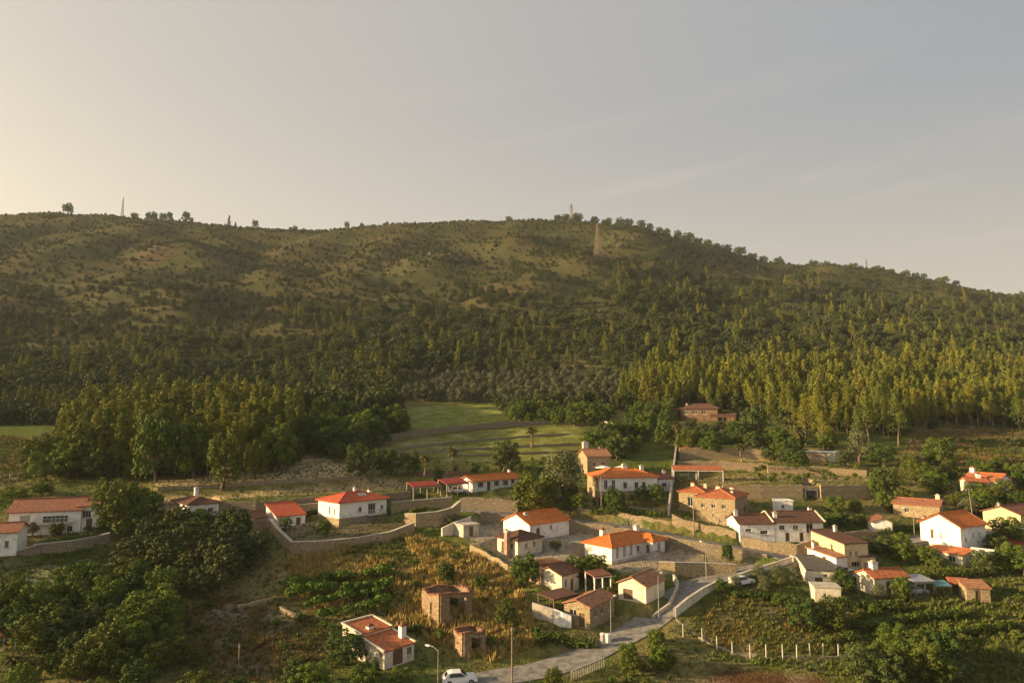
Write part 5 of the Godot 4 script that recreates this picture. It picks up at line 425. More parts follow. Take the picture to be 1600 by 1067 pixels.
func noise_texture(seed_: int, freq: float, colors: Array, stops: Array, size := 512, kind := FastNoiseLite.TYPE_SIMPLEX_SMOOTH, oct := 5) -> NoiseTexture2D:
	var f := FastNoiseLite.new()
	f.seed = seed_; f.frequency = freq; f.noise_type = kind; f.fractal_octaves = oct
	if kind == FastNoiseLite.TYPE_CELLULAR:
		f.cellular_return_type = FastNoiseLite.RETURN_DISTANCE2_SUB
		f.fractal_type = FastNoiseLite.FRACTAL_NONE
	var t := NoiseTexture2D.new()
	t.width = size; t.height = size; t.seamless = true; t.noise = f
	var g := Gradient.new()
	g.offsets = PackedFloat32Array(stops)
	g.colors = PackedColorArray(colors)
	t.color_ramp = g
	return t

func bump(seed_: int, freq: float, strength: float, size := 512, kind := FastNoiseLite.TYPE_SIMPLEX_SMOOTH) -> NoiseTexture2D:
	var f := FastNoiseLite.new()
	f.seed = seed_; f.frequency = freq; f.noise_type = kind
	if kind == FastNoiseLite.TYPE_CELLULAR:
		f.cellular_return_type = FastNoiseLite.RETURN_DISTANCE2_SUB
		f.fractal_type = FastNoiseLite.FRACTAL_NONE
	var t := NoiseTexture2D.new()
	t.width = size; t.height = size; t.seamless = true; t.noise = f; t.as_normal_map = true; t.bump_strength = strength
	return t

func plain(c: Color, rough := 0.85, metal := 0.0) -> StandardMaterial3D:
	var m := StandardMaterial3D.new()
	m.albedo_color = c; m.roughness = rough; m.metallic = metal
	m.metallic_specular = 0.3
	return m

func textured(tex: Texture2D, scale_: float, rough := 0.9, normal: Texture2D = null, depth := 1.0) -> StandardMaterial3D:
	var m := StandardMaterial3D.new()
	m.albedo_texture = tex; m.roughness = rough
	m.metallic_specular = 0.25
	m.uv1_scale = Vector3.ONE * scale_
	if normal:
		m.normal_enabled = true; m.normal_texture = normal; m.normal_scale = depth
	return m

func plaster(c: Color, dirt: Color, s: int) -> StandardMaterial3D:
	var t := noise_texture(s, 0.012, [dirt, dirt.lerp(c, 0.6), c, c.lightened(0.05)], [0.0, 0.3, 0.52, 1.0], 512)
	return textured(t, 0.11, 0.9, M.rough_bump, 0.25)

func masonry(a: Color, b: Color, joint: Color, s: int) -> StandardMaterial3D:
	# irregular stones: each cell a tone of its own, joints recessed
	var size := 400
	var im := Image.create(size, size, false, Image.FORMAT_RGB8)
	var hm := Image.create(size, size, false, Image.FORMAT_RGB8)
	var r := RandomNumberGenerator.new()
	r.seed = s
	var cols := 14
	var rows := 20
	var seeds := []
	for j in rows:
		for i in cols:
			seeds.append([(i + r.randf_range(0.1, 0.9) + 0.5 * (j % 2)) / cols, (j + r.randf_range(0.2, 0.8)) / rows, r.randf(), r.randf()])
	var grain := FastNoiseLite.new()
	grain.seed = s; grain.frequency = 0.06
	for y in size:
		var v := float(y) / size
		var j0 := int(v * rows)
		for x in size:
			var u := float(x) / size
			var i0 := int(u * cols)
			var d1 := 9.0
			var d2 := 9.0
			var best := 0
			for dj in [-1, 0, 1]:
				for di in [-2, -1, 0, 1]:
					var jj: int = posmod(j0 + dj, rows)
					var k: int = jj * cols + posmod(i0 + di, cols)
					var q: Array = seeds[k]
					var dx: float = absf(u - q[0]); dx = minf(dx, 1.0 - dx) if dx < 1.0 else dx - 1.0
					var dy: float = absf(v - q[1]); dy = minf(dy, 1.0 - dy)
					var dd: float = dx * dx * 0.6 + dy * dy * 1.6
					if dd < d1:
						d2 = d1; d1 = dd; best = k
					elif dd < d2:
						d2 = dd
			var edge := clampf((sqrt(d2) - sqrt(d1)) * 90.0, 0.0, 1.0)
			var g := grain.get_noise_2d(x, y) * 0.16
			var col: Color = a.lerp(b, seeds[best][2]).darkened(seeds[best][3] * 0.25)
			col = joint.lerp(col, edge)
			col = col.lightened(g) if g > 0 else col.darkened(-g)
			im.set_pixel(x, y, col)
			var hgt: float = edge * (0.75 + 0.25 * seeds[best][3])
			hm.set_pixel(x, y, Color(hgt, hgt, hgt))
	hm.bump_map_to_normal_map(3.0)
	return textured(ImageTexture.create_from_image(im), 0.26, 0.95, ImageTexture.create_from_image(hm), 0.9)

func tiles(base_: Color, other: Color, dark: Color, s: int) -> StandardMaterial3D:
	# barrel tiles: eight ribs and seven courses to a two metre square
	var size := 512
	var im := Image.create(size, size, false, Image.FORMAT_RGB8)
	var hm := Image.create(size, size, false, Image.FORMAT_RGB8)
	var r := RandomNumberGenerator.new()
	r.seed = s
	var tone := []
	for k in 16 * 14:
		tone.append([r.randf(), r.randf()])
	var stain := FastNoiseLite.new()
	stain.seed = s; stain.frequency = 0.008; stain.fractal_octaves = 4
	for y in size:
		var vv := float(y) / size * 14.0
		var j := int(vv)
		var fv := vv - j
		for x in size:
			var uu := float(x) / size * 16.0
			var i := int(uu)
			var fu := uu - i
			var q: Array = tone[j * 16 + i]
			var rib := absf(sin(fu * PI))
			var c: Color = base_.lerp(other, q[0] * q[0]).darkened(q[1] * 0.14)
			var st := clampf(stain.get_noise_2d(x, y) * 1.6 - 0.05, 0.0, 1.0)
			c = c.lerp(dark, st * 0.9)
			if q[0] > .93:
				c = c.lerp(dark, .55)
			im.set_pixel(x, y, c)
			var hh := rib * 0.75 + fv * 0.22
			hm.set_pixel(x, y, Color(hh, hh, hh))
	hm.bump_map_to_normal_map(6.0)
	var m := StandardMaterial3D.new()
	m.albedo_texture = ImageTexture.create_from_image(im)
	m.normal_enabled = true; m.normal_texture = ImageTexture.create_from_image(hm); m.normal_scale = 0.8
	m.roughness = 0.8; m.metallic_specular = 0.3
	m.uv1_scale = Vector3(0.25, 0.25, 1)
	return m

func foliage(c: Color, through: float) -> StandardMaterial3D:
	var m := StandardMaterial3D.new()
	m.albedo_color = c
	m.roughness = 0.7; m.metallic_specular = 0.2
	m.vertex_color_use_as_albedo = true
	m.backlight_enabled = true
	m.backlight = Color(minf(1.0, c.r * 1.25), minf(1.0, c.g * 1.2), c.b * 0.7) * through
	m.cull_mode = BaseMaterial3D.CULL_DISABLED
	return m

func make_materials() -> void:
	M.rough_bump = bump(5, 0.03, 6.0)
	M.white = plaster(lin(.78, .765, .735), lin(.54, .50, .44), 11)
	M.cream = plaster(lin(.66, .59, .47), lin(.46, .38, .28), 12)
	M.yellow = plaster(lin(.60, .50, .30), lin(.42, .33, .19), 13)
	M.pink = plaster(lin(.36, .24, .18), lin(.24, .15, .11), 14)
	M.concrete = plaster(lin(.45, .41, .35), lin(.28, .25, .21), 15)
	M.stone_warm = masonry(lin(.54, .43, .27), lin(.40, .30, .18), lin(.24, .18, .11), 21)
	M.stone_grey = masonry(lin(.40, .335, .235), lin(.27, .22, .155), lin(.14, .115, .08), 22)
	M.stone_red = masonry(lin(.42, .32, .205), lin(.34, .225, .14), lin(.18, .12, .08), 23)
	M.orange = tiles(lin(.62, .17, .035), lin(.68, .23, .06), lin(.34, .11, .04), 31)
	M.red = tiles(lin(.52, .10, .045), lin(.58, .14, .06), lin(.36, .09, .05), 32)
	M.rust = tiles(lin(.46, .13, .05), lin(.52, .20, .09), lin(.17, .075, .04), 33)
	M.brown = tiles(lin(.22, .09, .05), lin(.30, .14, .08), lin(.09, .05, .035), 34)
	M.dark = tiles(lin(.13, .06, .04), lin(.18, .09, .06), lin(.06, .04, .03), 35)
	M.faded = tiles(lin(.34, .13, .075), lin(.38, .18, .11), lin(.18, .085, .055), 36)
	M.slate = tiles(lin(.10, .095, .085), lin(.14, .13, .11), lin(.06, .055, .05), 37)
	M.weathered = tiles(lin(.40, .17, .085), lin(.50, .27, .15), lin(.14, .10, .06), 39)
	M.clay = tiles(lin(.50, .20, .08), lin(.56, .26, .13), lin(.26, .13, .07), 40)
	M.maroon = tiles(lin(.30, .05, .035), lin(.34, .07, .05), lin(.15, .035, .03), 38)
	M.glass = plain(lin(.02, .025, .03), 0.12)
	M.glass.metallic_specular = 0.5
	M.frame = plain(lin(.55, .52, .47), 0.6)
	M.shutter = textured(noise_texture(41, .03, [lin(.30, .28, .26), lin(.42, .40, .37)], [0.2, 0.8], 256), .4, .7)
	M.door = textured(noise_texture(42, .03, [lin(.10, .06, .04), lin(.20, .12, .07)], [0.2, 0.8], 256), .4, .6)
	M.wood = textured(noise_texture(43, .03, [lin(.10, .065, .04), lin(.20, .13, .08)], [0.2, 0.8], 256), .3, .8)
	M.pole_wood = textured(noise_texture(44, .03, [lin(.16, .12, .09), lin(.28, .22, .16)], [0.2, 0.8], 256), .5, .9)
	M.metal = plain(lin(.30, .30, .29), 0.5, 0.6)
	M.steel = plain(lin(.26, .20, .15), 0.7, 0.2)
	M.lamp_head = plain(lin(.7, .69, .66), 0.4)
	M.asphalt = textured(noise_texture(51, .02, [lin(.15, .141, .128), lin(.20, .188, .17), lin(.245, .228, .205)], [0.25, 0.5, 0.8], 512), .07, .92, M.rough_bump, .2)
	M.cloth = plain(lin(.75, .72, .66), 0.9)
	M.tarp = plain(lin(.10, .22, .24), 0.6)
	M.bark = textured(noise_texture(61, .04, [lin(.09, .065, .045), lin(.17, .13, .095)], [0.2, 0.8], 256), .6, .95)
	M.bark_pale = textured(noise_texture(62, .03, [lin(.12, .085, .055), lin(.25, .19, .135)], [0.2, 0.8], 256), .5, .9)
	M.car_white = plain(lin(.70, .70, .70), 0.25)
	M.car_dark = plain(lin(.03, .035, .045), 0.2)
	M.car_silver = plain(lin(.33, .34, .36), 0.25, .3)
	M.tyre = plain(lin(.02, .02, .02), 0.9)
	M.red_paint = plain(lin(.45, .06, .04), 0.5)
	M.leaf_round = [foliage(lin(.082, .122, .022), .9), foliage(lin(.060, .098, .022), .9), foliage(lin(.112, .155, .026), 1.0), foliage(lin(.080, .108, .034), .9), foliage(lin(.098, .118, .022), .9)]
	M.leaf_euc = []
	for c in EUCALYPTUS_TINTS:
		M.leaf_euc.append(foliage(lin(c.r, c.g, c.b), 1.0))
	M.leaf_olive = [foliage(lin(.135, .150, .075), .6), foliage(lin(.115, .130, .06), .6)]
	M.leaf_pine = [foliage(lin(.034, .048, .015), .4), foliage(lin(.042, .055, .016), .4)]
	M.leaf_silver = [foliage(lin(.120, .125, .075), .6), foliage(lin(.095, .105, .055), .6)]
	M.leaf_palm = [foliage(lin(.085, .082, .024), .7)]
	M.leaf_bush = [foliage(lin(.090, .128, .022), .9), foliage(lin(.115, .135, .028), .9), foliage(lin(.066, .098, .019), .9)]
	M.leaf_vine = [foliage(lin(.090, .145, .022), 1.0)]
	M.any_leaf = foliage(Color.WHITE, .0)
	M.any_leaf.backlight = lin(.07, .065, .012)
	M.ground = StandardMaterial3D.new()
	M.ground.vertex_color_use_as_albedo = true
	M.ground.albedo_texture = noise_texture(71, .02, [Color(.68, .68, .66), Color(.90, .89, .87), Color(1, 1, 1)], [0.15, 0.5, 0.8], 1024)
	M.ground.uv1_triplanar = true
	M.ground.uv1_world_triplanar = true
	M.ground.uv1_scale = Vector3.ONE * .045
	M.ground.roughness = 1.0
	M.ground.metallic_specular = 0.1
	M.ground.normal_enabled = true
	M.ground.normal_texture = bump(72, .05, 10.0, 1024)
	M.ground.normal_scale = .7
	M.rock = textured(noise_texture(73, .02, [lin(.09, .075, .058), lin(.17, .14, .11), lin(.25, .205, .16)], [0.2, 0.5, 0.85], 512), .4, .95, M.rough_bump, .8)


# ------------------------------------------------------------------ terrain
func hill_base(x: float, z: float) -> float:
	var count := HILL_POINTS.size() / 2
	var X := x / 200.0
	var Z := z / 200.0
	var h: float = HILL_WEIGHTS[count] + HILL_WEIGHTS[count + 1] * X + HILL_WEIGHTS[count + 2] * Z
	for k in count:
		var dx := X - hill_x[k]
		var dz := Z - hill_z[k]
		var r := dx * dx + dz * dz
		if r > 1e-9:
			h += hill_k[k] * r * log(r)
	return h
var hill_x := PackedFloat64Array()
var hill_z := PackedFloat64Array()
var hill_k := PackedFloat64Array()

func cubic(a: float, b: float, c: float, d: float, t: float) -> float:
	return b + 0.5 * t * (c - a + t * (2.0 * a - 5.0 * b + 4.0 * c - d + t * (3.0 * (b - c) + d - a)))

func far_at(i: int, j: int) -> float:
	return far_h[clampi(j, 0, far_h.size() / far_w - 1) * far_w + clampi(i, 0, far_w - 1)]

func far_linear(x: float, z: float) -> float:
	var u := (x - FAR_X0) / FAR_STEP
	var v := (z - FAR_Z0) / FAR_STEP
	var i := int(floor(u))
	var j := int(floor(v))
	# the sheet's cells are split along one diagonal
	var fu := u - i
	var fv := v - j
	return lerpf(lerpf(far_at(i, j), far_at(i + 1, j), fu), lerpf(far_at(i, j + 1), far_at(i + 1, j + 1), fu), fv)

func far_smooth(x: float, z: float) -> float:
	var u := (x - FAR_X0) / FAR_STEP
	var v := (z - FAR_Z0) / FAR_STEP
	var i := int(floor(u))
	var j := int(floor(v))
	var f := u - i
	var r := []
	for k in 4:
		r.append(cubic(far_at(i - 1, j - 1 + k), far_at(i, j - 1 + k), far_at(i + 1, j - 1 + k), far_at(i + 2, j - 1 + k), f))
	return cubic(r[0], r[1], r[2], r[3], v - j)

func ground_y(x: float, z: float) -> float:
	if x > NEAR_X0 and x < NEAR_X1 and z > NEAR_Z0 and z < NEAR_Z1:
		var i := int(floor(x - NEAR_X0))
		var j := int(floor(z - NEAR_Z0))
		var fu := x - NEAR_X0 - i
		var fv := z - NEAR_Z0 - j
		i = mini(i, near_w - 2)
		j = mini(j, near_h.size() / near_w - 2)
		return lerpf(lerpf(near_h[j * near_w + i], near_h[j * near_w + i + 1], fu), lerpf(near_h[(j + 1) * near_w + i], near_h[(j + 1) * near_w + i + 1], fu), fv)
	return far_linear(x, z)

func is_free(x: float, z: float) -> bool:
	if x > NEAR_X0 and x < NEAR_X1 - 1 and z > NEAR_Z0 and z < NEAR_Z1 - 1:
		return near_free[int(round(z - NEAR_Z0)) * near_w + int(round(x - NEAR_X0))] == 0
	return true

func seg(p: Vector2, a: Vector2, b: Vector2) -> Vector2:
	# distance, position along
	var d := b - a
	var l := d.length_squared()
	var t := 0.0 if l == 0.0 else clampf((p - a).dot(d) / l, 0.0, 1.0)
	return Vector2(p.distance_to(a + d * t), t)

func poly2(a: Array) -> PackedVector2Array:
	var p := PackedVector2Array()
	for q in a:
		p.append(Vector2(q[0], q[1]))
	return p

func edge_distance(p: Vector2, poly: PackedVector2Array) -> float:
	var best := 1e9
	for k in poly.size():
		best = minf(best, seg(p, poly[k - 1], poly[k]).x)
	return best

func mountain_relief(x: float, z: float) -> float:
	var d := -z
	var w := smoothstep(330.0, 520.0, d)
	if w <= 0.0:
		return 0.0
	var r := absf(relief.get_noise_2d(x, z)) * 26.0 - 6.0
	return w * (r * (1.0 - 0.7 * smoothstep(680.0, 800.0, d)) + patch.get_noise_2d(x * 3.0, z * 3.0) * 2.5)

func make_terrain() -> void:
	var count := HILL_POINTS.size() / 2
	for k in count:
		hill_x.append(HILL_POINTS[2 * k] / 200.0)
		hill_z.append(HILL_POINTS[2 * k + 1] / 200.0)
		hill_k.append(HILL_WEIGHTS[k])
	relief.seed = 7; relief.frequency = 0.0065; relief.fractal_octaves = 4
	patch.seed = 8; patch.frequency = 0.012; patch.fractal_octaves = 4
	fine.seed = 9; fine.frequency = 0.09; fine.fractal_octaves = 3
	far_w = (FAR_X1 - FAR_X0) / FAR_STEP + 1
	var rows := (FAR_Z1 - FAR_Z0) / FAR_STEP + 1
	far_h.resize(far_w * rows)
	for j in rows:
		for i in far_w:
			var x := float(FAR_X0 + i * FAR_STEP)
			var z := float(FAR_Z0 + j * FAR_STEP)
			far_h[j * far_w + i] = hill_base(x, z) + mountain_relief(x, z)
	# near sheet
	near_w = NEAR_X1 - NEAR_X0 + 1
	var nrows := NEAR_Z1 - NEAR_Z0 + 1
	near_h.resize(near_w * nrows)
	near_free.resize(near_w * nrows)
	for j in nrows:
		for i in near_w:
			var x := float(NEAR_X0 + i)
			var z := float(NEAR_Z0 + j)
			var rim := minf(minf(i, near_w - 1 - i), minf(j, nrows - 1 - j))
			var h := far_linear(x, z)
			if rim > 0:
				h = lerpf(h, far_smooth(x, z) + fine.get_noise_2d(x, z) * 0.35, smoothstep(0.0, 8.0, rim))
			near_h[j * near_w + i] = h
	for o in SHAPING:
		var bb: Array = o.bb
		var i0 := maxi(1, int(bb[0]) - NEAR_X0 - 1)
		var i1 := mini(near_w - 2, int(bb[2]) - NEAR_X0 + 1)
		var j0 := maxi(1, int(bb[1]) - NEAR_Z0 - 1)
		var j1 := mini(nrows - 2, int(bb[3]) - NEAR_Z0 + 1)
		var is_poly: bool = o.has("poly")
		var poly := poly2(o.poly) if is_poly else PackedVector2Array()
		for j in range(j0, j1 + 1):
			for i in range(i0, i1 + 1):
				var p := Vector2(NEAR_X0 + i, NEAR_Z0 + j)
				var k := j * near_w + i
				var w := 0.0
				var target := 0.0
				if is_poly:
					target = o.pl[0] + o.pl[1] * p.x + o.pl[2] * p.y
					if Geometry2D.is_point_in_polygon(p, poly):
						w = 1.0
					else:
						w = 1.0 - smoothstep(0.0, o.m, edge_distance(p, poly))
				else:
					var best := 1e9
					for s in o.line.size() - 1:
						var a: Array = o.line[s]
						var b: Array = o.line[s + 1]
						var q := seg(p, Vector2(a[0], a[1]), Vector2(b[0], b[1]))
						if q.x < best:
							best = q.x
							target = lerpf(a[2], b[2], q.y)
					w = 1.0 - smoothstep(0.0, o.m, best - o.hw)
					if best < o.hw + 1.6:
						near_free[k] = 1
				near_h[k] = lerpf(near_h[k], target - (0.12 if not is_poly else 0.0), w)
	for h in HOUSES:
		block_house(h)
	var covers := []
	for q in GROUND_COVERS:
		var pp := poly2(q.poly)
		var r := Rect2(pp[0], Vector2.ZERO)
		for p in pp:
			r = r.expand(p)
		if q.cv == "":
			for j in range(int(r.position.y), int(r.end.y) + 1):
				for i in range(int(r.position.x), int(r.end.x) + 1):
					if i > NEAR_X0 and i < NEAR_X1 and j > NEAR_Z0 and j < NEAR_Z1 and Geometry2D.is_point_in_polygon(Vector2(i, j), pp):
						near_free[(j - NEAR_Z0) * near_w + i - NEAR_X0] = 1
		covers.append([pp, r.grow(q.e * 2.0), Color(q.c[0], q.c[1], q.c[2]), q.e, q.nz])
	# near mesh
	var v := PackedVector3Array()
	var n := PackedVector3Array()
	var c := PackedColorArray()
	var idx := PackedInt32Array()
	for j in nrows:
		for i in near_w:
			var k := j * near_w + i
			var x := float(NEAR_X0 + i)
			var z := float(NEAR_Z0 + j)
			v.append(Vector3(x, near_h[k], z))
			var dx := near_h[j * near_w + mini(i + 1, near_w - 1)] - near_h[j * near_w + maxi(i - 1, 0)]
			var dz := near_h[mini(j + 1, nrows - 1) * near_w + i] - near_h[maxi(j - 1, 0) * near_w + i]
			n.append(Vector3(-dx, 2.0, -dz).normalized())
			c.append(soil(x, z, covers))
			if i < near_w - 1 and j < nrows - 1:
				idx.append_array([k, k + 1, k + near_w, k + 1, k + near_w + 1, k + near_w])
	structure("ground", sheet(v, n, c, idx), M.ground)
	v.clear(); n.clear(); c.clear(); idx.clear()
	for j in rows:
		for i in far_w:
			var x := float(FAR_X0 + i * FAR_STEP)
			var z := float(FAR_Z0 + j * FAR_STEP)
			v.append(Vector3(x, far_h[j * far_w + i], z))
			n.append(Vector3(far_at(i - 1, j) - far_at(i + 1, j), 2.0 * FAR_STEP, far_at(i, j - 1) - far_at(i, j + 1)).normalized())
			c.append(soil(x, z, covers))
			var near_cell := x >= NEAR_X0 and x < NEAR_X1 and z >= NEAR_Z0 and z < NEAR_Z1
			if i < far_w - 1 and j < rows - 1 and not near_cell:
				var k := j * far_w + i
				idx.append_array([k, k + 1, k + far_w, k + 1, k + far_w + 1, k + far_w])
	structure("hill", sheet(v, n, c, idx), M.ground)

func block_house(h: Dictionary) -> void:
	var a := deg_to_rad(h.yaw)
	var r: float = maxf(h.w, h.d) * 0.75 + 3.0
	for j in range(int(h.c[2] - r), int(h.c[2] + r)):
		for i in range(int(h.c[0] - r), int(h.c[0] + r)):
			var dx: float = i - h.c[0]
			var dz: float = j - h.c[2]
			var lx := dx * cos(a) - dz * sin(a)
			var lz := dx * sin(a) + dz * cos(a)
			if absf(lx) < h.w / 2.0 + 1.0 and absf(lz) < h.d / 2.0 + 1.0 and i > NEAR_X0 and i < NEAR_X1 and j > NEAR_Z0 and j < NEAR_Z1:
				near_free[(j - NEAR_Z0) * near_w + i - NEAR_X0] = 1

func sheet(v: PackedVector3Array, n: PackedVector3Array, c: PackedColorArray, idx: PackedInt32Array) -> ArrayMesh:
	var a := []
	a.resize(Mesh.ARRAY_MAX)
	a[Mesh.ARRAY_VERTEX] = v; a[Mesh.ARRAY_NORMAL] = n; a[Mesh.ARRAY_COLOR] = c; a[Mesh.ARRAY_INDEX] = idx
	var m := ArrayMesh.new()
	m.add_surface_from_arrays(Mesh.PRIMITIVE_TRIANGLES, a)
	return m

func soil(x: float, z: float, covers: Array) -> Color:
	var d := -z
	var a := patch.get_noise_2d(x, z)
	var b := fine.get_noise_2d(x * 1.7, z * 1.7)
	var c := Color(.120, .150, .040).lerp(Color(.22, .19, .08), smoothstep(-0.25, 0.35, a + b * 0.5))
	if d > 320.0:
		# scrub, bracken and bare earth of the hillside
		var hill := Color(.098, .100, .044).lerp(Color(.150, .110, .066), smoothstep(0.2, 0.55, a + b * 0.5))
		hill = hill.lerp(Color(.115, .102, .045), smoothstep(0.1, 0.5, patch.get_noise_2d(x * 0.6 + 300.0, z * 0.6)))
		c = c.lerp(hill, smoothstep(320.0, 460.0, d))
	var p := Vector2(x, z)
	for q in covers:
		if not (q[1] as Rect2).has_point(p):
			continue
		var dist := edge_distance(p, q[0])
		if Geometry2D.is_point_in_polygon(p, q[0]):
			dist = -dist
		var w := 1.0 - smoothstep(-q[3], q[3], dist + b * 1.6 * q[3])
		if w > 0.0:
			var col: Color = q[2]
			var g: float = b * q[4] * 1.6 + a * q[4]
			col = col.lightened(clampf(g, 0, 1) * 0.4) if g > 0 else col.darkened(clampf(-g, 0, 0.8))
			c = c.lerp(col, w)
	return c


# ------------------------------------------------------------------ roads and walls
func make_roads() -> void:
	for key in ROADS:
		var line: Array = ROADS[key]
		var hw := 2.5 if key == "main" else 2.2
		var lift := 0.0 if key == "main" else -0.03
		var m := Mb.new()
		for s in line.size() - 1:
			var a := Vector3(line[s][0], line[s][2] + lift, line[s][1])
			var b := Vector3(line[s + 1][0], line[s + 1][2] + lift, line[s + 1][1])
			var sa := side(line, s) * hw
			var sb := side(line, s + 1) * hw
			m.quad(a - sa, a + sa, b + sb, b - sb)
			for k in [-1.0, 1.0]:
				var o := Vector3(0, -0.5, 0)
				if k > 0:
					m.quad(a + sa, a + sa + o, b + sb + o, b + sb)
				else:
					m.quad(a - sa + o, a - sa, b - sb, b - sb + o)
		structure("road", m.mesh(), M.asphalt)

func side(line: Array, s: int) -> Vector3:
	var a: Array = line[maxi(0, s - 1)]
	var b: Array = line[mini(line.size() - 1, s + 1)]
	var d := Vector3(b[0] - a[0], 0, b[1] - a[1]).normalized()
	return d.cross(Vector3.UP)

func make_wall(w: Dictionary) -> void:
	var pts: Array = w.pts
	var first := Vector3(pts[0][0], pts[0][2], pts[0][1])
	var o := thing(w.n, w.label, "wall", first)
	var m := Mb.new()
	var cap := Mb.new()
	var line := []
	# resample so that the top can run unevenly
	for k in pts.size() - 1:
		var a: Array = pts[k]
		var b: Array = pts[k + 1]
		var steps := maxi(1, int(Vector2(a[0] - b[0], a[1] - b[1]).length() / 1.2))
		for s in steps:
			var t := float(s) / steps
			line.append([lerpf(a[0], b[0], t), lerpf(a[1], b[1], t), lerpf(a[2], b[2], t), lerpf(a[3], b[3], t)])
	line.append(pts[pts.size() - 1])
	var ragged: float = 0.0 if w.cap or not str(w.mat).begins_with("stone") else 0.22
	var hw: float = w.th / 2.0
	for q in line.size():
		line[q] = [line[q][0], line[q][1], minf(line[q][2], ground_y(line[q][0], line[q][1]) + 0.2) - 0.7, line[q][3] + rng.randf_range(-ragged, ragged * 0.6)]
	for s in line.size() - 1:
		var p: Array = line[s]
		var q: Array = line[s + 1]
		var sa := side(line, s) * hw
		var sb := side(line, s + 1) * hw
		var a := Vector3(p[0], 0, p[1]) - Vector3(first.x, first.y, first.z)
		var b := Vector3(q[0], 0, q[1]) - Vector3(first.x, first.y, first.z)
		var y0 := Vector3(0, p[2], 0)
		var y1 := Vector3(0, p[3], 0)
		var z0 := Vector3(0, q[2], 0)
		var z1 := Vector3(0, q[3], 0)
		m.quad(a + sa + y0, b + sb + z0, b + sb + z1, a + sa + y1)
		m.quad(b - sb + z0, a - sa + y0, a - sa + y1, b - sb + z1)
		m.quad(a + sa + y1, b + sb + z1, b - sb + z1, a - sa + y1)
		if s == 0:
			m.quad(a - sa + y0, a + sa + y0, a + sa + y1, a - sa + y1)
		if s == line.size() - 2:
			m.quad(b + sb + z0, b - sb + z0, b - sb + z1, b + sb + z1)
		if w.cap:
			var up := Vector3(0, 0.12, 0)
			var lo := Vector3(0, -0.004, 0)
			var ca := sa * (1.0 + 0.06 / hw)
			var cb := sb * (1.0 + 0.06 / hw)
			cap.quad(a + ca + y1 + up, b + cb + z1 + up, b - cb + z1 + up, a - ca + y1 + up)
			cap.quad(a + ca + y1 + lo, b + cb + z1 + lo, b + cb + z1 + up, a + ca + y1 + up)
			cap.quad(b - cb + z1 + lo, a - ca + y1 + lo, a - ca + y1 + up, b - cb + z1 + up)
			if s == 0:
				cap.quad(a - ca + y1 + lo, a + ca + y1 + lo, a + ca + y1 + up, a - ca + y1 + up)
			if s == line.size() - 2:
				cap.quad(b + cb + z1 + lo, b - cb + z1 + lo, b - cb + z1 + up, b + cb + z1 + up)
	part(o, "masonry" if str(w.mat).begins_with("stone") else "render", m.mesh(), M[w.mat])
	if w.cap:
		part(o, "coping", cap.mesh(), M.concrete)


# ------------------------------------------------------------------ houses
func facade(m: Mb, o: Vector3, u: Vector3, nrm: Vector3, width: float, y0: float, y1: float, holes: Array) -> void:
	var xs := [0.0, width]
	var ys := [y0, y1]
	for h in holes:
		for k in [h[0], h[0] + h[2]]:
			if not xs.has(k): xs.append(k)
		for k in [h[1], h[1] + h[3]]:
			if not ys.has(k): ys.append(k)
	xs.sort()
	ys.sort()
	for i in xs.size() - 1:
		for j in ys.size() - 1:
			var cx: float = (xs[i] + xs[i + 1]) / 2.0
			var cy: float = (ys[j] + ys[j + 1]) / 2.0
			var open := false
			for h in holes:
				if cx > h[0] and cx < h[0] + h[2] and cy > h[1] and cy < h[1] + h[3]:
					open = true
			if not open:
				var a: Vector3 = o + u * xs[i]
				var b: Vector3 = o + u * xs[i + 1]
				m.quad(a + Vector3.UP * ys[j], b + Vector3.UP * ys[j], b + Vector3.UP * ys[j + 1], a + Vector3.UP * ys[j + 1])
	for h in holes:
		var a: Vector3 = o + u * h[0] + Vector3.UP * h[1]
		var b: Vector3 = a + u * h[2]
		var c: Vector3 = b + Vector3.UP * h[3]
		var d: Vector3 = a + Vector3.UP * h[3]
		var q := -nrm * 0.22
		m.quad(a, a + q, b + q, b)
		m.quad(b, b + q, c + q, c)
		m.quad(c, c + q, d + q, d)
		m.quad(d, d + q, a + q, a)

func slope(m: Mb, pts: Array, along: Vector3) -> void:
	# a roof plane with thickness; pts run counter-clockwise seen from above, along is its eave
	var nrm: Vector3 = ((pts[1] - pts[0]) as Vector3).cross(pts[2] - pts[0]).normalized()
	if nrm.y < 0:
		pts.reverse()
		nrm = -nrm
	var down := along.cross(nrm).normalized()
	var o: Vector3 = pts[0]
	var th := Vector3(0, -0.16, 0)
	for k in range(1, pts.size() - 1):
		var tri_ := [pts[0], pts[k], pts[k + 1]]
		var uv := []
		for p in tri_:
			uv.append(Vector2((p - o).dot(along), (p - o).dot(down)))
		m.tri(tri_[0], tri_[1], tri_[2], uv[0], uv[1], uv[2])
		m.tri(tri_[0] + th, tri_[2] + th, tri_[1] + th, uv[0], uv[2], uv[1])
	for k in pts.size():
		var a: Vector3 = pts[k]
		var b: Vector3 = pts[(k + 1) % pts.size()]
		m.quad(a + th, b + th, b, a, a.distance_to(b), 0.16)

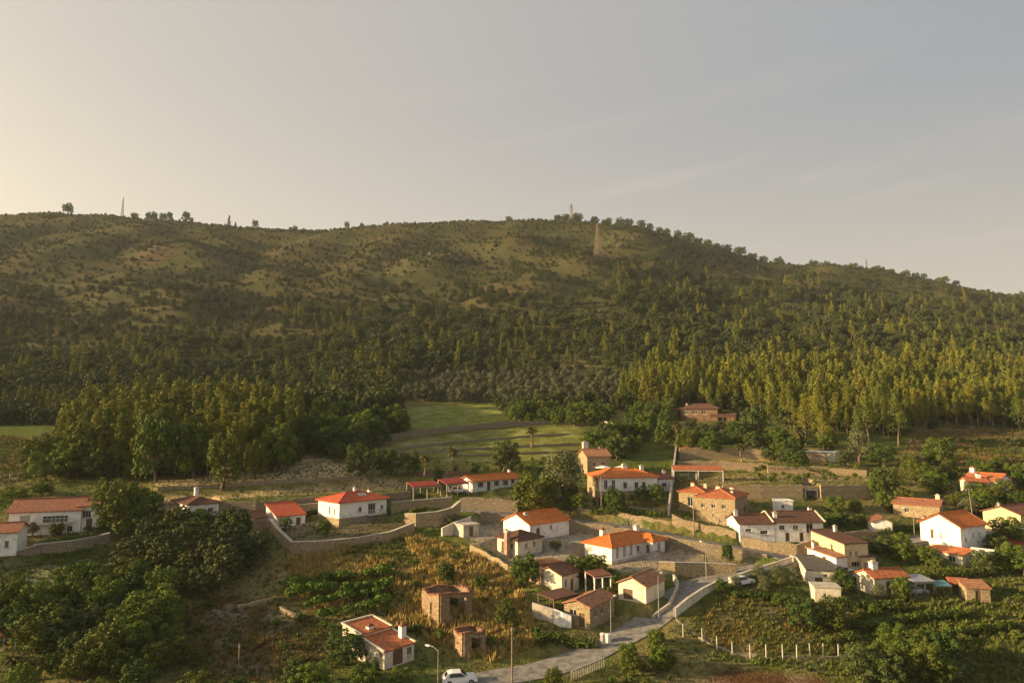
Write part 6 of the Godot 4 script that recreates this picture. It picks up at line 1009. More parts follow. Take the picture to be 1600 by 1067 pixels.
func build_volume(root: Node3D, h: Dictionary) -> void:
	var w: float = h.w
	var d: float = h.d
	var H: float = h.h
	var over: float = h.over
	var tan_p := tan(deg_to_rad(h.pitch))
	var wm := Mb.new()
	var holes := [[], [], [], []]
	for q in h.win:
		var span: float = w if int(q[0]) % 2 == 0 else d
		var x0: float = clampf(span * q[1] - q[3] / 2.0, 0.12, span - q[3] - 0.12)
		var top: float = minf(q[2] + q[4], H - 0.12)
		holes[int(q[0])].append([x0, q[2], q[3], top - q[2], q[5]])
	var org := [Vector3(-w / 2, 0, d / 2), Vector3(w / 2, 0, d / 2), Vector3(w / 2, 0, -d / 2), Vector3(-w / 2, 0, -d / 2)]
	var us := [Vector3.RIGHT, Vector3.FORWARD, Vector3.LEFT, Vector3.BACK]
	var ns := [Vector3.BACK, Vector3.RIGHT, Vector3.FORWARD, Vector3.LEFT]
	var spans := [w, d, w, d]
	var stone := Mb.new()
	for k in 4:
		var side_stone: bool = h.has("side_stone") and k == 3
		facade(stone if side_stone else wm, org[k], us[k], ns[k], spans[k], -1.6, H, holes[k])
	# gables and shed sides
	var rise := 0.0
	match h.roof:
		"gable":
			rise = d / 2 * tan_p
			for k in [1, 3]:
				var a: Vector3 = org[k] + Vector3.UP * H
				var b: Vector3 = a + us[k] * d
				(stone if h.has("side_stone") and k == 3 else wm).tri(a, b, (a + b) / 2 + Vector3.UP * rise)
		"gablez":
			rise = w / 2 * tan_p
			for k in [0, 2]:
				var a: Vector3 = org[k] + Vector3.UP * H
				var b: Vector3 = a + us[k] * w
				wm.tri(a, b, (a + b) / 2 + Vector3.UP * rise)
		"shed":
			rise = d * tan_p
			var f := Vector3.UP * H
			var t := Vector3.UP * (H + rise)
			wm.tri(org[1] + f, org[2] + f, org[2] + t)
			wm.tri(org[3] + f, org[0] + f, org[3] + t)
			wm.quad(org[2] + f, org[3] + f, org[3] + t, org[2] + t)
	part(root, "wall", wm.mesh(), M[h.wall])
	if h.has("side_stone"):
		part(root, "wall", stone.mesh(), M.stone_warm)
	if h.has("plinth"):
		var pm := Mb.new()
		var ph: float = h.plinth[0]
		for k in 4:
			var low := []
			for q in holes[k]:
				if q[1] < ph:
					low.append([q[0] + 0.03, q[1], q[2], minf(q[3], ph - q[1] - 0.02)])
			var oo: Vector3 = org[k] + ns[k] * 0.03 - us[k] * 0.03
			facade(pm, oo, us[k], ns[k], spans[k] + 0.06, -1.6, ph, low)
		pm.quad(org[0] + Vector3(-.03, ph, .03), org[1] + Vector3(.03, ph, .03), org[2] + Vector3(.03, ph, -.03), org[3] + Vector3(-.03, ph, -.03))
		part(root, "plinth", pm.mesh(), M[h.plinth[1]])
	# roof
	var rm := Mb.new()
	var cm := Mb.new()
	var e := H + 0.14 - over * tan_p
	var X := w / 2 + over
	var Z := d / 2 + over
	match h.roof:
		"gable", "gablez":
			var zx: bool = h.roof == "gablez"
			if zx:
				var s := X; X = Z; Z = s
			var top := e + Z * tan_p
			var q := [Vector3(-X, e, Z), Vector3(X, e, Z), Vector3(X, top, 0), Vector3(-X, top, 0), Vector3(X, e, -Z), Vector3(-X, e, -Z)]
			if zx:
				for k in q.size():
					q[k] = Vector3(q[k].z, q[k].y, -q[k].x)
			var ax: Vector3 = (q[1] - q[0]).normalized()
			slope(rm, [q[0], q[1], q[2], q[3]], ax)
			slope(rm, [q[4], q[5], q[3], q[2]], -ax)
			cm.tube(q[2] + Vector3.UP * .03, q[3] + Vector3.UP * .03, .12, .12, 6)
			if h.has("verge"):
				for k in [[0, 3], [1, 2], [4, 2], [5, 3]]:
					var a: Vector3 = q[k[0]] + Vector3.UP * .06
					var b: Vector3 = q[k[1]] + Vector3.UP * .06
					verge(root, a, b, int(h.verge) == 1)
		"hip":
			var r: float
			if X >= Z:
				r = Z
				var top := e + r * tan_p
				var p := [Vector3(-X, e, Z), Vector3(X, e, Z), Vector3(X, e, -Z), Vector3(-X, e, -Z), Vector3(-X + r, top, 0), Vector3(X - r, top, 0)]
				slope(rm, [p[0], p[1], p[5], p[4]], Vector3.RIGHT)
				slope(rm, [p[2], p[3], p[4], p[5]], Vector3.LEFT)
				slope(rm, [p[1], p[2], p[5]], Vector3.FORWARD)
				slope(rm, [p[3], p[0], p[4]], Vector3.BACK)
				for k in [[0, 4], [3, 4], [1, 5], [2, 5], [4, 5]]:
					cm.tube(p[k[0]] + Vector3.UP * .03, p[k[1]] + Vector3.UP * .03, .11, .11, 6)
			else:
				r = X
				var top := e + r * tan_p
				var p := [Vector3(-X, e, Z), Vector3(X, e, Z), Vector3(X, e, -Z), Vector3(-X, e, -Z), Vector3(0, top, Z - r), Vector3(0, top, -Z + r)]
				slope(rm, [p[0], p[1], p[4]], Vector3.RIGHT)
				slope(rm, [p[2], p[3], p[5]], Vector3.LEFT)
				slope(rm, [p[1], p[2], p[5], p[4]], Vector3.FORWARD)
				slope(rm, [p[3], p[0], p[4], p[5]], Vector3.BACK)
				for k in [[0, 4], [1, 4], [2, 5], [3, 5], [4, 5]]:
					cm.tube(p[k[0]] + Vector3.UP * .03, p[k[1]] + Vector3.UP * .03, .11, .11, 6)
		"shed":
			var top := e + 2.0 * Z * tan_p
			var p := [Vector3(-X, e, Z), Vector3(X, e, Z), Vector3(X, top, -Z), Vector3(-X, top, -Z)]
			slope(rm, p.duplicate(), Vector3.RIGHT)
			if h.has("verge"):
				for k in [[0, 3], [1, 2], [3, 2]]:
					verge(root, p[k[0]] + Vector3.UP * .06, p[k[1]] + Vector3.UP * .06)
			else:
				cm.tube(p[2] + Vector3.UP * .02, p[3] + Vector3.UP * .02, .1, .1, 6)
		"flat":
			rm.box(Vector3(0, H + .12, 0), Vector3(2 * X, .2, 2 * Z))
	var roof := part(root, "roof", rm.mesh(), M[h.rm])
	if cm.v.size():
		part(roof, "ridge_tiles", cm.mesh(), M[h.rm])
	# chimneys
	for q in h.chim:
		var x: float = q[0] * w
		var z: float = q[1] * d
		var yr := roof_y(h, x, z)
		var ch := Mb.new()
		var low: float = minf(yr - 0.4, H) if absf(x) < w / 2 and absf(z) < d / 2 else -0.5
		ch.box(Vector3(x, (low + yr + q[2]) / 2, z), Vector3(q[3], yr + q[2] - low, q[3] * .8))
		var wallmat: Material = M.white if h.wall != "stone_warm" else M.cream
		if h.n == "chimney_house" and q[0] < -.5:
			wallmat = M.pink
		var c := part(root, "chimney", ch.mesh(), wallmat)
		var cap := Mb.new()
		cap.box(Vector3(x, yr + q[2] + .06, z), Vector3(q[3] + .22, .12, q[3] * .8 + .22))
		cap.box(Vector3(x, yr + q[2] + .22, z), Vector3(q[3] * .6, .2, q[3] * .5))
		part(c, "cap", cap.mesh(), M.concrete if rng.randf() < .5 else M.brown)
	if h.has("sky"):
		for q in h.sky:
			var x: float = q[0] * w
			var z: float = q[1] * d
			var p := Vector3(x, roof_y(h, x, z) + .12, z)
			var bs := Basis(Vector3.RIGHT, deg_to_rad(h.pitch))
			var sk := Mb.new()
			sk.box(p, Vector3(1.7, .08, 1.1), bs)
			var s := part(root, "skylight", sk.mesh(), M.frame)
			var sg := Mb.new()
			sg.box(p + bs * Vector3(0, .05, 0), Vector3(1.5, .02, .9), bs)
			part(s, "pane", sg.mesh(), M.car_silver)
	# openings
	for k in 4:
		for q in holes[k]:
			opening(root, h, org[k] + us[k] * (q[0] + q[2] / 2.0) + Vector3.UP * q[1], us[k], ns[k], q[2], q[3], q[4])

func verge(root: Node3D, a: Vector3, b: Vector3, light := true) -> void:
	var m := Mb.new()
	var dir := (b - a).normalized()
	var x := dir.cross(Vector3.UP).normalized()
	m.box((a + b) / 2, Vector3(.26, .16, a.distance_to(b)), Basis(x, x.cross(dir) * -1.0, dir * -1.0))
	part(root, "verge", m.mesh(), M.cream if light else M.brown)

func roof_y(h: Dictionary, x: float, z: float) -> float:
	var t := tan(deg_to_rad(h.pitch))
	match h.roof:
		"gable":
			return h.h + (h.d / 2 - absf(z)) * t
		"gablez":
			return h.h + (h.w / 2 - absf(x)) * t
		"hip":
			return h.h + maxf(0.0, minf(h.d / 2 - absf(z), h.w / 2 - absf(x))) * t
		"shed":
			return h.h + (h.d / 2 - z) * t
	return h.h + .2

func opening(root: Node3D, h: Dictionary, p: Vector3, u: Vector3, nrm: Vector3, w: float, hh: float, kind: String) -> void:
	var b := Basis(u, Vector3.UP, nrm)
	var mid := p + Vector3.UP * hh / 2
	var m := Mb.new()
	match kind:
		"d":
			m.box(mid - nrm * .16, Vector3(w - .01, hh - .01, .06), b)
			var o := part(root, "door", m.mesh(), M.door)
			var k := Mb.new()
			k.box(mid - nrm * .10 + u * (w * .36), Vector3(.05, .16, .06), b)
			part(o, "handle", k.mesh(), M.metal)
		"g":
			m.box(mid - nrm * .19, Vector3(w - .01, hh - .01, .05), b)
			var o := part(root, "garage_door", m.mesh(), M.shutter if h.wall == "white" else M.door)
			for k in 4:
				var s := Mb.new()
				s.box(mid - nrm * .155 + Vector3.UP * hh * (k / 4.0 - .375), Vector3(w - .1, hh / 4 - .06, .03), b)
				part(o, "panel", s.mesh(), M.shutter if h.wall == "white" else M.wood)
		"s":
			m.box(mid - nrm * .10, Vector3(w - .01, hh - .01, .04), b)
			var o := part(root, "window", m.mesh(), M.frame)
			for k in [-1, 1]:
				var s := Mb.new()
				s.box(mid - nrm * .06 + u * (k * w * .245), Vector3(w * .46, hh - .08, .05), b)
				part(o, "shutter", s.mesh(), M.shutter)
		_:
			for k in [-1, 1]:
				m.box(mid - nrm * .15 + u * (k * (w / 2 - .04)), Vector3(.075, hh - .01, .07), b)
				m.box(mid - nrm * .15 + Vector3.UP * (k * (hh / 2 - .04)), Vector3(w - .16, .07, .065), b)
			var bars := 1 if w < 1.3 else (2 if w < 2.5 else 5)
			for k in bars:
				m.box(mid - nrm * .15 + u * (w * ((k + 1.0) / (bars + 1.0) - .5)), Vector3(.06, hh - .16, .06), b)
			var o := part(root, "window", m.mesh(), M.frame)
			var g := Mb.new()
			g.box(mid - nrm * .19, Vector3(w - .02, hh - .02, .012), b)
			part(o, "pane", g.mesh(), M.glass)
			if kind == "w" and p.y > .4:
				var s := Mb.new()
				s.box(p + nrm * .04 - Vector3.UP * .045, Vector3(w + .2, .08, .16), b)
				part(o, "sill", s.mesh(), M.concrete)
			if kind == "bal" or kind == "band":
				var s := Mb.new()
				s.box(p + nrm * .55 - Vector3.UP * .07, Vector3(w + 1.2, .14, 1.1), b)
				var slab := part(root, "balcony", s.mesh(), M.cream)
				var r := Mb.new()
				for k in int((w + 1.2) / .3) + 1:
					r.box(p + nrm * 1.05 + u * (-(w + 1.1) / 2 + k * .3) + Vector3.UP * .42, Vector3(.05, .84, .05), b)
				r.box(p + nrm * 1.05 + Vector3.UP * .88, Vector3(w + 1.2, .07, .08), b)
				part(slab, "railing", r.mesh(), M.frame)

func make_house(h: Dictionary) -> void:
	var root := thing(h.n, h.label, h.cat, Vector3(h.c[0], h.c[1], h.c[2]), deg_to_rad(h.yaw))
	build_volume(root, h)
	for q in h.wings:
		# a wing is built in its own frame, then its pieces are moved over
		var hold := Node3D.new()
		hold.name = "wing"
		root.add_child(hold, true)
		build_volume(hold, q)
		var t := Transform3D(Basis(Vector3.UP, deg_to_rad(q.yaw)), Vector3(q.c[0], q.c[1], q.c[2]))
		for c in hold.get_children():
			hold.remove_child(c)
			c.name = str(c.name).rstrip("0123456789")
			root.add_child(c, true)
			c.transform = t * c.transform
		root.remove_child(hold)
		hold.free()


# ------------------------------------------------------------------ plants
func leaf_lobe(m: Mb, r: RandomNumberGenerator, at: Vector3, size: Vector3, leaves: int, leaf: float, droop := 0.0) -> void:
	for k in leaves:
		var dir := Vector3(r.randfn(), r.randfn(), r.randfn()).normalized()
		if dir.y < -0.55 and r.randf() < 0.6:
			dir.y = -dir.y
		var p := at + dir * size * r.randf_range(0.62, 1.04)
		var nrm := (dir + Vector3(r.randfn(), r.randfn(), r.randfn()) * 0.42).normalized()
		var x := nrm.cross(Vector3.UP if absf(nrm.y) < 0.9 else Vector3.RIGHT).normalized()
		var y := nrm.cross(x)
		var w := r.randf() * TAU
		var a := (x * cos(w) + y * sin(w)) * leaf * r.randf_range(0.6, 1.25)
		var b := (y * cos(w) - x * sin(w)) * leaf * r.randf_range(0.5, 1.0)
		b.y -= droop * leaf
		var g := r.randf_range(0.72, 1.22)
		m.tint = Color(g * r.randf_range(0.92, 1.1), g, g * r.randf_range(0.8, 1.1))
		m.tri(p - a, p + b * 0.8, p + a)
		m.tri(p - a, p + a, p - b)

func limb(m: Mb, a: Vector3, b: Vector3, ra: float, rb: float, r: RandomNumberGenerator, bends := 3) -> void:
	var last := a
	for k in bends:
		var t := float(k + 1) / bends
		var p := a.lerp(b, t) + (Vector3(r.randfn(), 0, r.randfn()) * ra * 0.7 if k < bends - 1 else Vector3.ZERO)
		m.tube(last, p, lerpf(ra, rb, float(k) / bends), lerpf(ra, rb, t), 6, k == bends - 1)
		last = p

# Every kind is modelled at unit height; crowns keep their own proportions.
func make_kind(kind: String, s: int, detail: float) -> Array:
	var r := RandomNumberGenerator.new()
	r.seed = s * 7919 + kind.hash() % 1000
	var wood := Mb.new()
	var crown := Mb.new()
	match kind:
		"euc":
			limb(wood, Vector3(0, -.03, 0), Vector3(r.randfn() * .012, .80, r.randfn() * .012), .0125, .004, r, 4)
			var lobes := 13
			for k in lobes:
				var t := float(k) / (lobes - 1)
				var y := lerpf(.36, .94, t) + r.randf_range(-.02, .02)
				var wd := lerpf(.112, .056, pow(t, 1.5)) * r.randf_range(.75, 1.25)
				var off := Vector3(r.randfn(), 0, r.randfn()) * .060 * (1.12 - t)
				if k % 2 == 0:
					wood.tube(Vector3(0, y - .07, 0), off + Vector3(0, y, 0), .004, .002, 5)
				leaf_lobe(crown, r, off + Vector3(0, y, 0), Vector3(wd, wd * .95, wd), int(74 * detail), .0175 / sqrt(detail), .25)
		"round":
			limb(wood, Vector3(0, -.06, 0), Vector3(0, .4, 0), .045, .026, r, 3)
			var lobes := 22
			for k in lobes:
				var w := k * 2.399 + r.randf_range(-.3, .3)
				var t := float(k) / (lobes - 1)
				var y := lerpf(.26, .88, t) + r.randf_range(-.04, .04)
				var rad := .34 * sqrt(maxf(.04, 1.0 - pow((y - .50) / .45, 2))) * r.randf_range(.72, 1.12)
				var p := Vector3(cos(w) * rad, y, sin(w) * rad)
				if k % 2 == 0:
					limb(wood, Vector3(0, .28, 0), p, .018, .006, r, 2)
				var sz := r.randf_range(.095, .15)
				leaf_lobe(crown, r, p, Vector3(sz, sz * .85, sz), int(62 * detail), .036 / sqrt(detail))
			leaf_lobe(crown, r, Vector3(0, .55, 0), Vector3(.20, .26, .20), int(120 * detail), .05 / sqrt(detail))
		"olive", "silver":
			limb(wood, Vector3(0, -.06, 0), Vector3(.03, .42, 0), .04, .022, r, 3)
			var lobes := 11
			for k in lobes:
				var w := k * 2.399
				var t := float(k) / (lobes - 1)
				var y := lerpf(.34, .88, t) + r.randf_range(-.05, .05)
				var rad := .22 * (1.1 - .8 * t) * r.randf_range(.7, 1.2)
				var p := Vector3(cos(w) * rad, y, sin(w) * rad)
				limb(wood, Vector3(0.02, .3, 0), p, .016, .005, r, 2)
				leaf_lobe(crown, r, p, Vector3(.16, .15, .16), int(110 * detail), .028 / sqrt(detail), .3)
		"pine":
			limb(wood, Vector3(0, -.04, 0), Vector3(r.randfn() * .02, .72, 0), .028, .013, r, 4)
			for k in 11:
				var w := k * 2.399
				var y := .60 + .30 * float(k) / 10.0
				var rad := .21 * (1.25 - float(k) / 10.0) * r.randf_range(.7, 1.15)
				var p := Vector3(cos(w) * rad, y, sin(w) * rad)
				limb(wood, Vector3(0, y - .14, 0), p, .010, .004, r, 2)
				leaf_lobe(crown, r, p, Vector3(.13, .075, .13), int(75 * detail), .022 / sqrt(detail))
		"slim", "conifer":
			limb(wood, Vector3(0, -.04, 0), Vector3(0, .85, 0), .025, .006, r, 3)
			for k in 12:
				var t := float(k) / 11.0
				var rad := lerpf(.17, .03, t)
				leaf_lobe(crown, r, Vector3(r.randfn() * .02, lerpf(.16, .95, t), r.randfn() * .02), Vector3(rad, .09, rad), int(60 * detail), .024 / sqrt(detail))
		"bush":
			for k in 7:
				var w := k * 2.399
				var rad := .30 * sqrt(k / 7.0)
				var p := Vector3(cos(w) * rad, r.randf_range(.32, .62) * (1.1 - rad), sin(w) * rad)
				wood.tube(Vector3(0, -.1, 0), p, .03, .012, 5)
				leaf_lobe(crown, r, p, Vector3(.26, .30, .26) * r.randf_range(.8, 1.15), int(75 * detail), .060 / sqrt(detail))
		"palm":
			limb(wood, Vector3(0, -.03, 0), Vector3(.01, .78, 0), .030, .024, r, 5)
			for k in 34:
				var w := k * 2.399
				var el := lerpf(-.7, 1.25, k / 33.0)
				var out := Vector3(cos(w), 0, sin(w))
				var prev := Vector3(.01, .78, 0)
				var d := (out * cos(el) + Vector3.UP * sin(el)).normalized()
				var len := .062
				for q in 4:
					var nx := prev + d * len
					var sd := d.cross(Vector3.UP).normalized() * (.026 if q < 3 else .012)
					var sp := d.cross(Vector3.UP).normalized() * (.016 if q == 0 else .028)
					var g := r.randf_range(.8, 1.2)
					crown.tint = Color(g, g, g)
					for e in [-1, 1]:
						crown.tri(prev, nx, prev + sp * e - Vector3.UP * .014)
						crown.tri(nx, nx + sd * e - Vector3.UP * .016, prev + sp * e - Vector3.UP * .014)
					prev = nx
					d = (d + Vector3.DOWN * .42).normalized()
	crown.tint = Color.WHITE
	return [wood.mesh(), crown.mesh()]

const CROWN_WIDTH := {"euc": .22, "round": .86, "olive": .68, "silver": .62, "pine": .66, "slim": .30, "conifer": .36, "bush": 1.1, "palm": .42}
const KIND_NAME := {"euc": "eucalyptus_tree", "round": "leafy_tree", "olive": "olive_tree", "silver": "young_tree", "pine": "pine_tree", "slim": "slim_tree", "conifer": "cypress_tree", "bush": "bush", "palm": "palm_tree"}
var kinds := {}

func kind_set(kind: String, far := false) -> Array:
	var key := kind + ("_far" if far else "")
	if not kinds.has(key):
		var a := []
		for s in (3 if far else 5):
			a.append(make_kind(kind, s + (50 if far else 0), {"bush": .6, "palm": 1.0}.get(kind, .85) if far else {"round": 2.0, "euc": 1.9, "olive": 2.0, "pine": 1.8, "silver": 1.4}.get(kind, 1.3)))
		kinds[key] = a
	return kinds[key]

func leaf_of(kind: String, k: int) -> Material:
	var a: Array = M.get("leaf_" + {"slim": "pine", "conifer": "pine"}.get(kind, kind), M.leaf_round)
	return a[k % a.size()]

func plant(kind: String, at: Vector3, h: float, width: float, label: String, group := "", called := "") -> Node3D:
	var o := thing(called if called else KIND_NAME[kind], label, "bush" if kind == "bush" else "tree", at, rng.randf() * TAU, group)
	var set_ := kind_set(kind, h < 2.0)
	var pick: Array = set_[rng.randi() % set_.size()]
	var k: float = width / (CROWN_WIDTH[kind] * h) if width > 0.0 else rng.randf_range(.88, 1.14)
	o.scale = Vector3(h * k, h, h * k)
	part(o, "trunk" if kind != "bush" else "stems", pick[0], M.bark_pale if kind == "euc" or kind == "palm" else M.bark)
	part(o, "crown" if kind != "bush" else "foliage", pick[1], leaf_of(kind, rng.randi()))
	return o

func many(called: String, kind: String, list: Array, label: String, category: String, tints: Array, wood: Material) -> void:
	# a mass nobody could count: one object for each model used
	if list.is_empty():
		return
	var set_ := kind_set(kind, true)
	var root := thing(called, label, category)
	root.set_meta("kind", "stuff")
	var groups := []
	for k in set_.size():
		groups.append([])
	for q in list:
		groups[rng.randi() % set_.size()].append(q)
	for k in set_.size():
		if groups[k].is_empty():
			continue
		for which in 2:
			if which == 0 and kind == "bush":
				continue
			var mm := MultiMesh.new()
			mm.transform_format = MultiMesh.TRANSFORM_3D
			mm.use_colors = which == 1
			mm.mesh = set_[k][which]
			mm.instance_count = groups[k].size()
			var rr := RandomNumberGenerator.new()
			rr.seed = 99 + k
			for i in groups[k].size():
				var q: Array = groups[k][i]
				var turn := rr.randf() * TAU
				var wide := rr.randf_range(.85, 1.25)
				var tint: Color = tints[rr.randi() % tints.size()]
				var g := rr.randf_range(.8, 1.2)
				mm.set_instance_transform(i, Transform3D(Basis(Vector3.UP, turn).scaled(Vector3(q[1] * wide, q[1], q[1] * wide)), q[0]))
				if which == 1:
					mm.set_instance_color(i, Color(tint.r * g, tint.g * g, tint.b * g))
			var o := MultiMeshInstance3D.new()
			o.name = "crowns" if which == 1 else "trunks"
			o.multimesh = mm
			o.material_override = M.any_leaf if which == 1 else wood
			o.set_meta("kind", "stuff")
			root.add_child(o, true)

func scatter(q: Dictionary, spacing: float) -> Array:
	var poly := poly2(q.poly)
	var r := Rect2(poly[0], Vector2.ZERO)
	for p in poly:
		r = r.expand(p)
	var out := []
	var nx := int(r.size.x / spacing) + 1
	var nz := int(r.size.y / spacing) + 1
	for j in nz:
		for i in nx:
			var p := r.position + Vector2(i + rng.randf_range(.05, .95), j + rng.randf_range(.05, .95)) * spacing
			if rng.randf() < q.p and Geometry2D.is_point_in_polygon(p, poly) and is_free(p.x, p.y):
				out.append(Vector3(p.x, ground_y(p.x, p.y), p.y))
	return out

func make_plants() -> void:
	for q in TREES:
		var y := ground_y(q.p[0], q.p[1])
		plant(q.k, Vector3(q.p[0], y - .05 - (.10 * q.h if q.k == "round" and q.h > 4.0 else 0.0), q.p[1]), q.h * (1.1 if q.k == "round" else 1.0), q.w, q.label)
	for q in SPOTS.ridge_trees:
		var kind: String = q[4]
		plant(kind, Vector3(q[0], ground_y(q[0], q[1]) - (.3 if kind != "round" else q[2] * (.25 if q[0] > 40.0 else .08)), q[1]), q[2] * (1.15 if kind != "round" else 1.35), q[3] * (1.0 if kind != "round" else 1.25), "dark bushy tree along the ridge line against the sky" if kind == "round" else "dark pine standing on the ridge line against the sky" if kind == "pine" else "dark narrow tree on the ridge line against the sky", "trees along the ridge line", "ridge_tree" if kind == "round" else "")
	var spare := []
	var wood := []
	for q in REGIONS:
		var list := scatter(q, q.sp)
		list.sort_custom(func(a, b): return a.z > b.z)
		var shown := 0
		for p in list:
			var h := rng.randf_range(q.h[0], q.h[1])
			if q.k == "euc":
				var grow := patch.get_noise_2d(p.x * 4.0, p.z * 4.0) + fine.get_noise_2d(p.x, p.z) * .6
				if grow < -.42:
					continue
				h = lerpf(q.h[0], q.h[1], clampf(.5 + grow * 1.1 + rng.randf_range(-.3, .3), 0.0, 1.15))
				if p.x > 0.0 and rng.randf() < .08:
					h *= 1.28
				wood.append([p, h, q.label, q.g])
				if rng.randf() < .38:
					spare.append([p + Vector3(rng.randf_range(-1.5, 1.5), -.6, rng.randf_range(-1.5, 1.5)), rng.randf_range(2.5, 8.0)])
			elif q.k == "silver":
				wood.append([p, h, q.label, q.g, "silver"])
			elif q.k == "round" and shown >= 26:
				spare.append([p, h])
			else:
				shown += 1
				plant(q.k, p - Vector3(0, .05 + (.11 * h if q.k == "round" else 0.0), 0), h, h * CROWN_WIDTH[q.k] * rng.randf_range(.9, 1.35), q.label, q.g)
	# woods: the eucalyptus that show largest are trees of their own, the rest one mass
	# of the broad trees in a wood only the front ones stand alone
	wood.sort_custom(func(p, q): return p[0].z > q[0].z)
	var alone := {}
	var rest := []
	var young := []
	for q in wood:
		if q.size() == 5:
			young.append([q[0], q[1]])
		elif alone.get(q[3], 0) < 135:
			alone[q[3]] = alone.get(q[3], 0) + 1
			plant("euc", q[0], q[1], 0.0, q[2], q[3])
		else:
			rest.append([q[0], q[1]])
	many("eucalyptus_wood", "euc", rest, "golden lit eucalyptus wood receding behind the village", "wood", EUCALYPTUS_TINTS, M.bark_pale)
	many("young_plantation", "silver", young, "grey green young plantation above the green field", "wood", [Color(.120, .125, .075), Color(.095, .105, .055)], M.bark)
	# hillside woods and scrub
	var euc := []
	var oak := spare
	var scrub := []
	var z := -236.0
	while z > -900.0:
		var d := -z
		var sp := 3.9 if d < 420.0 else 4.8
		var x := -d * 0.80 - 60.0
		while x < d * 0.80 + 60.0:
			var px := x + rng.randf_range(-.5, .5) * sp
			var pz := z + rng.randf_range(-.5, .5) * sp
			x += sp
			var a := patch.get_noise_2d(px * .55, pz * .55)
			var b := fine.get_noise_2d(px * .5, pz * .5)
			if d < 300.0 and (px > -62.0 and px < 190.0 or not is_free(px, pz)):
				continue
			if in_woods(px, pz):
				continue
			var y := ground_y(px, pz)
			# tall woods low down, oak and pine above, then open scrub to the ridge
			var tall := smoothstep(560.0, 420.0, d + a * 170.0)
			if px > 80.0:
				tall = smoothstep(660.0, 500.0, d + a * 150.0)
			if rng.randf() < tall * (.80 if a + b > -.25 else .35):
				var size := rng.randf_range(.65, 1.3) * (1.0 + a * .8)
				if rng.randf() < .13 + b * .6:
					euc.append([Vector3(px, y, pz), 9.0 * size])
				else:
					oak.append([Vector3(px, y - .4, pz), 6.4 * size])
			elif rng.randf() < clampf(.42 + a * .9 + b * .8, .14, .78):
				oak.append([Vector3(px, y - .5, pz), rng.randf_range(1.8, 4.6) * (1.0 if d < 700.0 else .75)])
			elif rng.randf() < clampf(.75 + b * 1.0 + a * .4, .3, .98):
				scrub.append([Vector3(px, y - .1, pz), rng.randf_range(.8, 2.0)])
		z -= sp
	many("hillside_eucalyptus_wood", "euc", euc, "dense shaded eucalyptus wood on the lower hillside", "wood", EUCALYPTUS_TINTS, M.bark_pale)
	many("hillside_oak_wood", "round", oak, "dark rounded oaks scattered over the hillside", "wood", [Color(.064, .084, .028), Color(.055, .075, .027), Color(.080, .095, .032)], M.bark)
	many("hillside_scrub", "bush", scrub, "low scrub covering the upper hillside", "scrub", [Color(.084, .092, .032), Color(.072, .084, .030), Color(.098, .096, .038), Color(.118, .096, .050)], M.bark)

func in_woods(x: float, z: float) -> bool:
	for q in wood_polys:
		if Geometry2D.is_point_in_polygon(Vector2(x, z), q):
			return true
	return false
var wood_polys := []

func tuft_mesh(s: int, blades: int, wide: float) -> ArrayMesh:
	var r := RandomNumberGenerator.new()
	r.seed = s
	var m := Mb.new()
	for k in blades:
		var w := r.randf() * TAU
		var out := Vector3(cos(w), 0, sin(w))
		var p := out * r.randf() * wide
		var tip := p + out * r.randf_range(.05, .35) + Vector3.UP * r.randf_range(.5, 1.05)
		var sd := out.cross(Vector3.UP) * r.randf_range(.05, .10)
		var g := r.randf_range(.75, 1.25)
		m.tint = Color(g, g, g)
		m.tri(p - sd, p + sd, tip)
	return m.mesh()

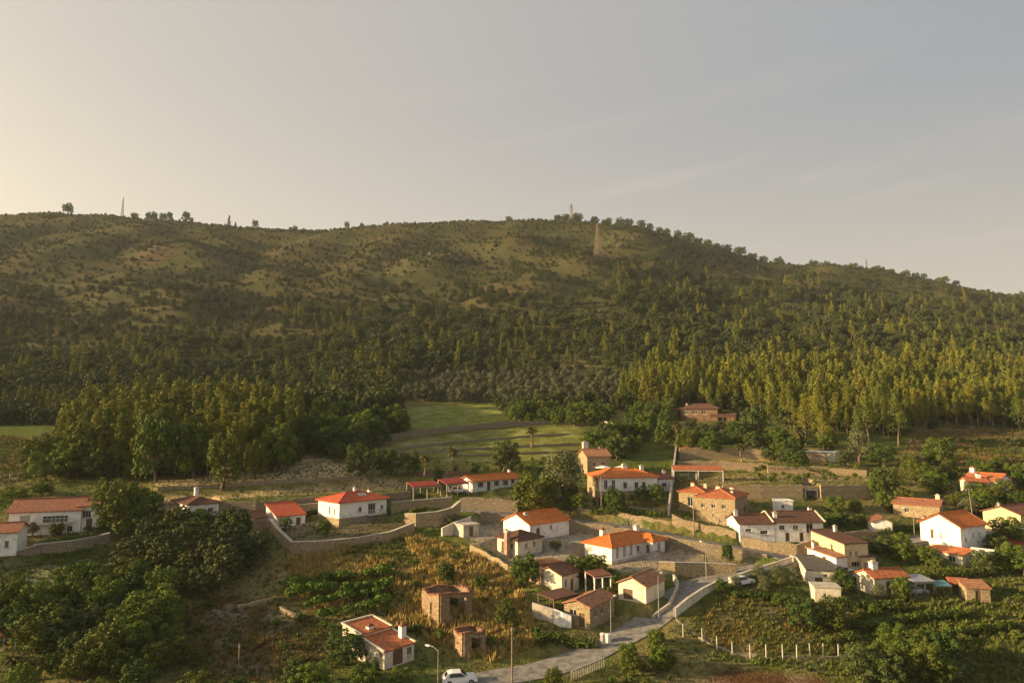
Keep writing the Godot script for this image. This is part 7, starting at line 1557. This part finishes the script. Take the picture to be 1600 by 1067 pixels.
func make_grass() -> void:
	var sets := {"dry": [], "green": [], "short": []}
	for q in GROUND_COVERS:
		if q.cv == "":
			continue
		var poly := poly2(q.poly)
		var area := 0.0
		for k in poly.size():
			area += poly[k - 1].cross(poly[k])
		area = absf(area) / 2.0
		var per: float = {"dry": 3.0, "mix": 2.2, "short": .6, "field": .5, "green": 2.2}[q.cv]
		var r := Rect2(poly[0], Vector2.ZERO)
		for p in poly:
			r = r.expand(p)
		for k in int(minf(26000, r.get_area() * per)):
			var p := r.position + Vector2(rng.randf(), rng.randf()) * r.size
			if not Geometry2D.is_point_in_polygon(p, poly) or not is_free(p.x, p.y):
				continue
			var a := fine.get_noise_2d(p.x * .8, p.y * .8) + patch.get_noise_2d(p.x * 2.0, p.y * 2.0)
			var base_ := Color(q.c[0], q.c[1], q.c[2])
			var at := Vector3(p.x, ground_y(p.x, p.y) - .03, p.y)
			match q.cv:
				"dry":
					if a > .28:
						sets.green.append([at, rng.randf_range(.3, .8), Color(.105, .130, .03)])
					else:
						sets.dry.append([at, rng.randf_range(.5, 1.25) * (1.0 + a * .4), base_.lerp(Color(.46, .34, .11), rng.randf())])
				"mix":
					if a > .0:
						sets.green.append([at, rng.randf_range(.25, .7), Color(.095, .125, .028).lerp(base_, rng.randf() * .5)])
					else:
						sets.dry.append([at, rng.randf_range(.2, .7), base_.lerp(Color(.26, .19, .06), rng.randf())])
				"green":
					sets.green.append([at, rng.randf_range(.25, .75), Color(.085, .118, .024).lerp(Color(.16, .165, .045), rng.randf())])
				_:
					sets.short.append([at, rng.randf_range(.12, .26), base_.lerp(base_.lightened(.12), rng.randf())])
	# verges everywhere else in the village
	for k in 30000:
		var p := Vector2(rng.randf_range(-120, 150), rng.randf_range(-180, -74))
		if is_free(p.x, p.y):
			var a := patch.get_noise_2d(p.x * 2.0, p.y * 2.0)
			sets.green.append([Vector3(p.x, ground_y(p.x, p.y) - .03, p.y), rng.randf_range(.15, .55), Color(.095, .135, .030).lerp(Color(.22, .19, .08), clampf(a + rng.randf() * .4, 0, 1))])
	var looks := {"dry": ["dry_grass", "tall golden dry grass on the slope below the villa"], "green": ["green_grass", "rough green grass and weeds between the houses"], "short": ["mown_grass", "short dry grass on terraces and fields"]}
	for key in sets:
		var mm := MultiMesh.new()
		mm.transform_format = MultiMesh.TRANSFORM_3D
		mm.use_colors = true
		mm.mesh = tuft_mesh(key.hash() % 97, 12 if key != "short" else 8, .35)
		mm.instance_count = sets[key].size()
		for i in sets[key].size():
			var q: Array = sets[key][i]
			var c: Color = q[2]
			mm.set_instance_transform(i, Transform3D(Basis(Vector3.UP, rng.randf() * TAU).scaled(Vector3(q[1] * 1.2 + .2, q[1], q[1] * 1.2 + .2)), q[0]))
			mm.set_instance_color(i, c)
		var o := MultiMeshInstance3D.new()
		o.name = numbered(looks[key][0])
		o.multimesh = mm
		o.material_override = M.any_leaf
		o.set_meta("kind", "stuff")
		tag(o, looks[key][1], "grass")
		add_child(o)


# ------------------------------------------------------------------ smaller things
func spot(key: String) -> Vector3:
	var a: Array = SPOTS[key]
	return Vector3(a[0], ground_y(a[0], a[2]), a[2])

func lathe(m: Mb, c: Vector3, prof: Array, sides := 10) -> void:
	for k in prof.size() - 1:
		for i in sides:
			var w0 := TAU * i / sides
			var w1 := TAU * (i + 1) / sides
			var a: Vector2 = prof[k]
			var b: Vector2 = prof[k + 1]
			m.quad(c + Vector3(cos(w1) * a.x, a.y, sin(w1) * a.x), c + Vector3(cos(w0) * a.x, a.y, sin(w0) * a.x), c + Vector3(cos(w0) * b.x, b.y, sin(w0) * b.x), c + Vector3(cos(w1) * b.x, b.y, sin(w1) * b.x))

func car(key: String, label: String, turn: float, paint: Material) -> void:
	var at := spot(key)
	var o := thing("parked_car", label, "car", at, deg_to_rad(turn), "")
	var prof := [Vector2(-2.05, .32), Vector2(-2.08, .75), Vector2(-1.85, .92), Vector2(-1.45, 1.38), Vector2(-.9, 1.47), Vector2(.1, 1.44), Vector2(.85, .98), Vector2(1.85, .82), Vector2(2.05, .62), Vector2(2.05, .32)]
	var m := Mb.new()
	var n := prof.size()
	for s in [-1.0, 1.0]:
		for k in range(1, n - 1):
			var tri_ := []
			for q in [0, k, k + 1]:
				var p: Vector2 = prof[q]
				tri_.append(Vector3(p.x, p.y, s * (.82 if p.y < .95 else .66)))
			if s > 0:
				m.tri(tri_[0], tri_[2], tri_[1])
			else:
				m.tri(tri_[0], tri_[1], tri_[2])
	for k in n:
		var a: Vector2 = prof[k]
		var b: Vector2 = prof[(k + 1) % n]
		var wa := .82 if a.y < .95 else .66
		var wb := .82 if b.y < .95 else .66
		m.quad(Vector3(a.x, a.y, wa), Vector3(a.x, a.y, -wa), Vector3(b.x, b.y, -wb), Vector3(b.x, b.y, wb))
	part(o, "body", m.mesh(), paint)
	for s in [-1.0, 1.0]:
		var g := Mb.new()
		var q := [Vector3(-1.35, .98, s * .80), Vector3(.62, 1.0, s * .795), Vector3(.05, 1.38, s * .685), Vector3(-1.18, 1.38, s * .685)]
		if s > 0:
			g.quad(q[0], q[1], q[2], q[3])
		else:
			g.quad(q[1], q[0], q[3], q[2])
		part(o, "side_window", g.mesh(), M.glass)
	var f := Mb.new()
	f.quad(Vector3(.83, 1.01, .68), Vector3(.83, 1.01, -.68), Vector3(.17, 1.42, -.58), Vector3(.17, 1.42, .58))
	part(o, "windscreen", f.mesh(), M.glass)
	var rr := Mb.new()
	rr.quad(Vector3(-1.80, .98, -.68), Vector3(-1.80, .98, .68), Vector3(-1.49, 1.36, .6), Vector3(-1.49, 1.36, -.6))
	part(o, "rear_window", rr.mesh(), M.glass)
	for x in [-1.3, 1.3]:
		for s in [-1.0, 1.0]:
			var w := Mb.new()
			w.tube(Vector3(x, .32, s * .66), Vector3(x, .32, s * .85), .32, .32, 12)
			var t := part(o, "wheel", w.mesh(), M.tyre)
			var h := Mb.new()
			h.tube(Vector3(x, .32, s * .80), Vector3(x, .32, s * .86), .19, .19, 10)
			part(t, "rim", h.mesh(), M.metal)
	for s in [-1.0, 1.0]:
		var l := Mb.new()
		l.box(Vector3(2.03, .66, s * .6), Vector3(.08, .14, .34))
		part(o, "headlight", l.mesh(), M.frame)
		var t := Mb.new()
		t.box(Vector3(-2.05, .78, s * .66), Vector3(.08, .16, .26))
		part(o, "tail_light", t.mesh(), M.red_paint)

func street_lamp(key: String, label: String, h: float, turn: float) -> void:
	var o := thing("street_lamp", label, "street lamp", spot(key), deg_to_rad(turn))
	var m := Mb.new()
	m.tube(Vector3(0, -.3, 0), Vector3(0, h, 0), .075, .045, 8)
	part(o, "post", m.mesh(), M.metal)
	var a := Mb.new()
	a.tube(Vector3(0, h - .1, 0), Vector3(.7, h + .25, 0), .045, .04, 6)
	a.tube(Vector3(.7, h + .25, 0), Vector3(1.3, h + .3, 0), .04, .035, 6)
	part(o, "arm", a.mesh(), M.metal)
	var l := Mb.new()
	l.box(Vector3(1.55, h + .30, 0), Vector3(.62, .12, .24))
	l.box(Vector3(1.58, h + .22, 0), Vector3(.42, .06, .18))
	part(o, "lamp_head", l.mesh(), M.lamp_head)

func utility_pole(key: String, label: String, h: float, lean := 0.0, arms := true) -> void:
	var o := thing("utility_pole", label, "utility pole", spot(key))
	o.rotation.z = deg_to_rad(lean)
	var m := Mb.new()
	m.tube(Vector3(0, -.4, 0), Vector3(0, h, 0), .12, .07, 8)
	part(o, "post", m.mesh(), M.pole_wood)
	if not arms:
		var k := Mb.new()
		k.tube(Vector3(0, h - .5, 0), Vector3(0, h - .2, 0), .13, .13, 8)
		part(o, "band", k.mesh(), M.metal)
		return
	var c := Mb.new()
	c.box(Vector3(0, h - .35, 0), Vector3(1.3, .1, .1))
	part(o, "crossarm", c.mesh(), M.pole_wood)
	for x in [-.55, 0.0, .55]:
		var i := Mb.new()
		i.tube(Vector3(x, h - .3, 0), Vector3(x, h - .1, 0), .045, .03, 6)
		part(o, "insulator", i.mesh(), M.lamp_head)

func pylon(key: String, label: String, base_w: float, arms: int, bar: float) -> void:
	var q: Array = SPOTS.far[key]
	var h: float = q[2]
	var o := thing("lattice_pylon" if arms else "lattice_mast", label, "pylon" if arms else "mast", Vector3(q[0], ground_y(q[0], q[1]) - .5, q[1]), deg_to_rad(25))
	var steps := 8
	var width := func(t: float) -> float: return lerpf(base_w, base_w * .16, pow(t, .75)) / 2.0
	for c in 4:
		var sx := 1.0 if c in [0, 1] else -1.0
		var sz := 1.0 if c in [1, 2] else -1.0
		var m := Mb.new()
		for k in steps:
			var t0 := float(k) / steps
			var t1 := float(k + 1) / steps
			m.tube(Vector3(sx * width.call(t0), h * t0, sz * width.call(t0)), Vector3(sx * width.call(t1), h * t1, sz * width.call(t1)), bar, bar, 4)
		part(o, "leg", m.mesh(), M.steel)
	for k in steps:
		var t0 := float(k) / steps
		var t1 := float(k + 1) / steps
		var m := Mb.new()
		var a: float = width.call(t0)
		var b: float = width.call(t1)
		var ca := [Vector3(a, h * t0, -a), Vector3(a, h * t0, a), Vector3(-a, h * t0, a), Vector3(-a, h * t0, -a)]
		var cb := [Vector3(b, h * t1, -b), Vector3(b, h * t1, b), Vector3(-b, h * t1, b), Vector3(-b, h * t1, -b)]
		for s in 4:
			m.tube(ca[s], cb[(s + 1) % 4], bar * .6, bar * .6, 4)
			m.tube(ca[(s + 1) % 4], cb[s], bar * .6, bar * .6, 4)
			m.tube(cb[s], cb[(s + 1) % 4], bar * .6, bar * .6, 4)
		part(o, "bracing", m.mesh(), M.steel)
	for k in arms:
		var y := h * (.74 + .11 * k)
		var m := Mb.new()
		var l := base_w * (.75 - .12 * k)
		for s in [-1.0, 1.0]:
			m.tube(Vector3(0, y, .2), Vector3(s * l, y, 0), bar * .8, bar * .5, 4)
			m.tube(Vector3(0, y, -.2), Vector3(s * l, y, 0), bar * .8, bar * .5, 4)
			m.tube(Vector3(0, y + h * .05, 0), Vector3(s * l, y, 0), bar * .7, bar * .5, 4)
		part(o, "crossarm", m.mesh(), M.steel)

func canopy(key: String, called: String, label: String, cat: String, w: float, d: float, h: float, turn: float, mat: Material, pitch: float, posts: Material) -> void:
	var o := thing(called, label, cat, spot(key), deg_to_rad(turn))
	for x in [-.5, 0.0, .5]:
		for z in [-.5, .5]:
			var m := Mb.new()
			m.box(Vector3(x * (w - .3), (h + z * -d * pitch) / 2 - .2, z * (d - .3)), Vector3(.16, h + z * -d * pitch + .35, .16))
			part(o, "post", m.mesh(), posts)
	var r := Mb.new()
	var p := [Vector3(-w / 2, h - d * pitch / 2, d / 2), Vector3(w / 2, h - d * pitch / 2, d / 2), Vector3(w / 2, h + d * pitch / 2, -d / 2), Vector3(-w / 2, h + d * pitch / 2, -d / 2)]
	slope(r, p, Vector3.RIGHT)
	var roof := part(o, "roof", r.mesh(), mat)
	roof.position.y = .17
	var b := Mb.new()
	b.box(Vector3(0, h - d * pitch / 2 - .1, d / 2 - .15), Vector3(w, .16, .14))
	part(o, "beam", b.mesh(), posts)

func ruin(key: String, label: String, w: float, d: float, h: float, turn: float) -> void:
	var o := thing("ruin", label, "ruin", spot(key), deg_to_rad(turn))
	# near corner of the plan at the origin; ragged tops, door and window gaps
	var sides := [[Vector3(0, 0, 0), Vector3(1, 0, 0), w, 1], [Vector3(w, 0, 0), Vector3(0, 0, -1), d, 0], [Vector3(0, 0, -d), Vector3(1, 0, 0), w, 0], [Vector3(0, 0, 0), Vector3(0, 0, -1), d, 2]]
	for s in sides:
		var m := Mb.new()
		var c := Mb.new()
		var u: Vector3 = s[1]
		var steps := int(s[2] / .45)
		var nrm := u.cross(Vector3.UP)
		var b := Basis(u, Vector3.UP, nrm)
		for k in steps:
			var t: float = (k + .5) / steps
			var top := h * (1.0 + .05 * sin(t * 5.0 + s[3])) + rng.randf_range(-.12, .1)
			var p: Vector3 = s[0] + u * (t * s[2])
			var sz: float = s[2] / steps + .02
			if s[3] == 1 and t > .30 and t < .78:
				# a wide broken opening under a strip of wall
				m.box(p + Vector3.UP * (top - .25), Vector3(sz, .5, .45), b)
				if t < .38:
					m.box(p + Vector3.UP * .4, Vector3(sz, 2.0, .45), b)
			elif s[3] == 2 and t > .4 and t < .55:
				m.box(p + Vector3.UP * .2, Vector3(sz, 2.4, .45), b)
				m.box(p + Vector3.UP * (top - .5), Vector3(sz, 1.0, .45), b)
			else:
				m.box(p + Vector3.UP * (top / 2 - .4), Vector3(sz, top + .8, .45), b)
			c.box(p + Vector3.UP * (top + .07), Vector3(sz, .16, .55), b)
		var q := part(o, "wall", m.mesh(), M.stone_red)
		part(q, "wall_top", c.mesh(), M.brown)

func make_things() -> void:
	pylon("pylon_left", "tall lattice mast on the left ridge", 3.4, 0, .17)
	pylon("pylon_top", "lattice pylon on the summit among dark trees", 5.5, 2, .15)
	pylon("pylon_mid", "sunlit lattice pylon standing on the hillside below the summit", 7.0, 3, .20)
	pylon("mast_right", "small thin mast on the right ridge", 2.0, 1, .12)
	car("car_white_front", "white hatchback at the bottom edge beside the road", 12, M.car_white)
	car("car_dark", "dark car parked before the yellow house", 35, M.car_dark)
	car("car_white_yard", "white car parked just right of the dark car", 20, M.car_white)
	car("car_awning", "grey car beside the orange cottage under the pale awning", 5, M.car_silver)
	car("car_olive_row", "white car half hidden by the roadside olives", 30, M.car_white)
	car("car_carport", "white car under the red carport", 10, M.car_white)
	street_lamp("lamp_front", "street lamp with bright head at the bottom edge", 4.4, 150)
	street_lamp("lamp_right", "street lamp beside the grey road wall on the right", 5.6, 160)
	street_lamp("lamp_bend", "slim street lamp at the outer road bend", 5.5, 100)
	street_lamp("lamp_bins", "street lamp post beside the pale waste bins", 5.0, 60)
	street_lamp("lamp_bend2", "street lamp on the inner road bend below the barn", 6.0, 60)
	utility_pole("pole_right", "utility pole rising beside the tall gabled house", 6.6, 4)
	utility_pole("pole_mid", "utility pole behind the upper road near the manor", 7.5)
	utility_pole("pole_terrace", "thin pole in front of the brown terrace", 4.0, 0.0, false)
	utility_pole("pole_slope", "wooden pole at the bottom edge of the golden slope", 6.5, 0.0, false)
	utility_pole("pole_left", "pole behind the cottage at the left edge", 5.0, 0.0, false)
	utility_pole("pole_field", "short pole in the lower left plot", 3.4, 0.0, false)
	utility_pole("pole_house", "pole standing before the stone house wall", 6.0, 0.0, false)
	canopy("carport_red", "carport", "red roofed carport beside the long white house", "carport", 5.6, 4.0, 2.6, 36, M.maroon, .18, M.concrete)
	canopy("carport_left", "carport", "red roofed open shelter left of the dark slim tree", "carport", 6.5, 4.0, 2.5, 30, M.maroon, .16, M.concrete)
	canopy("pergola", "open_shelter", "red tiled veranda on white columns under the pale wall", "shelter", 11.0, 4.0, 2.9, -8, M.rust, .16, M.white)
	canopy("shelter", "open_shelter", "small rusty roofed shelter on white posts", "shelter", 3.4, 2.6, 2.5, 30, M.brown, .15, M.white)
	canopy("awning", "awning", "pale blue white awning at the end of the orange cottage", "awning", 3.6, 3.0, 1.9, 12, M.car_silver, .14, M.metal)
	canopy("shade_sail", "awning", "cream awning in front of the gabled house", "awning", 3.4, 2.4, 2.3, -45, M.cloth, .22, M.white)
	canopy("patio", "patio_cover", "dark brushwood patio cover behind the whitewashed courtyard wall", "patio cover", 5.0, 3.6, 2.3, 40, M.dark, .05, M.wood)
	canopy("restaurant_veranda", "open_shelter", "dark roofed open veranda in front of the restaurant", "shelter", 8.0, 4.0, 3.0, -14, M.dark, .2, M.wood)
	canopy("tiny_roof", "open_shelter", "small orange roofed shelter at the left edge", "shelter", 2.8, 2.2, 1.6, 20, M.rust, .2, M.white)
	canopy("pallet_tent", "open_shelter", "small tan roofed shed in the lower right gardens", "shed", 3.0, 2.2, 1.5, -20, M.rust, .2, M.wood)
	canopy("tarp", "tarpaulin", "teal tarpaulin stretched over garden goods", "tarpaulin", 2.6, 2.0, 1.2, 0, M.tarp, .2, M.wood)
	ruin("ruin", "roofless stone ruin with broken front on the golden slope", 5.2, 4.6, 4.2, 38)
	ruin("ruin_small", "small crumbling stone ruin lower on the golden slope", 3.0, 2.6, 2.8, 30)
	for k in ["parasol_a", "parasol_b"]:
		var o := thing("parasol", "white parasol on the manor terrace, " + ("left one" if k == "parasol_a" else "right one"), "parasol", spot(k))
		var p := Mb.new()
		p.tube(Vector3(0, -.2, 0), Vector3(0, 2.7, 0), .04, .03, 6)
		part(o, "pole", p.mesh(), M.metal)
		var c := Mb.new()
		lathe(c, Vector3.ZERO, [Vector2(1.9, 2.2), Vector2(1.0, 2.42), Vector2(.03, 2.62)], 8)
		lathe(c, Vector3.ZERO, [Vector2(1.9, 2.05), Vector2(1.9, 2.2)], 8)
		part(o, "canopy", c.mesh(), M.cloth)
	for k in ["bin_a", "bin_b"]:
		var o := thing("waste_bin", ("pale grey" if k == "bin_a" else "white") + " waste bin standing at the roadside", "waste bin", spot(k), .5)
		var m := Mb.new()
		lathe(m, Vector3.ZERO, [Vector2(.38, -.1), Vector2(.42, .5), Vector2(.46, 1.05)], 8)
		part(o, "body", m.mesh(), M.shutter if k == "bin_a" else M.cloth)
		var l := Mb.new()
		lathe(l, Vector3.ZERO, [Vector2(.49, 1.05), Vector2(.47, 1.15), Vector2(.02, 1.25)], 8)
		part(o, "lid", l.mesh(), M.frame)
	for i in SPOTS.posts.size():
		var p: Array = SPOTS.posts[i]
		var o := thing("fence_post", "pale concrete post in the row along the lower field wall", "post", Vector3(p[0], ground_y(p[0], p[1]), p[1]), .3, "concrete posts along the field wall")
		o.rotation.z = rng.randf_range(-.04, .04)
		var m := Mb.new()
		m.box(Vector3(0, .7, 0), Vector3(.13, 2.0, .13))
		part(o, "shaft", m.mesh(), M.concrete)
		var c := Mb.new()
		c.box(Vector3(0, 1.73, 0), Vector3(.16, .06, .16))
		part(o, "cap", c.mesh(), M.concrete)
	# cellar in the lowest terrace wall
	var ce := thing("cellar", "dark cellar opening framed in the lowest terrace wall", "cellar", spot("cellar") + Vector3(0, 0, -.2), 0)
	var cf := Mb.new()
	cf.box(Vector3(-1.25, .8, -.9), Vector3(.3, 2.8, 2.2)); cf.box(Vector3(1.25, .8, -.9), Vector3(.3, 2.8, 2.2)); cf.box(Vector3(0, 2.05, -.9), Vector3(2.2, .3, 2.2)); cf.box(Vector3(0, .8, -2.1), Vector3(2.8, 2.8, .2))
	part(ce, "frame", cf.mesh(), M.concrete)
	var cd := Mb.new()
	cd.box(Vector3(-.55, .85, -1.2), Vector3(1.05, 2.1, .06))
	part(ce, "door", cd.mesh(), M.door)
	var cw := Mb.new()
	cw.box(Vector3(1.55, .5, -.3), Vector3(.28, 3.4, .5)); cw.box(Vector3(-1.55, .5, -.3), Vector3(.28, 3.4, .5)); cw.box(Vector3(0, 2.5, -.3), Vector3(3.4, .6, .46))
	part(ce, "surround", cw.mesh(), M.stone_warm)
	# railing along the lower road
	var ra := spot("rail_a")
	var rb := spot("rail_b")
	var rl := thing("road_railing", "pale railing along the lower road edge", "railing", ra)
	var rn := 14
	for k in rn + 1:
		var m := Mb.new()
		m.box((rb - ra) * (float(k) / rn) + Vector3.UP * .4, Vector3(.12, 1.3, .12))
		part(rl, "post", m.mesh(), M.concrete)
	var top := Mb.new()
	top.tube(Vector3.UP * 1.08, rb - ra + Vector3.UP * 1.08, .07, .07, 6)
	part(rl, "rail", top.mesh(), M.concrete)
	for q in SPOTS.hedges:
		var a := Vector3(q[0][0], ground_y(q[0][0], q[0][1]), q[0][1])
		var b := Vector3(q[1][0], ground_y(q[1][0], q[1][1]), q[1][1])
		var o := thing("hedge", q[3], "hedge", a)
		var lm := Mb.new()
		var wm := Mb.new()
		var hgt: float = q[2]
		var n := int(a.distance_to(b) / (hgt * .55))
		for i in n + 1:
			var p := a.lerp(b, float(i) / n)
			p.y = ground_y(p.x, p.z)
			p -= a
			var v := rng.randf_range(.75, 1.2)
			wm.tube(p - Vector3.UP * .2, p + Vector3.UP * hgt * .5, .06, .03, 5)
			leaf_lobe(lm, rng, p + Vector3(0, hgt * .42, 0), Vector3(hgt * .55, hgt * .52 * v, hgt * .5), 120, .17)
		part(o, "stems", wm.mesh(), M.bark)
		part(o, "foliage", lm.mesh(), M.leaf_bush[rng.randi() % 3])
	# vine rows
	for k in [["vine_a", "vine_b", "top"], ["vine_c", "vine_d", "second"], ["vine_e", "vine_f", "third"], ["vine_g", "vine_h", "lowest"]]:
		var a := spot(k[0])
		var b := spot(k[1])
		var o := thing("vine_row", "bright green trellised vine row, %s of the four rows above the cream house" % k[2], "vine row", a)
		var n := int(a.distance_to(b) / 1.5)
		var lm := Mb.new()
		var wm := Mb.new()
		for i in n + 1:
			var p := a.lerp(b, float(i) / n)
			p.y = ground_y(p.x, p.z)
			p -= a
			wm.tube(p - Vector3.UP * .2, p + Vector3.UP * 1.7, .05, .04, 5)
			var lush := rng.randf_range(.55, 1.25)
			leaf_lobe(lm, rng, p + Vector3(rng.randf_range(-.5, .5), 1.0 + .5 * lush, rng.randf_range(-.5, .5)), Vector3(1.3, .8, 1.2) * lush, int(240 * lush), .24)
		part(o, "stakes", wm.mesh(), M.pole_wood)
		part(o, "foliage", lm.mesh(), M.leaf_vine[0])


func boulder(s: int) -> ArrayMesh:
	var r := RandomNumberGenerator.new()
	r.seed = s
	var f := FastNoiseLite.new()
	f.seed = s
	f.frequency = .9
	var m := Mb.new()
	var at := func(i: int, j: int) -> Vector3:
		var th := PI * j / 6.0
		var ph := TAU * i / 9.0
		var d := Vector3(sin(th) * cos(ph), cos(th), sin(th) * sin(ph))
		return d * (.5 + .32 * f.get_noise_3dv(d * 1.3)) * Vector3(1.0, .8, 1.0)
	for j in 6:
		for i in 9:
			m.quad(at.call(i + 1, j + 1), at.call(i, j + 1), at.call(i, j), at.call(i + 1, j))
	return m.mesh()

func make_rocks() -> void:
	var shapes := []
	for k in 5:
		shapes.append(boulder(k + 3))
	for q in SPOTS.rocks:
		var at := Vector3(q[0], ground_y(q[0], q[1]), q[1])
		var o := thing("rock_outcrop" if q[2] > 8.0 else "stone_pile", q[5], "rocks", at)
		for k in int(q[4]):
			var w := rng.randf() * TAU
			var rad: float = q[2] * sqrt(rng.randf())
			var p := Vector3(cos(w) * rad, 0, sin(w) * rad * .7)
			var b := part(o, "rock", shapes[rng.randi() % 5], M.rock)
			var sz: float = q[3] * rng.randf_range(.5, 1.5)
			b.position = Vector3(p.x, ground_y(at.x + p.x, at.z + p.z) - at.y + sz * .1, p.z)
			b.rotation = Vector3(rng.randf() * .6, rng.randf() * TAU, rng.randf() * .6)
			b.scale = Vector3(sz * rng.randf_range(.8, 1.5), sz * rng.randf_range(.6, 1.1), sz)


# ------------------------------------------------------------------ sky
func make_sky() -> Sky:
	var w := 1024
	var h := 512
	var im := Image.create(w, h, false, Image.FORMAT_RGBF)
	var sun := Vector3(-sin(deg_to_rad(SUN_SIDE)) * cos(deg_to_rad(SUN_HIGH)), sin(deg_to_rad(SUN_HIGH)), -cos(deg_to_rad(SUN_SIDE)) * cos(deg_to_rad(SUN_HIGH)))
	var cl := FastNoiseLite.new()
	cl.seed = 4; cl.frequency = 1.6; cl.fractal_octaves = 5
	for y in h:
		var e := (0.5 - (y + .5) / h) * PI
		for x in w:
			var a := (.5 - (x + .5) / w) * TAU
			var d := Vector3(sin(a) * cos(e), sin(e), -cos(a) * cos(e))
			var up := clampf(e / (PI / 2), 0.0, 1.0)
			var g := rad_to_deg(acos(clampf(d.dot(sun), -1, 1)))
			var away := smoothstep(60.0, 125.0, g)
			var low := Color(.660, .590, .480).lerp(Color(.600, .540, .440), away)
			var high := Color(.452, .442, .432).lerp(Color(.335, .368, .408), away)
			var c := low.lerp(high, smoothstep(.02, .30, up))
			c = c.lerp(Color(.39, .42, .455), smoothstep(.30, 1.0, up))
			var glow := 3.8 * exp(-maxf(g, 8.0) / 21.0) * exp(-maxf(0.0, rad_to_deg(e) - 8.0) / 30.0)
			c += Color(1.0, .80, .47) * glow
			# thin veils low in the sky
			var n := cl.get_noise_3d(d.x * 1.1, d.y * 11.0 - d.x * 1.6, d.z * 1.1)
			var veil := smoothstep(.05, .55, n) * smoothstep(.0, .05, up) * smoothstep(.34, .12, up) * .42
			c = c.lerp(Color(.70, .62, .53), veil)
			im.set_pixel(x, y, Color(c.r, c.g, c.b) * (1.0 / EXPOSURE))
	var m := PanoramaSkyMaterial.new()
	m.panorama = ImageTexture.create_from_image(im)
	var s := Sky.new()
	s.sky_material = m
	return s
